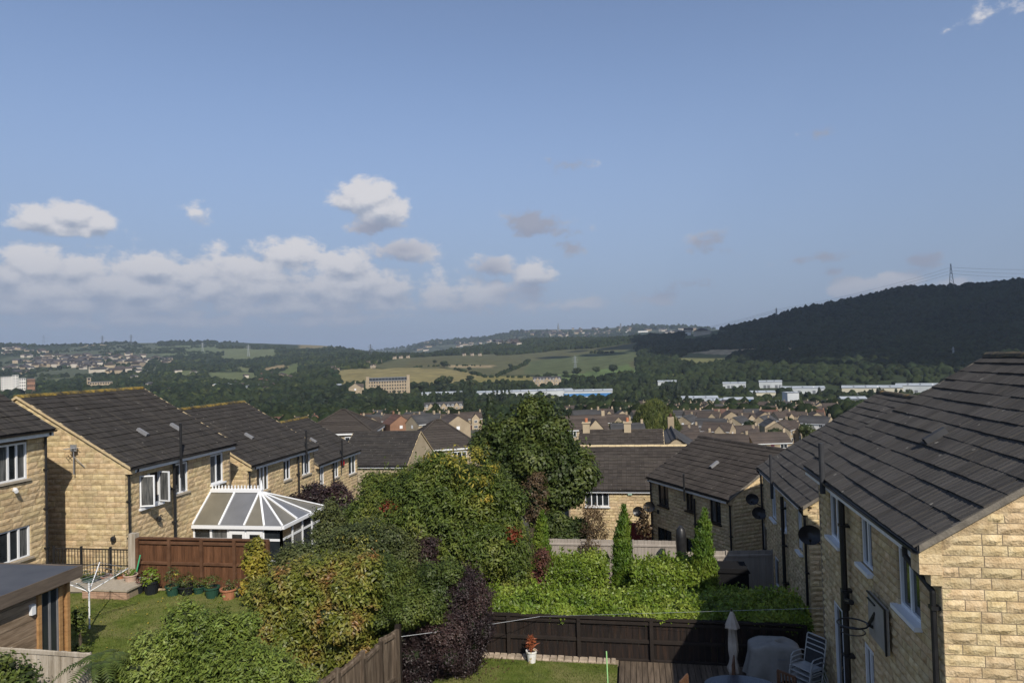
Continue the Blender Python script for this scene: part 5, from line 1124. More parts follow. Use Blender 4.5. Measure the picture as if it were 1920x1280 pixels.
# table and wooden chairs at the bottom edge
m_teak = M('teak', [(.085,.042,.022),(.14,.072,.04)], .6, 5, var=.15, stretch=(1,6,6)); m_tglass = M('blue_table_glass', [(.03,.036,.05)], .25, spec=.4)
tb = atZ(1382, 1264, .80); t = thing('garden_table', 'oval glass garden table below the parasol', 'table', (tb[0], tb[1]-.50, .09)); b = MB(); b.lathe([(.75, .68), (.76, .69), (.76, .71), (.75, .72)], n=28, squash=(1, .62)); link('tabletop', b.mesh('tabletop', m_tglass), t)
for sx in (-1, 1):
    for sy in (-1, 1): b = MB(); b.tube([(sx*.45, sy*.28, 0), (sx*.42, sy*.25, .68)], .02, 6); link('leg', b.mesh('leg', m_grey), t)
def wchair(label, x, y, rz):
    t = thing('wooden_chair', label, 'chair', (x, y, .09), rz, 'wooden garden chairs around the table'); b = MB(); b.box(-.22, .22, -.22, .22, .40, .43); link('seat', b.mesh('seat', m_teak), t)
    for sx in (-1, 1): b = MB(); b.box(sx*.21-.02, sx*.21+.02, -.22, -.18, 0, .42); link('leg', b.mesh('leg', m_teak), t); b = MB(); b.box(sx*.21-.02, sx*.21+.02, .19, .23, 0, .86); link('back_post', b.mesh('back_post', m_teak), t)
    for z in (.84, .50): b = MB(); b.box(-.22, .22, .195, .225, z, z+.05); link('back_rail', b.mesh('back_rail', m_teak), t)
    for k in range(5): b = MB(); x0 = -.17+k*.08; b.box(x0-.018, x0+.018, .20, .22, .54, .84); link('back_slat', b.mesh('back_slat', m_teak), t)
q = atZ(1298, 1268, .95); wchair('wooden chair whose back shows left of the table', q[0], q[1]-.2, math.radians(65))
q = atZ(1393, 1240, .95); wchair('wooden chair standing behind the closed parasol', q[0], q[1], math.radians(78))
q = atZ(1462, 1264, .95); wchair('wooden chair standing in front of the covered barbecue', q[0], q[1]-.1, math.radians(-45))
# dark covered parasol and dark box in R2's garden
P = atY(1276, 985, 26.2); t = thing('covered_parasol', 'parasol wrapped in a dark cover by the taupe fence', 'parasol', (P[0], 26.2, -1.35)); H = P[2]+1.35; b = MB(); b.lathe([(.06, H-1.75), (.15, H-1.7), (.17, H-1.45), (.18, H-1.0), (.20, H-.5), (.16, H-.15), (.04, H)], n=14); link('cover', b.mesh('cover', m_black, smooth=True), t); b = MB(); b.tube([(0, 0, 0), (0, 0, H-1.6)], .06, 8); link('pole', b.mesh('pole', m_black), t)
m_matblk = M('matt_black', [(.014,.014,.015)], .95, spec=.05)
P = atY(1366, 1064, 24.5); t = thing('storage_box', 'dark storage box in shade behind the hedges', 'storage box', (P[0], 24.5, -1.3)); b = MB(); b.box(-.6, .6, -.4, .4, 0, P[2]+1.25); link('bin', b.mesh('bin', m_matblk), t); b = MB(); b.prism([(-.65, P[2]+1.26), (.65, P[2]+1.26), (.58, P[2]+1.40), (-.58, P[2]+1.40)], -.45, .45); link('lid', b.mesh('lid', m_matblk), t)
# garden room bottom left
def garden_room():
    s = atZ(155, 1060, 3.4); X = s[0]; Yf = s[1]; Y0 = Yf-3.6; z0 = .95
    t = thing('garden_room', 'timber garden room with flat grey roof and dark door', 'shed', (X, Yf, z0)); O = Vector((X, Yf, z0)); H = 3.4-z0
    m_felt = M('roof_membrane', [(.055,.060,.072),(.075,.080,.092)], .75, 1.5); m_ced = M('weathered_cedar', [(.15,.105,.068),(.25,.18,.12),(.33,.25,.175)], .9, 2.2, 7, var=.25, stretch=(.8,.8,6), bump=.5, bscale=16); m_cedn = M('fresh_cedar', [(.30,.16,.065),(.42,.245,.105)], .8, 3, 6, var=.15, stretch=(.8,.8,5), bump=.3); m_fas = M('grey_brown_fascia', [(.085,.065,.05),(.14,.11,.085)], .85, 3, 6, stretch=(.6,.6,5), bump=.3)
    b = MB(); b.box(-5, -.03, -3.6, -.03, H-.04, H); link('roof', b.mesh('roof', m_felt), t)
    b = MB(); b.box(-.03, 0, -3.62, 0, H-.25, H+.02); link('fascia', b.mesh('fascia', m_fas), t); b = MB(); b.box(-5, -.03, -.03, 0, H-.25, H+.02); link('fascia', b.mesh('fascia', m_fas), t)
    b = MB(); b.box(-4.9, -.28, -3.5, -.22, 0, H-.26); link('wall', b.mesh('wall', m_dark), t)
    d0 = atX(79, 1160, X-.2)[1]-Yf; d1 = atX(110, 1150, X-.2)[1]-Yf
    n = 15; bh = (H-.26)/n
    for i in range(n):
        b = MB(); b.box(-.28, -.245+.006*(i % 2), -3.5, d0-.1, i*bh+.004, (i+1)*bh-.004); link('cladding_board', b.mesh('cladding_board', m_ced), t)
        b = MB(); b.box(-.28, -.245+.006*(i % 2), d1+.1, -.20, i*bh+.004, (i+1)*bh-.004); link('cladding_board', b.mesh('cladding_board', m_cedn), t)
    dd = MB(); dd.box(-.26, -.235, d0, d1, .05, H-.36); dr = link('door', dd.mesh('door', M('door_glass', [(.025,.03,.035)], .12, spec=.6)), t)
    for y in (d0, d1, (d0+d1)/2): b = MB(); b.box(-.25, -.215, y-.025, y+.025, .03, H-.34); link('door_stile', b.mesh('door_stile', m_grey), dr)
    for y in (d0-.06, d1+.06): b = MB(); b.box(-.27, -.19, y-.045, y+.045, 0, H-.27); link('door_jamb', b.mesh('door_jamb', m_cedn), t)
    b = MB(); b.box(-.27, -.19, d0-.1, d1+.1, H-.34, H-.262); link('door_head', b.mesh('door_head', m_cedn), t)
    b = MB(); b.box(-.24, -.17, -.27, -.19, 0, H-.255); link('corner_post', b.mesh('corner_post', m_cedn), t)
    p = atX(58, 1142, X-.24); q = Vector(p)-O; b = MB(); b.box(-.24, -.16, q.y-.05, q.y+.05, q.z-.11, q.z+.11); link('wall_light', b.mesh('wall_light', m_white), t)
garden_room()

# ================================================================== shrubs and garden trees
plant('privet_bush', 'big fresh green bush filling the bottom left foreground', 'bush', pxblobs(12.4, [(425,1222,72,66),(318,1262,95,66),(420,1300,150,100),(510,1290,62,76),(235,1315,80,48),(352,1165,34,34),(338,1190,44,34),(400,1180,45,34)]), 36000, .088, .038, m_leaf_privet, 21, (atY(400, 1290, 12.6)[0], 12.6, .9), clump=.15, per=22, core=.70)
plant('photinia_bush', 'yellow green photinia bush with red tips behind the fresh green bush', 'bush', pxblobs(15.9, [(585,1130,108,74),(655,1130,62,78),(565,1195,92,66),(520,1122,48,48),(640,1210,72,44),(590,1075,60,36)]), 24000, .115, .05, m_leaf_photinia, 22, (atY(580, 1200, 15.9)[0], 15.9, .5), clump=.17, per=14, core=.70)
plant('viburnum_bush', 'mid green shrub between the photinia and the purple bush', 'bush', pxblobs(16.8, [(765,1125,80,60),(710,1075,62,42),(822,1105,48,56),(705,1170,46,40)]), 22000, .075, .04, m_leaf_mid, 23, (atY(760, 1160, 16.8)[0], 16.8, .3), clump=.15, per=20, core=.70)
plant('rose_thicket', 'loose grey green thicket below the conservatory', 'bush', pxblobs(18.6, [(542,1060,46,32),(592,1050,58,38),(670,1030,70,50),(735,1040,55,52),(560,1070,60,30),(640,1015,34,30)]), 17000, .09, .048, m_leaf_rose, 24, (atY(610, 1040, 18.6)[0], 18.6, .7), clump=.2, per=16, core=.66, depth=.5, extra=[(pxblobs(18.4, [(690,1020,50,40),(650,1060,50,30)]), 1200, m_leaf_photinia, 'bronze_leaves')])
plant('variegated_ivy', 'yellow ivy climbing the right end of the brown fence', 'ivy', pxblobs(17.9, [(478,1042,19,30),(484,1075,17,28),(468,1098,13,16)]), 1900, .085, .07, m_leaf_yellow, 25, (atY(480, 1090, 17.9)[0], 17.9, 1.0), clump=.10, per=10, core=.70, stems=1)
plant('purple_bush', 'dark purple leaved bush at the left end of the black fence', 'bush', pxblobs(17.1, [(868,1122,48,52),(838,1160,66,50),(898,1150,24,56),(826,1195,76,76),(880,1190,38,62),(800,1245,58,52),(850,1248,50,30)]), 34000, .056, .029, m_leaf_purple, 26, (atY(840, 1230, 17.1)[0], 17.1, .0), lump=9, shoots=2.5, clump=.17, per=20, core=.70)
plant('purple_shrub', 'small purple shrub showing between green bushes and dome tree', 'bush', pxblobs(19.5, [(790,1040,34,34),(770,1060,26,26)]), 4200, .075, .038, m_leaf_purple, 27, (atY(790, 1080, 19.5)[0], 19.5, .3), clump=.14, core=.70)
dome = pxblobs(22, [(830,1000,160,145),(738,946,70,66),(905,938,76,70),(828,908,84,56),(932,1030,68,86),(715,985,58,66),(955,1075,44,50),(860,1095,104,40),(775,1050,60,60)])
plant('dome_tree', 'broad domed green tree in the middle of the gardens with yellowing right shoulder', 'tree', dome, 78000, .135, .052, m_leaf_sumac, 28, (atY(830, 1100, 22)[0], 22.0, -.6), clump=.24, per=22, core=.70, stems=5, trunk_r=.12, extra=[(pxblobs(20.9, [(888,880,42,32),(912,915,16,28),(870,854,44,14),(840,850,40,9)]), 650, m_leaf_yellow, 'yellow_leaves')]+[(pxblobs(20.6, [q]), 7, m_leaf_red, 'red_leaves') for q in ((728,955,3,6),(962,1002,3,4))], lump=4, prot=.97, shoots=.6, partname='crown')
tall = pxblobs(33, [(1000,772,26,28),(1000,815,58,42),(985,865,82,52),(1040,872,66,54),(938,838,42,36),(908,842,24,26),(1078,888,34,38),(1010,922,62,34),(1056,925,44,28),(952,895,46,36)])
plant('maple_tree', 'tall dark green tree rising above the roofs in the middle', 'tree', tall, 56000, .19, .125, m_leaf_dark, 29, (atY(1000, 960, 33)[0], 33.0, -3.2), clump=.36, per=18, core=.74, stems=6, trunk_r=.18, depth=.45, extra=[(pxblobs(32.5, [(918,838,5,12)]), 60, m_leaf_yellow, 'yellow_leaves')], partname='crown')
plant('brown_shrub', 'brown leaved shrub under the tall tree', 'bush', pxblobs(30, [(1003,915,20,28),(1005,955,22,24)]), 1600, .12, .07, m_leaf_brown, 30, (atY(1004, 980, 30)[0], 30.0, -1.6), clump=.2, per=14, core=.7)
plant('purple_plum_tree', 'purple plum tree behind the conservatory roof', 'tree', pxblobs(31.5, [(590,932,34,22),(638,935,28,30),(560,940,22,13),(625,925,20,18),(600,960,40,22),(640,965,26,30)]), 6500, .14, .08, m_leaf_purple, 31, (atY(605, 980, 31.5)[0], 31.5, -1.2), clump=.24, per=14, core=.6, depth=.55)
plant('loose_shrub', 'tall loose green shrub right of the conservatory', 'bush', pxblobs(25, [(620,985,30,44),(650,1000,34,40),(690,985,30,30)]), 6500, .11, .06, m_leaf_rose, 32, (atY(640, 1010, 25)[0], 25.0, -.5), clump=.25, per=14, core=.5, depth=.6)
def cypress(label, px, y0, y1, w, Y, seed):
    bl = []; n = 9
    for i in range(n): f = i/(n-1); py = y1+(y0-y1)*f; ww = w*(1-f)**.55+2.2 if f < 1 else 2; bl.append((px+1.5*math.sin(i), py, ww, (y1-y0)/n*.95))
    plant('cypress', label, 'tree', pxblobs(Y, bl), int(1500+w*330), .11, .036, m_leaf_cypress, seed, (atY(px, y1, Y)[0], Y, atY(px, y1, Y)[2]-.5), clump=.09, per=20, core=.70, stems=1, lump=0, fill=.9, shoots=.4, dirbias=np.array([0, 0, 1.6]), group='slim cypresses by the taupe fence', partname='crown')
cypress('slim upright cypress in front of the taupe fence, middle of the three', 1168, 962, 1106, 23, 23.6, 41)
cypress('slim cypress half in shade near the angled house', 1320, 968, 1104, 25, 22.8, 42)
cypress('shortest slim cypress at the edge of the dome tree', 1015, 968, 1066, 18, 25.5, 43)
def hedge(label, x0, x1, y0, y1, z0, z1, n, seed, L=.115, W=.058, wob=.06, base=None):
    r = np.random.default_rng(seed); t = thing('laurel_hedge', label, 'hedge', ((x0+x1)/2, (y0+y1)/2, z0), 0, 'laurel hedges behind the black fence'); O = np.array(t.location)
    top = int(n*.5); fr = int(n*.38); P = []; N_ = []
    f = lambda x, y: wob*np.sin(x*2.1+y)+wob*.7*np.sin(x*5.3-y*3)+wob*.4*np.sin(x*11+y*7)
    x = r.uniform(x0, x1, top); y = r.uniform(y0-.1, y1+.1, top); edge = np.minimum(1, np.minimum(y-y0+.12, y1-y+.12)/.3); P.append(np.column_stack([x, y, z1+f(x, y)-.22*(1-edge)**2-r.random(top)**2*.28])); N_.append(np.tile([0, -.25, 1.], (top, 1)))
    x = r.uniform(x0, x1, fr); z = r.uniform(z0, z1-.05, fr); P.append(np.column_stack([x, y0-.02+f(x, z*3)*.9+r.random(fr)**2*.25-.10*np.sin((z-z0)/(z1-z0)*PI), z])); N_.append(np.tile([0, -1., .45], (fr, 1)))
    for xe, s in ((x0, -1), (x1, 1)): k = int(n*.06); y = r.uniform(y0, y1, k); z = r.uniform(z0, z1, k); P.append(np.column_stack([np.full(k, xe)+f(y, z)*.6, y, z])); N_.append(np.tile([s, 0, .4], (k, 1)))
    P = np.concatenate(P); N_ = np.concatenate(N_)+r.normal(0, .55, (len(P), 3)); N_ /= np.linalg.norm(N_, axis=1, keepdims=True)
    # upright shoots
    k = n//14; x = np.repeat(r.uniform(x0, x1, k//6), 6); y = np.repeat(r.uniform(y0, y1, k//6), 6); hz = r.uniform(0, .18, len(x)); P2 = np.column_stack([x+r.normal(0, .03, len(x)), y+r.normal(0, .03, len(x)), z1+f(x, y)+hz]); N2 = r.normal(0, 1, (len(x), 3)); N2[:, 2] = .5; N2 /= np.linalg.norm(N2, axis=1, keepdims=True)
    V, F = leaf_np(np.concatenate([P, P2])-O, np.concatenate([N_, N2]), L, W, r, .2, np.array([0, -.15, .45])); o = link('leaves', mesh_np('leaves', V, F, m_leaf_laurel), t); o['kind'] = 'stuff'
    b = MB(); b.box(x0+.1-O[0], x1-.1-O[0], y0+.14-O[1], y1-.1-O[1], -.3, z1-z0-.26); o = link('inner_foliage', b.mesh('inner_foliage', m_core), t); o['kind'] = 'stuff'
hedge('long laurel hedge spilling over the black fence', -4.3, 4.15, 18.30, 19.75, .9, 1.34, 30000, 51)
hedge('laurel hedge left of the middle cypress', -3.0, -1.05, 22.7, 24.2, -1.0, .98, 11000, 52)
hedge('laurel hedge between the middle cypress and the shaded cypress', -.2, 1.85, 22.5, 24.0, -1.0, .98, 11000, 53)
hedge('shaded laurel right of the shaded cypress', 2.1, 4.3, 20.6, 21.6, -1.0, .75, 8000, 54)
plant('barberry', 'dusty red barberry at the left end of the laurel hedges', 'bush', pxblobs(23, [(1012,1050,16,24),(1018,1090,22,24),(1028,1098,14,14)]), 3000, .08, .045, m_leaf_pink, 33, (atY(1016, 1110, 23)[0], 23.0, -.5), clump=.2, core=0, fill=.2, depth=.6, per=10)
plant('round_shrub', 'round dark green shrub behind the taupe fence', 'bush', pxblobs(29.5, [(1045,985,30,24),(1080,990,26,22),(1065,1000,40,20)]), 4200, .15, .085, m_leaf_dark, 34, (atY(1060, 1010, 29.5)[0], 29.5, -2.6), clump=.22, per=14, core=.70)
plant('smoke_bush', 'spiky brown green bush beside the round shrub', 'bush', pxblobs(29, [(1112,985,24,26),(1118,1000,22,18),(1108,962,9,10),(1122,968,8,12)]), 1500, .15, .035, m_leaf_brown, 35, (atY(1114, 1012, 29)[0], 29.0, -2.4), clump=.22, per=10, fill=.15, core=0, depth=.5, dirbias=np.array([0, 0, .8]))
plant('rusty_shrub', 'thin rusty shrub in front of the taupe fence', 'bush', pxblobs(26.9, [(1108,1022,16,14),(1098,1034,12,10)]), 500, .10, .04, m_leaf_brown, 36, (atY(1108, 1045, 26.9)[0], 26.9, -1.0), clump=.2, per=10, core=0, fill=.1, depth=.6)
plant('young_tree', 'small bronze leaved tree by the left corner of the angled house', 'tree', pxblobs(35.8, [(1208,968,9,14),(1205,985,12,12),(1212,992,9,10)]), 420, .16, .09, m_leaf_brown, 37, (atY(1208, 1010, 35.8)[0], 35.8, -3.6), clump=.25, per=8, core=0, fill=.1, depth=.6, trunk_r=.04, partname='crown')
plant('corner_shrub', 'bramble like shrub in the very bottom left corner', 'bush', pxblobs(10.6, [(8,1255,26,34),(40,1275,26,20),(15,1290,60,40),(62,1290,14,10)]), 1400, .085, .055, m_leaf_mid, 38, (atY(20, 1290, 10.6)[0], 10.6, 1.2), clump=.14, per=10, core=.55, depth=.5)
plant('low_shrub', 'dark low shrub beside the garden room corner', 'bush', pxblobs(14.6, [(150,1155,10,14),(152,1175,9,12),(152,1215,12,8)]), 500, .07, .045, m_leaf_mid, 39, (atY(150, 1180, 14.6)[0], 14.6, 1.0), clump=.1, per=10, core=.7)
def fern():
    P = atY(188, 1240, 11.4); t = thing('fern', 'green fern with arching fronds beside the pale fence', 'fern', (P[0], 11.4, .9)); r = random.Random(4)
    for k in range(11):
        a = k/11*2*PI+r.uniform(-.2, .2); ln = r.uniform(.75, 1.05); b = MB(); h = P[2]-.9+.12
        c = lambda f: Vector((math.cos(a)*ln*f*.8, math.sin(a)*ln*f*.8, h*.92+.55*f-.75*f*f))
        for j in range(16):
            f = .12+.86*j/16; p = c(f); d = (c(f+.02)-p).normalized(); s = d.cross(Vector((0, 0, 1))).normalized(); w = .17*math.sin(PI*min(1, f*1.02))**.8+.01
            for sg in (-1, 1): q = p+s*sg*w+d*.05+Vector((0, 0, -.03)); b.add([p-d*.014, p+d*.03, q], [(0, 1, 2)])
        b.tube([Vector((0, 0, 0)), c(.05), c(.5), c(1)], [.008, .006, .004, .002], 4); link('frond', b.mesh('frond', m_leaf_mid), t)
fern()
# ================================================================== the town below
random.seed(31)
m_roofs = [M('town_roof_brown', [(.050,.040,.034),(.075,.058,.048)], .85, .25, 5, var=.25), M('town_roof_grey', [(.040,.040,.042),(.065,.063,.062)], .85, .25, 5, var=.25), M('town_roof_red', [(.085,.045,.034),(.12,.066,.048)], .85, .25, 5, var=.2)]
m_tw = [M('town_stone', [(.28,.22,.145),(.40,.325,.225)], .95, .35, 5, var=.12), M('town_brick', [(.22,.12,.075),(.30,.17,.11)], .95, .35, 5, var=.12), m_render]
m_door = M('painted_door', [(.12,.02,.02),(.03,.05,.09)], .5, .2)
def course_roof(b, w, d, he, rise, o=.3, n=9):
    # stepped courses so that the slope reads as tiles
    for sg in (-1, 1):
        for i in range(n):
            f, g = i/n, (i+1)/n; y0 = sg*(d/2+o)*(1-f); y1 = sg*(d/2+o)*(1-g); z0 = he+(rise+rise*o/(d/2))*f-rise*o/(d/2); z1 = he+(rise+rise*o/(d/2))*g-rise*o/(d/2)
            V = [(-w/2-o*.5, y0, z0+.07), (w/2+o*.5, y0, z0+.07), (w/2+o*.5, y1, z1+.015), (-w/2-o*.5, y1, z1+.015), (-w/2-o*.5, y0, z0-.04), (w/2+o*.5, y0, z0-.04)]
            b.add(V, [(0, 1, 2, 3), (4, 5, 1, 0)] if sg < 0 else [(3, 2, 1, 0), (0, 1, 5, 4)])
    return b
def proto_house(kind):
    """list of (name, mesh, offset) ; front faces local -y, ridge along x"""
    wm = m_tw[1] if kind in ('brick',) else m_tw[0]; rm = m_roofs[{'semi': 0, 'gable': 0, 'bungalow': 0, 'brick': 2, 'grey': 1, 'terrace': 1, 'white': 1}[kind]]
    w, d, he, rise = {'semi': (10, 7.6, 5, 2.5), 'gable': (8.2, 7.8, 5, 2.7), 'bungalow': (11, 7.5, 2.6, 2.4), 'brick': (9, 7.6, 5, 2.7), 'grey': (9.5, 7.6, 5, 2.6), 'terrace': (30, 8, 7.4, 2.9), 'white': (12, 7.6, 4.8, 2.5)}[kind]
    P = []; b = MB(); b.box(-w/2, w/2, -d/2, d/2, -2.5, he); n = len(b.v); b.add([(-w/2, -d/2, he), (-w/2, d/2, he), (-w/2, 0, he+rise-.05), (w/2, -d/2, he), (w/2, d/2, he), (w/2, 0, he+rise-.05)], [(0, 2, 1), (3, 4, 5)])
    if kind == 'white': b.mi = 1; b.box(-w/2-.02, w/2+.02, -d/2-.03, -d/2, he*.5, he-.03)
    P.append(('wall', b.mesh('wall', [wm, m_render]), None))
    b = MB(); course_roof(b, w, d, he, rise); b.tube([(-w/2-.15, 0, he+rise+.06), (w/2+.15, 0, he+rise+.06)], .11, 6); P.append(('roof', b.mesh('roof', rm), None))
    for sg in (-1,): b = MB(); b.box(-w/2-.1, w/2+.1, sg*(d/2+.28)-.05, sg*(d/2+.28)+.05, he-.42, he-.22); P.append(('fascia', b.mesh('fascia', m_whitep), None))
    def win(x, z, ww=1.5, hh=1.1, y=-d/2): b = MB(); b.box(x-ww/2, x+ww/2, y-.06, y+.04, z, z+hh); b.mi = 1; k = 2 if ww > 1 else 1; [b.box(x-ww/2+.1+i*(ww-.1)/k, x-ww/2+(i+1)*(ww-.1)/k, y-.075, y, z+.1, z+hh-.1) for i in range(k)]; P.append(('window', b.mesh('window', [m_white, m_glass]), None))
    if kind == 'terrace':
        for i in range(3):
            x = -10+i*10; b = MB(); b.prism([(x-1.9, 0), (x+1.9, 0), (x+1.9, 7.4), (x, 9.6), (x-1.9, 7.4)], -d/2-.9, -d/2+.3); P.append(('front_gable', b.mesh('front_gable', wm), None)); win(x, 5, 1.4, 1.2, -d/2-.9); win(x, 1.6, 1.4, 1.2, -d/2-.9)
            b = MB()
            for sg in (-1, 1): b.add([(x+sg*2.1, -d/2-1.05, 7.15), (x, -d/2-1.05, 9.75), (x, 0, 9.75), (x+sg*2.1, -d/2+.4, 7.15)], [(0, 1, 2, 3)][::1])
            P.append(('gable_roof', b.mesh('gable_roof', rm), None))
        for x in (-13, -7, -3.5, 3.5, 7, 13): win(x, 4.9, 1.1, 1.2); b = MB(); b.box(x-.7, x+.7, -d/2-.3, -d/2+.9, 7.3, 8.5); b.mi = 1; b.box(x-.5, x+.5, -d/2-.32, -d/2-.28, 7.5, 8.35); P.append(('dormer', b.mesh('dormer', [m_white, m_glass]), None))
    elif kind == 'bungalow':
        for x in (-3.4, 3.2): win(x, .9, 2.0, 1.2)
        b = MB(); b.box(-.5, .5, -d/2-.05, -d/2, 0, 2.05); P.append(('door', b.mesh('door', m_door), None))
    else:
        for x in (-w*.28, w*.28):
            for z in (.9, 3.3): win(x, z, 1.6 if z < 2 else 1.3, 1.2)
        if kind in ('gable', 'semi'):
            x = w*.2; b = MB(); b.prism([(x-1.7, 0), (x+1.7, 0), (x+1.7, he), (x, he+1.9), (x-1.7, he)], -d/2-1.1, -d/2+.2); P.append(('front_gable', b.mesh('front_gable', wm), None)); win(x, 3.2, 1.3, 1.1, -d/2-1.1); win(x, .9, 1.6, 1.2, -d/2-1.1)
            b = MB()
            for sg in (-1, 1): b.add([(x+sg*1.95, -d/2-1.25, he-.2), (x, -d/2-1.25, he+2.05), (x, .2, he+2.05), (x+sg*1.95, -d/2+.9, he-.2)], [(0, 1, 2, 3)])
            P.append(('gable_roof', b.mesh('gable_roof', rm), None))
        b = MB(); b.box(-.5, .5, -d/2-.05, -d/2, 0, 2.05); P.append(('door', b.mesh('door', m_door), None))
        for sx in (-1, 1): b = MB(); b.box(sx*w/2-.03, sx*w/2+.03, -.5, .5, 3.4, 4.4); P.append(('side_window', b.mesh('side_window', m_white), None))
    if kind not in ('terrace',):
        b = MB(); x = w/2-.5; b.box(x-.35, x+.35, -.3, .3, he+rise-.9, he+rise+1.0); b.mi = 1; b.tube([(x, 0, he+rise+1.0), (x, 0, he+rise+1.35)], .14, 6); P.append(('chimney', b.mesh('chimney', [wm, m_roofs[2]]), 'roof'))
    return P, (w, d, he, rise)
PH = {k: proto_house(k) for k in ('semi', 'gable', 'bungalow', 'brick', 'grey', 'terrace', 'white')}
TAKEN = []
def free(x, y, r):
    return all((x-a)**2+(y-b)**2 > (r+c)**2 for a, b, c in TAKEN)
ORD = 'first second third fourth fifth sixth seventh eighth ninth tenth eleventh twelfth thirteenth fourteenth fifteenth sixteenth seventeenth eighteenth nineteenth twentieth'.split()+['twenty-'+q for q in 'first second third fourth fifth sixth seventh eighth ninth'.split()]
def town_house(kind, x, y, rz, label, group, s=1.0):
    z = tz(x, y); t = thing('town_house', label, 'house', (x, y, z), rz, group); t.scale = (s, s, s); rf = None
    for nm, me, par in PH[kind][0]:
        o = link(nm, me, rf if par else t)
        if nm == 'roof': rf = o
    TAKEN.append((x, y, PH[kind][1][0]*.5*s)); return t
for (x, y, r) in ((-3, 49, 12), (-20, 55, 14), (8, 38, 9), (14, 43, 9), (-18, 78, 8), (-24, 72, 8), (-1, 61, 8), (-5, 33, 7)): TAKEN.append((x, y, r))
P = hit(1228, 826); WILLOW = P; TAKEN.append((P[0], P[1], 8)); TAKEN.append((P[0]*.93, P[1]*.93, 8))
# rows of houses: (px from, px to, photo y of the ground, heading, kinds, label, group)
rows = [
 (1095,1180,845,.15,('semi','grey','semi'),'brown roofed house in the first row below the tall tree','nearest estate row right of the tall tree'),
 (1300,1490,846,.4,('bungalow','bungalow'),'low dark roof just above the ridge of the angled house','low roofs above the angled house'),
 (1285,1520,832,-.3,('bungalow','semi'),'dark tiled low house crowded behind the angled house','crowded row behind the angled house'),
 (1280,1540,820,.2,('bungalow','white'),'dark roofed bungalow in the middle of the right estate','bungalows of the right estate'),
 (1290,1545,811,-.35,('white','bungalow','white'),'low house with a white front strip in the right estate','white fronted houses of the right estate'),
 (1100,1200,812,.3,('grey','semi','gable'),'house half hidden by the willow','row beside the willow'),
 (1300,1548,801,.25,('gable','semi','gable'),'gabled stone house in the row under the white sheds','gabled row of the right estate'),
 (1290,1550,791,-.15,('semi','grey','brick'),'brown roofed house in the middle row of the right estate','middle row of the right estate'),
 (1095,1300,796,.1,('semi','gable','grey'),'stone house in the row behind the willow','row behind the willow'),
 (1180,1560,774,.15,('semi','gable','grey'),'stone house in the row nearest the white sheds','row nearest the white sheds'),
 (1150,1560,767,-.2,('gable','semi'),'small house between trees and white sheds','houses between trees and sheds'),
 (1330,1560,781,-.3,('gable','semi'),'stone house in the upper row of the right estate','upper row of the right estate'),
 (1150,1330,781,.2,('semi','gable'),'stone house above the willow row','row above the willow row'),
 (690,890,822,.3,('semi','brick','grey'),'dark roofed house between left row and tall tree','first row left of the tall tree'),
 (700,900,806,-.2,('grey','gable','semi'),'house under the long cream gabled terrace','second row left of the tall tree'),
 (690,885,790,.15,('grey','grey','semi'),'long dark roofed house just below the cream terrace','dark roofs below the cream terrace'),
 (690,790,797,.5,('brick','grey'),'brick house left of the long cream terrace','brick houses left of the cream terrace'),
 (520,700,800,.2,('brick','grey','semi'),'reddish roofed house behind the left row ridges','row behind the left ridges'),
 (1060,1180,780,.4,('gable','semi'),'small stone house right of the treetop','row right of the treetop'),
 (320,420,757,.3,('grey','white','semi'),'far pale house seen between the left ridges','houses between the left ridges')]
for (xa, xb, gy, hd, kinds, lab, grp) in rows:
    px = xa; k = 0; nn = 0
    while px < xb:
        P = hit(px, gy+random.uniform(-3, 3)); r = math.hypot(P[0], P[1]); kd = kinds[k % len(kinds)]; w = PH[kd][1][0]
        a = math.atan2(P[0], P[1]); rz = -a+hd+random.choice((0, 0, PI/2, PI/2, .3, -.4))
        if free(P[0], P[1], w*.36) and 62 < r < 900: town_house(kd, P[0], P[1], rz, lab+', '+ORD[nn]+' from left', grp, random.uniform(.92, 1.06)); nn += 1
        px += max(14, (w*1.02)*FPX/r); k += 1
town_house('grey', 3.6, 66, PI/2, 'house with a pale gable facing the view right of the chimney roof', None)
P = hit(832, 778); town_house('terrace', P[0], P[1], -math.atan2(P[0], P[1])+.05, 'long cream terrace with three front gables and white dormers', None, 1.12)
for f in (-12, 0, 12): TAKEN.append((P[0]+f-P[0]*.06, P[1]*.94, 9)); TAKEN.append((P[0]+f-P[0]*.14, P[1]*.86, 9))
P = hit(1026, 724); t = town_house('terrace', P[0], P[1], -math.atan2(P[0], P[1]), 'small ochre terrace above the long white shed', None, 1.6)
for i, (px, py) in enumerate(((490,716),(497,719),(504,722),(511,725),(518,727),(492,705),(500,708),(508,713))):
    P = hit(px, py); town_house('brick', P[0], P[1], -math.atan2(P[0], P[1])+.6, 'red roofed house climbing the wooded hillside lane', 'houses climbing the hillside lane', 1.1)
for i, (px, py) in enumerate(((625,693),(632,697),(690,683),(700,690),(712,681),(740,673),(752,672),(765,671),(790,668),(870,667),(885,667),(900,667))):
    P = hit(px, py); town_house('semi', P[0], P[1], -math.atan2(P[0], P[1])+random.uniform(-.3, .3), 'distant hill farm house above the yellow field, '+ORD[i]+' from left', 'houses above the yellow field', 1.25)

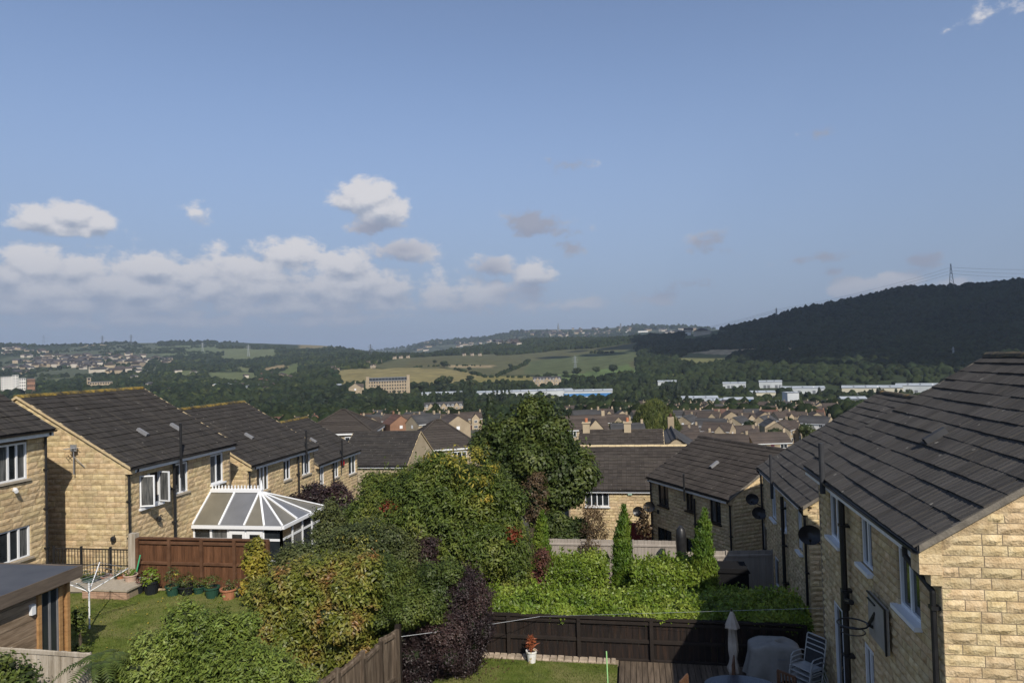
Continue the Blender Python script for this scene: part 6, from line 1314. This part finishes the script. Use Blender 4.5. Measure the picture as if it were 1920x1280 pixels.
# ---------------------------------------------------------------- works and sheds
m_shedroof = M('pale_shed_roof', [(.32,.345,.36),(.44,.465,.48)], .5, .05, 5, stretch=(1,1,1)); m_shedw = M('white_cladding', [(.42,.44,.445),(.52,.54,.54)], .5, .08); m_shedb = M('blue_cladding', [(.05,.16,.38),(.07,.22,.46)], .5, .1); m_shedc = M('cream_cladding', [(.50,.46,.34),(.58,.54,.42)], .6, .1); m_shedg = M('grey_cladding', [(.12,.13,.14),(.18,.19,.20)], .6, .1)
def shed(label, px0, px1, gy, hgt, dep, rz=0.0, wall=None, stripe=None, ridge=1.5, cat='warehouse', nb=6):
    pa, pb = hit(px0, gy), hit(px1, gy); c = hit((px0+px1)/2, gy); r = math.hypot(c[0], c[1]); w = abs(azel(px1, gy)[0]-azel(px0, gy)[0])*r*1.03; a = math.atan2(c[0], c[1]); c = c+np.array([math.sin(a), math.cos(a), 0])*dep/2; z = min(tz(c[0], c[1]), c[2])
    t = thing('warehouse', label, cat, (c[0], c[1], z), -a+rz); b = MB(); b.box(-w/2, w/2, -dep/2, dep/2, -3, hgt); b.add([(-w/2, -dep/2, hgt), (-w/2, dep/2, hgt), (-w/2, 0, hgt+ridge-.1), (w/2, -dep/2, hgt), (w/2, dep/2, hgt), (w/2, 0, hgt+ridge-.1)], [(0, 2, 1), (3, 4, 5)]); link('wall', b.mesh('wall', wall or m_shedw), t)
    n = max(3, int(w/12)); b = MB()
    for i in range(n):
        x0, x1 = -w/2-.5+i*(w+1)/n, -w/2-.5+(i+1)*(w+1)/n-.15
        b.add([(x0, -dep/2-.6, hgt+.02), (x1, -dep/2-.6, hgt+.02), (x1, 0, hgt+ridge), (x0, 0, hgt+ridge), (x0, dep/2+.6, hgt+.02), (x1, dep/2+.6, hgt+.02)], [(0, 1, 2, 3), (3, 2, 5, 4)])
    rf = link('roof', b.mesh('roof', m_shedroof), t)
    for i in range(1, n):
        x = -w/2+i*w/n; b = MB(); y0, y1 = -dep*.42, -dep*.12; s = ridge/(dep/2); b.add([(x-.9, y0, hgt+ridge+s*y0+.09), (x+.9, y0, hgt+ridge+s*y0+.09), (x+.9, y1, hgt+ridge+s*y1+.09), (x-.9, y1, hgt+ridge+s*y1+.09)], [(0, 1, 2, 3)]); link('rooflight', b.mesh('rooflight', m_shedg if i % 3 else m_whitep), rf)
    if stripe: b = MB(); b.box(-w/2-.05, w/2+.05, -dep/2-.08, -dep/2, hgt*.35, hgt*.72); link('cladding_band', b.mesh('cladding_band', stripe), t)
    for i in range(nb):
        x = -w/2+(i+.5)*w/nb; b = MB(); b.box(x-1.8, x+1.8, -dep/2-.14, -dep/2, 0, min(4.2, hgt*.55)); link('loading_door', b.mesh('loading_door', m_shedg if i % 3 else m_shedw), t)
    for k in range(7): f = -w/2+w*k/6; TAKEN.append((c[0]+math.cos(a)*f, c[1]-math.sin(a)*f, dep*.62))
    return t
shed('long pale curved end warehouse right of the poplars', 896, 1072, 746, 9.5, 42, .03, m_shedw)
shed('white warehouse with a blue panel at the right of the long warehouse', 1060, 1148, 748, 11, 40, -.02, m_shedw, m_shedb)
shed('low pale shed left of the poplars', 792, 866, 742, 4.5, 24, 0, m_shedw)
shed('long grey white shed among trees behind the gabled row', 1278, 1345, 760, 8, 34, .05, m_shedw)
shed('cream fronted shed joined to the blue one', 1325, 1360, 763, 7, 26, .05, m_shedc)
shed('bright blue fronted shed above the gabled row', 1358, 1412, 764, 8.5, 28, .02, m_shedb)
shed('far white shed left of the estate trees', 1356, 1398, 728, 7, 30, 0, m_shedw)
shed('far white shed in front of the dark woods', 1424, 1466, 728, 9, 34, 0, m_shedw)
shed('cream warehouse with a pale roof in the works', 1404, 1452, 748, 8, 34, .08, m_shedc)
shed('wide white works roof near the foot of the hill', 1464, 1545, 738, 7.5, 50, .03, m_shedw)
shed('low white shed beside the white tower block', 1455, 1560, 765, 5.5, 26, .02, m_shedw)
shed('tall white box shaped silo building', 1472, 1494, 766, 15, 16, .3, m_shedw, ridge=.3, nb=2)
shed('largest pale warehouse behind the right roofs', 1578, 1690, 742, 10, 62, .03, m_shedc)
shed('blue grey warehouse right of the largest one', 1680, 1772, 738, 10, 60, .0, m_shedw)
shed('grey gable fronted unit below the largest warehouse', 1575, 1622, 765, 9, 26, .15, m_shedg)
shed('small white shed against the right roof', 1655, 1720, 760, 6, 26, .0, m_shedw)
shed('small white roof among trees under the yellow field', 1234, 1268, 722, 6, 22, 0, m_shedw, nb=3)
shed('white shed roof behind the left ridges', 465, 496, 728, 6, 26, .4, m_shedw, nb=3)
shed('pale flat shed by the wooded knoll', 618, 640, 728, 6, 26, 0, m_shedw, nb=3)
shed('long low works below the left field', 385, 440, 726, 6, 30, 0, m_shedc, nb=4)
def slab_block(label, px0, px1, gy, topy, dep, rows_, cols_, wall, name='apartment_block', flat=True, rz=0):
    c = hit((px0+px1)/2, gy); r = math.hypot(c[0], c[1]); a = math.atan2(c[0], c[1]); w = abs(azel(px1, gy)[0]-azel(px0, gy)[0])*r; H = atR((px0+px1)/2, topy, r)[2]-c[2]; t = thing(name, label, 'building', tuple(c), -a+rz)
    b = MB(); b.box(-w/2, w/2, 0, dep, -4, H); link('wall', b.mesh('wall', wall), t); b = MB(); b.box(-w/2-.4, w/2+.4, -.4, dep+.4, H, H+.8); link('roof', b.mesh('roof', m_shedg), t)
    for i in range(rows_):
        for j in range(cols_):
            x = -w/2+(j+.5)*w/cols_; z = H*(i+.35)/rows_; b = MB(); b.box(x-w/cols_*.26, x+w/cols_*.26, -.12, .1, z, z+H/rows_*.52); link('window', b.mesh('window', m_glass), t)
    TAKEN.append((c[0], c[1], w*.55)); return t, w, H, c
slab_block('white apartment tower at the left edge of the town', 2, 32, 742, 706, 16, 8, 6, m_render)
slab_block('taller stair tower beside the white apartments', 24, 35, 742, 703, 12, 8, 2, m_render, 'stair_tower')
slab_block('cream block behind the white apartment tower', 36, 49, 738, 709, 14, 5, 3, m_render)
slab_block('brown brick hall right of the white apartments', 51, 66, 738, 710, 20, 3, 4, m_tw[1], 'brick_hall')
slab_block('long cream mill building with two stub towers on the left', 168, 211, 728, 716, 22, 2, 9, m_tw[0], 'cream_mill'); slab_block('stub tower of the cream mill, the taller one', 163, 171, 728, 708, 12, 3, 1, m_tw[0], 'mill_tower')
mt, mw, mH, mc = slab_block('tall stone textile mill with a glazed top storey in front of the yellow field', 686, 768, 738, 714, 20, 4, 17, m_tw[0], 'stone_mill')
b = MB(); b.box(-mw*.42, mw*.46, 2, 17, mH+.8, mH+5.5); link('glazed_storey', b.mesh('glazed_storey', m_shedg), mt)
for i in range(12): x = -mw*.42+(i+.5)*mw*.88/12; b = MB(); b.box(x-mw*.031, x+mw*.031, 1.8, 2.05, mH+1.6, mH+4.6); link('window', b.mesh('window', m_glass), mt)
for x, h in ((-mw*.45, 6.5), (mw*.48, 8)): b = MB(); b.box(x-2.3, x+2.3, -.6, 8, -4, mH+h); b.box(x-2.6, x+2.6, -1, 8.4, mH+h, mH+h+1); link('stair_tower', b.mesh('stair_tower', m_tw[0]), mt)
P = hit(683, 738); t = town_house('semi', P[0]-4, P[1]-26, -math.atan2(P[0], P[1])+PI/2, 'gabled stone mill shed in front of the tall mill', None, 2.6)

# ---------------------------------------------------------------- tiny houses on the far hills
def tiny(seed, wall, roof, h=5.5):
    b = MB(); b.box(-6, 6, -4.5, 4.5, -3, h); b.mi = 1; b.prism([(-5.4, h), (5.4, h), (0, h+3.2)], -6.4, 6.4); m = b.mesh('hill_house', [wall, roof]); return m
m_hillw = M('hill_town_walls', [(.36,.31,.24),(.52,.47,.39)], .95, .02, 3)
TN = [tiny(0, m_hillw, m_roofs[0]), tiny(1, m_tw[0], m_roofs[1]), tiny(2, m_hillw, m_roofs[1]), tiny(3, m_tw[0], m_roofs[0])]
def hill_houses(n, regs, label, group, s0, s1, big=0):
    for i in range(n):
        x0, x1, y0, y1 = random.choice(regs); P = hit(random.uniform(x0, x1), random.uniform(y0, y1)); kh = random.randrange(4); o = link('hill_house', TN[kh]); o.location = tuple(P); s = random.uniform(s0, s1); o.scale = (s*random.uniform(1, 1.9), s, s); o.rotation_euler = (0, 0, random.uniform(-.9, .9)+(PI/2 if random.random() < .3 else 0)); setp(o, label+(', brown roof', ', stone walls', ', grey roof', ', stone and brown')[kh], 'house', group)
hill_houses(150, [(0,90,658,692),(90,180,668,690),(140,275,680,702),(150,270,664,684),(60,150,674,690)], 'tiny pale house on the far left hillside town', 'houses of the far left hillside', 1.3, 2.4)
hill_houses(30, [(300,480,690,735),(480,640,700,735),(100,300,706,725)], 'pale house half lost in the valley woods on the left', 'houses in the left valley woods', .8, 1.2)
hill_houses(34, [(0,60,690,704),(0,80,652,662),(225,330,672,684)], 'tiny pale house at the fringe of the far left town', 'fringe houses of the far left town', 1.2, 2.0)
hill_houses(70, [(1050,1180,616,624),(1070,1330,618,628),(1000,1160,624,632),(980,1060,624,630)], 'tiny pale house of the hilltop town on the far ridge', 'hilltop town on the far ridge', 1.8, 3.4)
hill_houses(26, [(750,860,648,660),(790,900,642,652),(900,980,640,650)], 'tiny pale house on the hazy middle ridge', 'houses on the hazy ridge', 1.8, 3.0)
for px, py, wd in ((1180,622,16),(1205,621,10),(1262,620,8),(1290,627,5)):
    P = hit(px, py+2); o = link('hill_works', MB().box(-1, 1, -.3, .3, 0, .35).mesh('hill_works', m_render)); k = math.hypot(P[0], P[1])/FPX*wd; o.location = tuple(P); o.scale = (k, k*.6, 30); setp(o, 'long white works roof on the far hilltop', 'works', 'white works on the far hilltop')
P = hit(1047, 624); t = thing('church', 'dark church spire on the far hilltop town', 'church', tuple(P)); b = MB(); b.box(-7, 7, -7, 7, -5, 42); link('tower', b.mesh('tower', m_shedg), t); b = MB(); b.lathe([(9, 42), (.5, 92)], n=8); link('spire', b.mesh('spire', m_shedg), t); b = MB(); b.box(7, 40, -8, 8, -5, 16); b.prism([(7, 16), (40, 16), (40, 17), (24, 24), (7, 24)], -8, 8); link('nave', b.mesh('nave', m_tw[0]), t)
P = hit(1164, 620); t = thing('chimney_stack', 'single dark tower right of the church spire on the far ridge', 'tower', tuple(P)); b = MB(); b.lathe([(8, -3), (5, 60), (5.5, 62)], n=10); link('shaft', b.mesh('shaft', m_shedg), t)

# ---------------------------------------------------------------- pylons and power lines
m_pyl = M('pylon_steel', [(.09,.10,.11)], .6); m_pyl2 = M('pale_pylon_steel', [(.30,.32,.33)], .6)
def pylon(label, px, gy, topy, mat, thick=.45, group='electricity pylons on the hills', rz=.5, r=None):
    P = hit(px, gy) if r is None else atR(px, gy, r); r = math.hypot(P[0], P[1]); z = tz(P[0], P[1]); H = atR(px, topy, r)[2]-z; t = thing('pylon', label, 'pylon', (P[0], P[1], z), rz, group); b = MB(); W = H*.085; N_ = 7
    wz = lambda f: W*(1-f)**1.3+H*.012
    for sx, sy in ((-1,-1),(1,-1),(1,1),(-1,1)):
        for i in range(N_): f, g = i/N_, (i+1)/N_; b.bar((sx*wz(f), sy*wz(f), f*H), (sx*wz(g), sy*wz(g), g*H), thick)
    for i in range(N_):
        f, g = i/N_, (i+1)/N_
        for (ax, ay, bx_, by) in ((-1,-1,1,-1),(1,-1,-1,-1),(1,-1,1,1),(1,1,1,-1),(-1,1,-1,-1),(-1,-1,-1,1)): b.bar((ax*wz(f), ay*wz(f), f*H), (bx_*wz(g), by*wz(g), g*H), thick*.6)
    link('mast', b.mesh('mast', mat), t)
    for f, wd in ((.66, .15), (.78, .19), (.90, .13)):
        b = MB()
        for sg in (-1, 1): b.bar((0, 0, f*H), (sg*wd*H, 0, f*H), thick*.8); b.bar((0, 0, f*H+H*.035), (sg*wd*H, 0, f*H), thick*.6); b.tube([(sg*wd*H, 0, f*H), (sg*wd*H, 0, f*H-H*.04)], thick*.5, 5)
        link('crossarm', b.mesh('crossarm', mat), t)
    return t, H
p1, h1 = pylon('dark pylon standing on the skyline of the wooded hill', 1784, 530, 494, m_pyl, .5, rz=1.25, r=2250)
p2, h2 = pylon('small pylon at the left end of the wooded hill crest', 1456, 594, 577, m_pyl, .6, rz=.7, r=2280)
pylon('pale pylon half way down the wooded hill', 1788, 672, 650, m_pyl2, .35)
pylon('pale pylon on the green field slope', 1079, 700, 667, m_pyl2, .35)
pylon('dark pylon in the valley gap', 695, 668, 645, m_pyl, .8)
pylon('second dark pylon right of the valley gap', 743, 669, 652, m_pyl, .8)
for px, gy, ty in ((82,645,628),(192,646,629),(246,645,627)): pylon('faint pylon on the far left skyline', px, gy, ty, m_pyl, 1.0, 'pylons on the far left skyline')
pylon('faint pylon above the far left fields', 466, 668, 646, m_pyl2, .8); pylon('faint pylon standing over the left field edge', 380, 660, 642, m_pyl2, .8)
for f in (.66, .78, .90):
    a = Vector(p1.location)+Vector((0, 0, h1*(f-.04)))
    e = Vector(atR(2060, {.66: 519, .78: 511, .90: 502}[f], 2500)); wire('power line running right from the hill pylon', (a, e), .22, 6, 'power_line', m_pyl, 'power line', group='power lines over the wooded hill')
    e = Vector(p2.location)+Vector((0, 0, h2*(f-.04))); wire('power line sweeping down between the two hill pylons', (a, e), .22, 10, 'power_line', m_pyl, 'power line', group='power lines over the wooded hill')
    e2 = Vector(atR(1230, 620+6*(1-f), 3600)); wire('power line leaving the small hill pylon to the left', (e, e2), .25, 20, 'power_line', m_pyl, 'power line', group='power lines over the wooded hill')

# ---------------------------------------------------------------- trees of the valley, one by one
random.seed(77); NT = 0
def scatter_trees(n, x0, x1, y0, y1, kinds, s0, s1, label, group, gap=2.6):
    global NT; k = 0; tries = 0
    while k < n and tries < n*14:
        tries += 1; P = hit(random.uniform(x0, x1), random.uniform(y0, y1)); s = random.uniform(s0, s1)
        if not free(P[0], P[1], gap*s): continue
        kk = random.choice(kinds); far_tree(kk, P[0], P[1], s, ('round ', 'rounded shadowy ', 'paler spreading ', 'upright ', 'upright shadowy ', 'low shrubby ')[kk]+label, group, random.uniform(.85, 1.15)); TAKEN.append((P[0], P[1], gap*s*.55)); k += 1; NT += 1
for px in (925, 933, 941, 947, 955): P = hit(px, 760); far_tree(6, P[0], P[1], random.uniform(1.5, 1.9), 'slim dark poplar in front of the long warehouse', 'poplars before the long warehouse', 1.0, 'poplar_tree')
P = WILLOW; w_ = far_tree(2, P[0], P[1], 100/9.6*math.hypot(P[0], P[1])/FPX, 'yellow green weeping willow in the estate right of the tall tree', None, .95, 'willow_tree')
m_will = leafmat('willow_leaves', [(.045,.06,.014),(.085,.105,.024),(.14,.15,.04)], .4, scale=.3)
def willow():
    for c in list(w_.children): bpy.data.objects.remove(c)
    r = np.random.default_rng(3); n = 520; a = r.uniform(0, 2*PI, n); q = np.sqrt(r.random(n))*4.6; top = 7.6*(1-(q/5.6)**2)+.6; P = []; N_ = []
    for i in range(n):
        L = r.uniform(2.5, 5.5); k = 26; f = np.linspace(0, 1, k); x = math.cos(a[i])*(q[i]+f*.5); y = math.sin(a[i])*(q[i]+f*.5); z = np.maximum(top[i]-f*L, .3); P.append(np.column_stack([x, y, z])+r.normal(0, .1, (k, 3))); N_.append(np.tile([math.cos(a[i]), math.sin(a[i]), .5], (k, 1)))
    P = np.concatenate(P); N_ = np.concatenate(N_)+r.normal(0, .4, (len(P), 3)); N_ /= np.linalg.norm(N_, axis=1, keepdims=True); V, F = leaf_np(P, N_, .55, .13, r, .2, np.array([0, 0, -1.6])); o = link('crown', mesh_np('crown', V, F, m_will), w_); o['kind'] = 'stuff'
    t = MB(); t.tube([(0, 0, -.6), (.1, 0, 3), (0, .1, 6)], [.45, .3, .1], 8)
    for k in range(5): t.tube([(.1, 0, 3), (math.cos(k*1.3)*2.6, math.sin(k*1.3)*2.6, 6.2)], [.18, .05], 5)
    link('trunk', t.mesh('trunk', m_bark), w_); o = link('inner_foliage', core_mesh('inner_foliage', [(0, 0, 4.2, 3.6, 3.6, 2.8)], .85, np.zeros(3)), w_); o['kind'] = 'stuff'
willow()
scatter_trees(34, 560, 900, 768, 800, (0,1,2,3), .75, 1.15, 'bushy green tree among roofs left of the tall tree', 'trees among the roofs left of the tall tree')
scatter_trees(46, 520, 900, 742, 768, (0,1,1,4), .9, 1.5, 'dark tree in the belt below the textile mill', 'tree belt below the textile mill')
scatter_trees(22, 270, 520, 742, 775, (0,1,4), .9, 1.4, 'dark tree behind the left house ridges', 'trees behind the left ridges')
scatter_trees(10, 620, 690, 780, 800, (0,), 1.0, 1.3, 'large rounded tree behind the farthest left roofs', 'rounded trees behind the left row')
scatter_trees(32, 880, 1200, 752, 800, (0,1,1,3), .8, 1.3, 'dark tree behind the top of the tall tree', 'trees behind the tall tree')
scatter_trees(30, 1190, 1330, 725, 775, (0,1,3,4), 1.0, 1.6, 'large dark tree between warehouse and estate', 'large trees between warehouse and estate')
scatter_trees(34, 1290, 1640, 738, 785, (0,1,2,4), .7, 1.15, 'tree between the white sheds and the gabled row', 'trees between sheds and gabled row')
scatter_trees(30, 1100, 1540, 790, 835, (0,2,5), .4, .7, 'small garden tree between estate houses', 'garden trees of the right estate')
scatter_trees(22, 1580, 1760, 738, 770, (2,3,4), .7, 1.1, 'upright young tree before the largest warehouse', 'young trees before the largest warehouse')
scatter_trees(18, 780, 900, 716, 735, (0,1,2), 1.2, 1.8, 'round tree under the yellow field', 'trees under the yellow field')
for px, py, s in ((833,690,2.4),(815,682,1.4),(1082,704,2.2),(1118,700,1.9),(1060,704,1.4),(1150,700,2.4),(880,695,1.3),(957,690,1.5)): P = hit(px, py); far_tree(0, P[0], P[1], s, 'lone round tree standing in the open hill fields', 'lone trees in the fields', .85)
# ---------------------------------------------------------------- woods too large to count
def wood_points(n, r0, r1, a0, a1, seed, keep, pw=1.0):
    r = np.random.default_rng(seed); A = r.uniform(azel(a0, 660)[0], azel(a1, 660)[0], n); R_ = (r0**pw+(r1**pw-r0**pw)*r.random(n))**(1/pw); X = np.sin(A)*R_; Y = np.cos(A)*R_; Z = terr(X, Y); k = keep(X, Y, Z, R_); return X[k], Y[k], R_[k], r
def notfield(X, Y, Z, R_): return cover_of(X, Y, Z) == 0
def clear_taken(X, Y, pad=3.5):
    ok = np.ones(len(X), bool)
    for a, b_, c in TAKEN: ok &= (X-a)**2+(Y-b_)**2 > (c+pad)**2
    return ok
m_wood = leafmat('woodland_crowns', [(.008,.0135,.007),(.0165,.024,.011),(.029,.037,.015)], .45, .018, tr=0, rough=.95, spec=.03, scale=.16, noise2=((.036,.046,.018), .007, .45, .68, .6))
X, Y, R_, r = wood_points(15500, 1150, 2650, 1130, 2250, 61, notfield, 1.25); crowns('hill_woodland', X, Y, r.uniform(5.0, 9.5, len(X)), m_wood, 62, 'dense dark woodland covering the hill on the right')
X, Y, R_, r = wood_points(9000, 1050, 3600, -250, 720, 63, notfield, 1.1); py = proj(np.stack([X, Y, terr(X, Y)], -1)); k = ~((py[0] < 300) & (py[1] < 700) & (np.sin(X*.011)+np.sin(Y*.008) > -.4)); X, Y = X[k], Y[k]; lt = (np.sin(X*.012+1)*np.cos(Y*.009) > .25) & (r.random(len(X)) < .7) | (r.random(len(X)) < .08)
m_wood2 = leafmat('lighter_woodland_crowns', [(.018,.026,.010),(.036,.046,.016),(.058,.066,.022)], .45, .02, tr=0, rough=.95, spec=.03, scale=.16)
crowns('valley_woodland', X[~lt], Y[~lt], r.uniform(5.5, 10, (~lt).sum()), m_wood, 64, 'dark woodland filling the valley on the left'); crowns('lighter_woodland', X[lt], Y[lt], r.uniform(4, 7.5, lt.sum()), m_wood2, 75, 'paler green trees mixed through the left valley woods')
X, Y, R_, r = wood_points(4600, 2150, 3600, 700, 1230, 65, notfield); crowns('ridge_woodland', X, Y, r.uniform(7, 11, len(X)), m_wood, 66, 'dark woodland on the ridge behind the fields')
def sparse(X, Y, Z, R_): return (np.sin(X*.004+1)*np.cos(Y*.0031) > .05) & (cover_of(X, Y, Z) == 0)
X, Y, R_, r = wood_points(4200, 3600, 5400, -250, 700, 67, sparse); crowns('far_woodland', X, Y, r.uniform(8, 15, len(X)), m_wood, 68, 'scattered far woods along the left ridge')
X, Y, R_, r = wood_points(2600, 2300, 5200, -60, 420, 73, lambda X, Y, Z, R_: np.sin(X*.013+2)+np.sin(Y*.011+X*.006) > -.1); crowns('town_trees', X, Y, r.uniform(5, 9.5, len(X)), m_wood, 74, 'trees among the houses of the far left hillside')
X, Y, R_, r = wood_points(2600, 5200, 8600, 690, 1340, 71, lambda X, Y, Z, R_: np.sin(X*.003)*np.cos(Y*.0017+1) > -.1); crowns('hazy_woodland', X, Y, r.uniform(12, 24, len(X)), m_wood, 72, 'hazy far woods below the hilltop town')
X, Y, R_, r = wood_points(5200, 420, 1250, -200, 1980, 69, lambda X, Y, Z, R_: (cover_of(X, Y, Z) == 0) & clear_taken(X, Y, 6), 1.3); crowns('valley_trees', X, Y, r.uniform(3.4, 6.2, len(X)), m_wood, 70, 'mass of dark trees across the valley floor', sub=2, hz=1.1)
# hedgerows across the fields
def hedgerow(label, pts, seed, s=4.0):
    r = np.random.default_rng(seed); X = []; Y = []
    for (x0, y0), (x1, y1) in zip(pts[:-1], pts[1:]):
        a, b_ = hit(x0, y0), hit(x1, y1); n = max(2, int(math.hypot(*(a-b_)[:2])/7)); f = r.random(n); X += list(a[0]+(b_[0]-a[0])*f+r.normal(0, 2, n)); Y += list(a[1]+(b_[1]-a[1])*f+r.normal(0, 2, n))
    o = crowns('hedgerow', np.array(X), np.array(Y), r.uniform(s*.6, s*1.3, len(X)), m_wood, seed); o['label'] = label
hedgerow('diagonal hedgerow climbing between tan and green fields', [(930,706),(955,696),(985,684),(990,676)], 81, 5)
hedgerow('curving hedgerow along the foot of the yellow field', [(850,692),(890,702),(915,708),(985,708),(1035,704)], 82, 4.5)
hedgerow('hedgerow under the bright green strip', [(1010,706),(1060,706),(1120,712),(1185,698)], 83, 5)
hedgerow('hedgerow along the upper edge of the brown field', [(760,690),(830,686),(900,686)], 84, 3)
hedgerow('short dark hedge on the high green field', [(1108,662),(1150,662)], 85, 5)
hedgerow('hedge line through the far left fields', [(180,662),(240,660),(300,662),(400,660)], 86, 7)
# ---------------------------------------------------------------- haze
def haze():
    m = bpy.data.materials.new('haze_air'); m.use_nodes = True; nt = m.node_tree; nt.nodes.clear(); o = nt.nodes.new('ShaderNodeOutputMaterial'); v = nt.nodes.new('ShaderNodeVolumePrincipled'); v.inputs['Color'].default_value = (.72, .84, 1, 1); v.inputs['Density'].default_value = HAZE; v.inputs['Anisotropy'].default_value = .2; nt.links.new(v.outputs[0], o.inputs['Volume'])
    b = MB(); b.box(-16500, 16500, -16500, 16500, -420, 560); h = link('haze', b.mesh('haze', m)); h['kind'] = 'stuff'; h['label'] = 'thin blue air over the valley'
HAZE = 7e-5
haze()
def cloud(label, c, rx, ry, seed):
    r = np.random.default_rng(seed); bl = []
    for i in range(34): a = r.uniform(0, 2*PI); q = math.sqrt(r.random())*.82; s = r.uniform(.22, .36); bl.append((q*math.cos(a)*rx, q*math.sin(a)*ry, r.uniform(0, 90), rx*s, ry*s, r.uniform(90, 190)))
    for i in range(90): a = r.uniform(0, 2*PI); q = r.uniform(.7, 1.22); s = r.uniform(.035, .13); bl.append((q*math.cos(a)*rx, q*math.sin(a)*ry, r.uniform(-20, 60), rx*s, ry*s, r.uniform(30, 70)))
    o = link('cloud', core_mesh('cloud', bl, 1.0, np.zeros(3), M('cloud_white', [(.75,.76,.78),(.85,.86,.87)], 1, .004, spec=0)), None, c); o['kind'] = 'stuff'; o['label'] = label
cloud('broad cumulus cloud whose shade lies over the wooded hill', (1470, 1000, 1150), 830, 700, 5)
cloud('smaller cumulus cloud shading the foot of the wooded hill', (1440, 290, 1150), 460, 330, 6)
print('objects', len(bpy.data.objects), 'trees', NT)
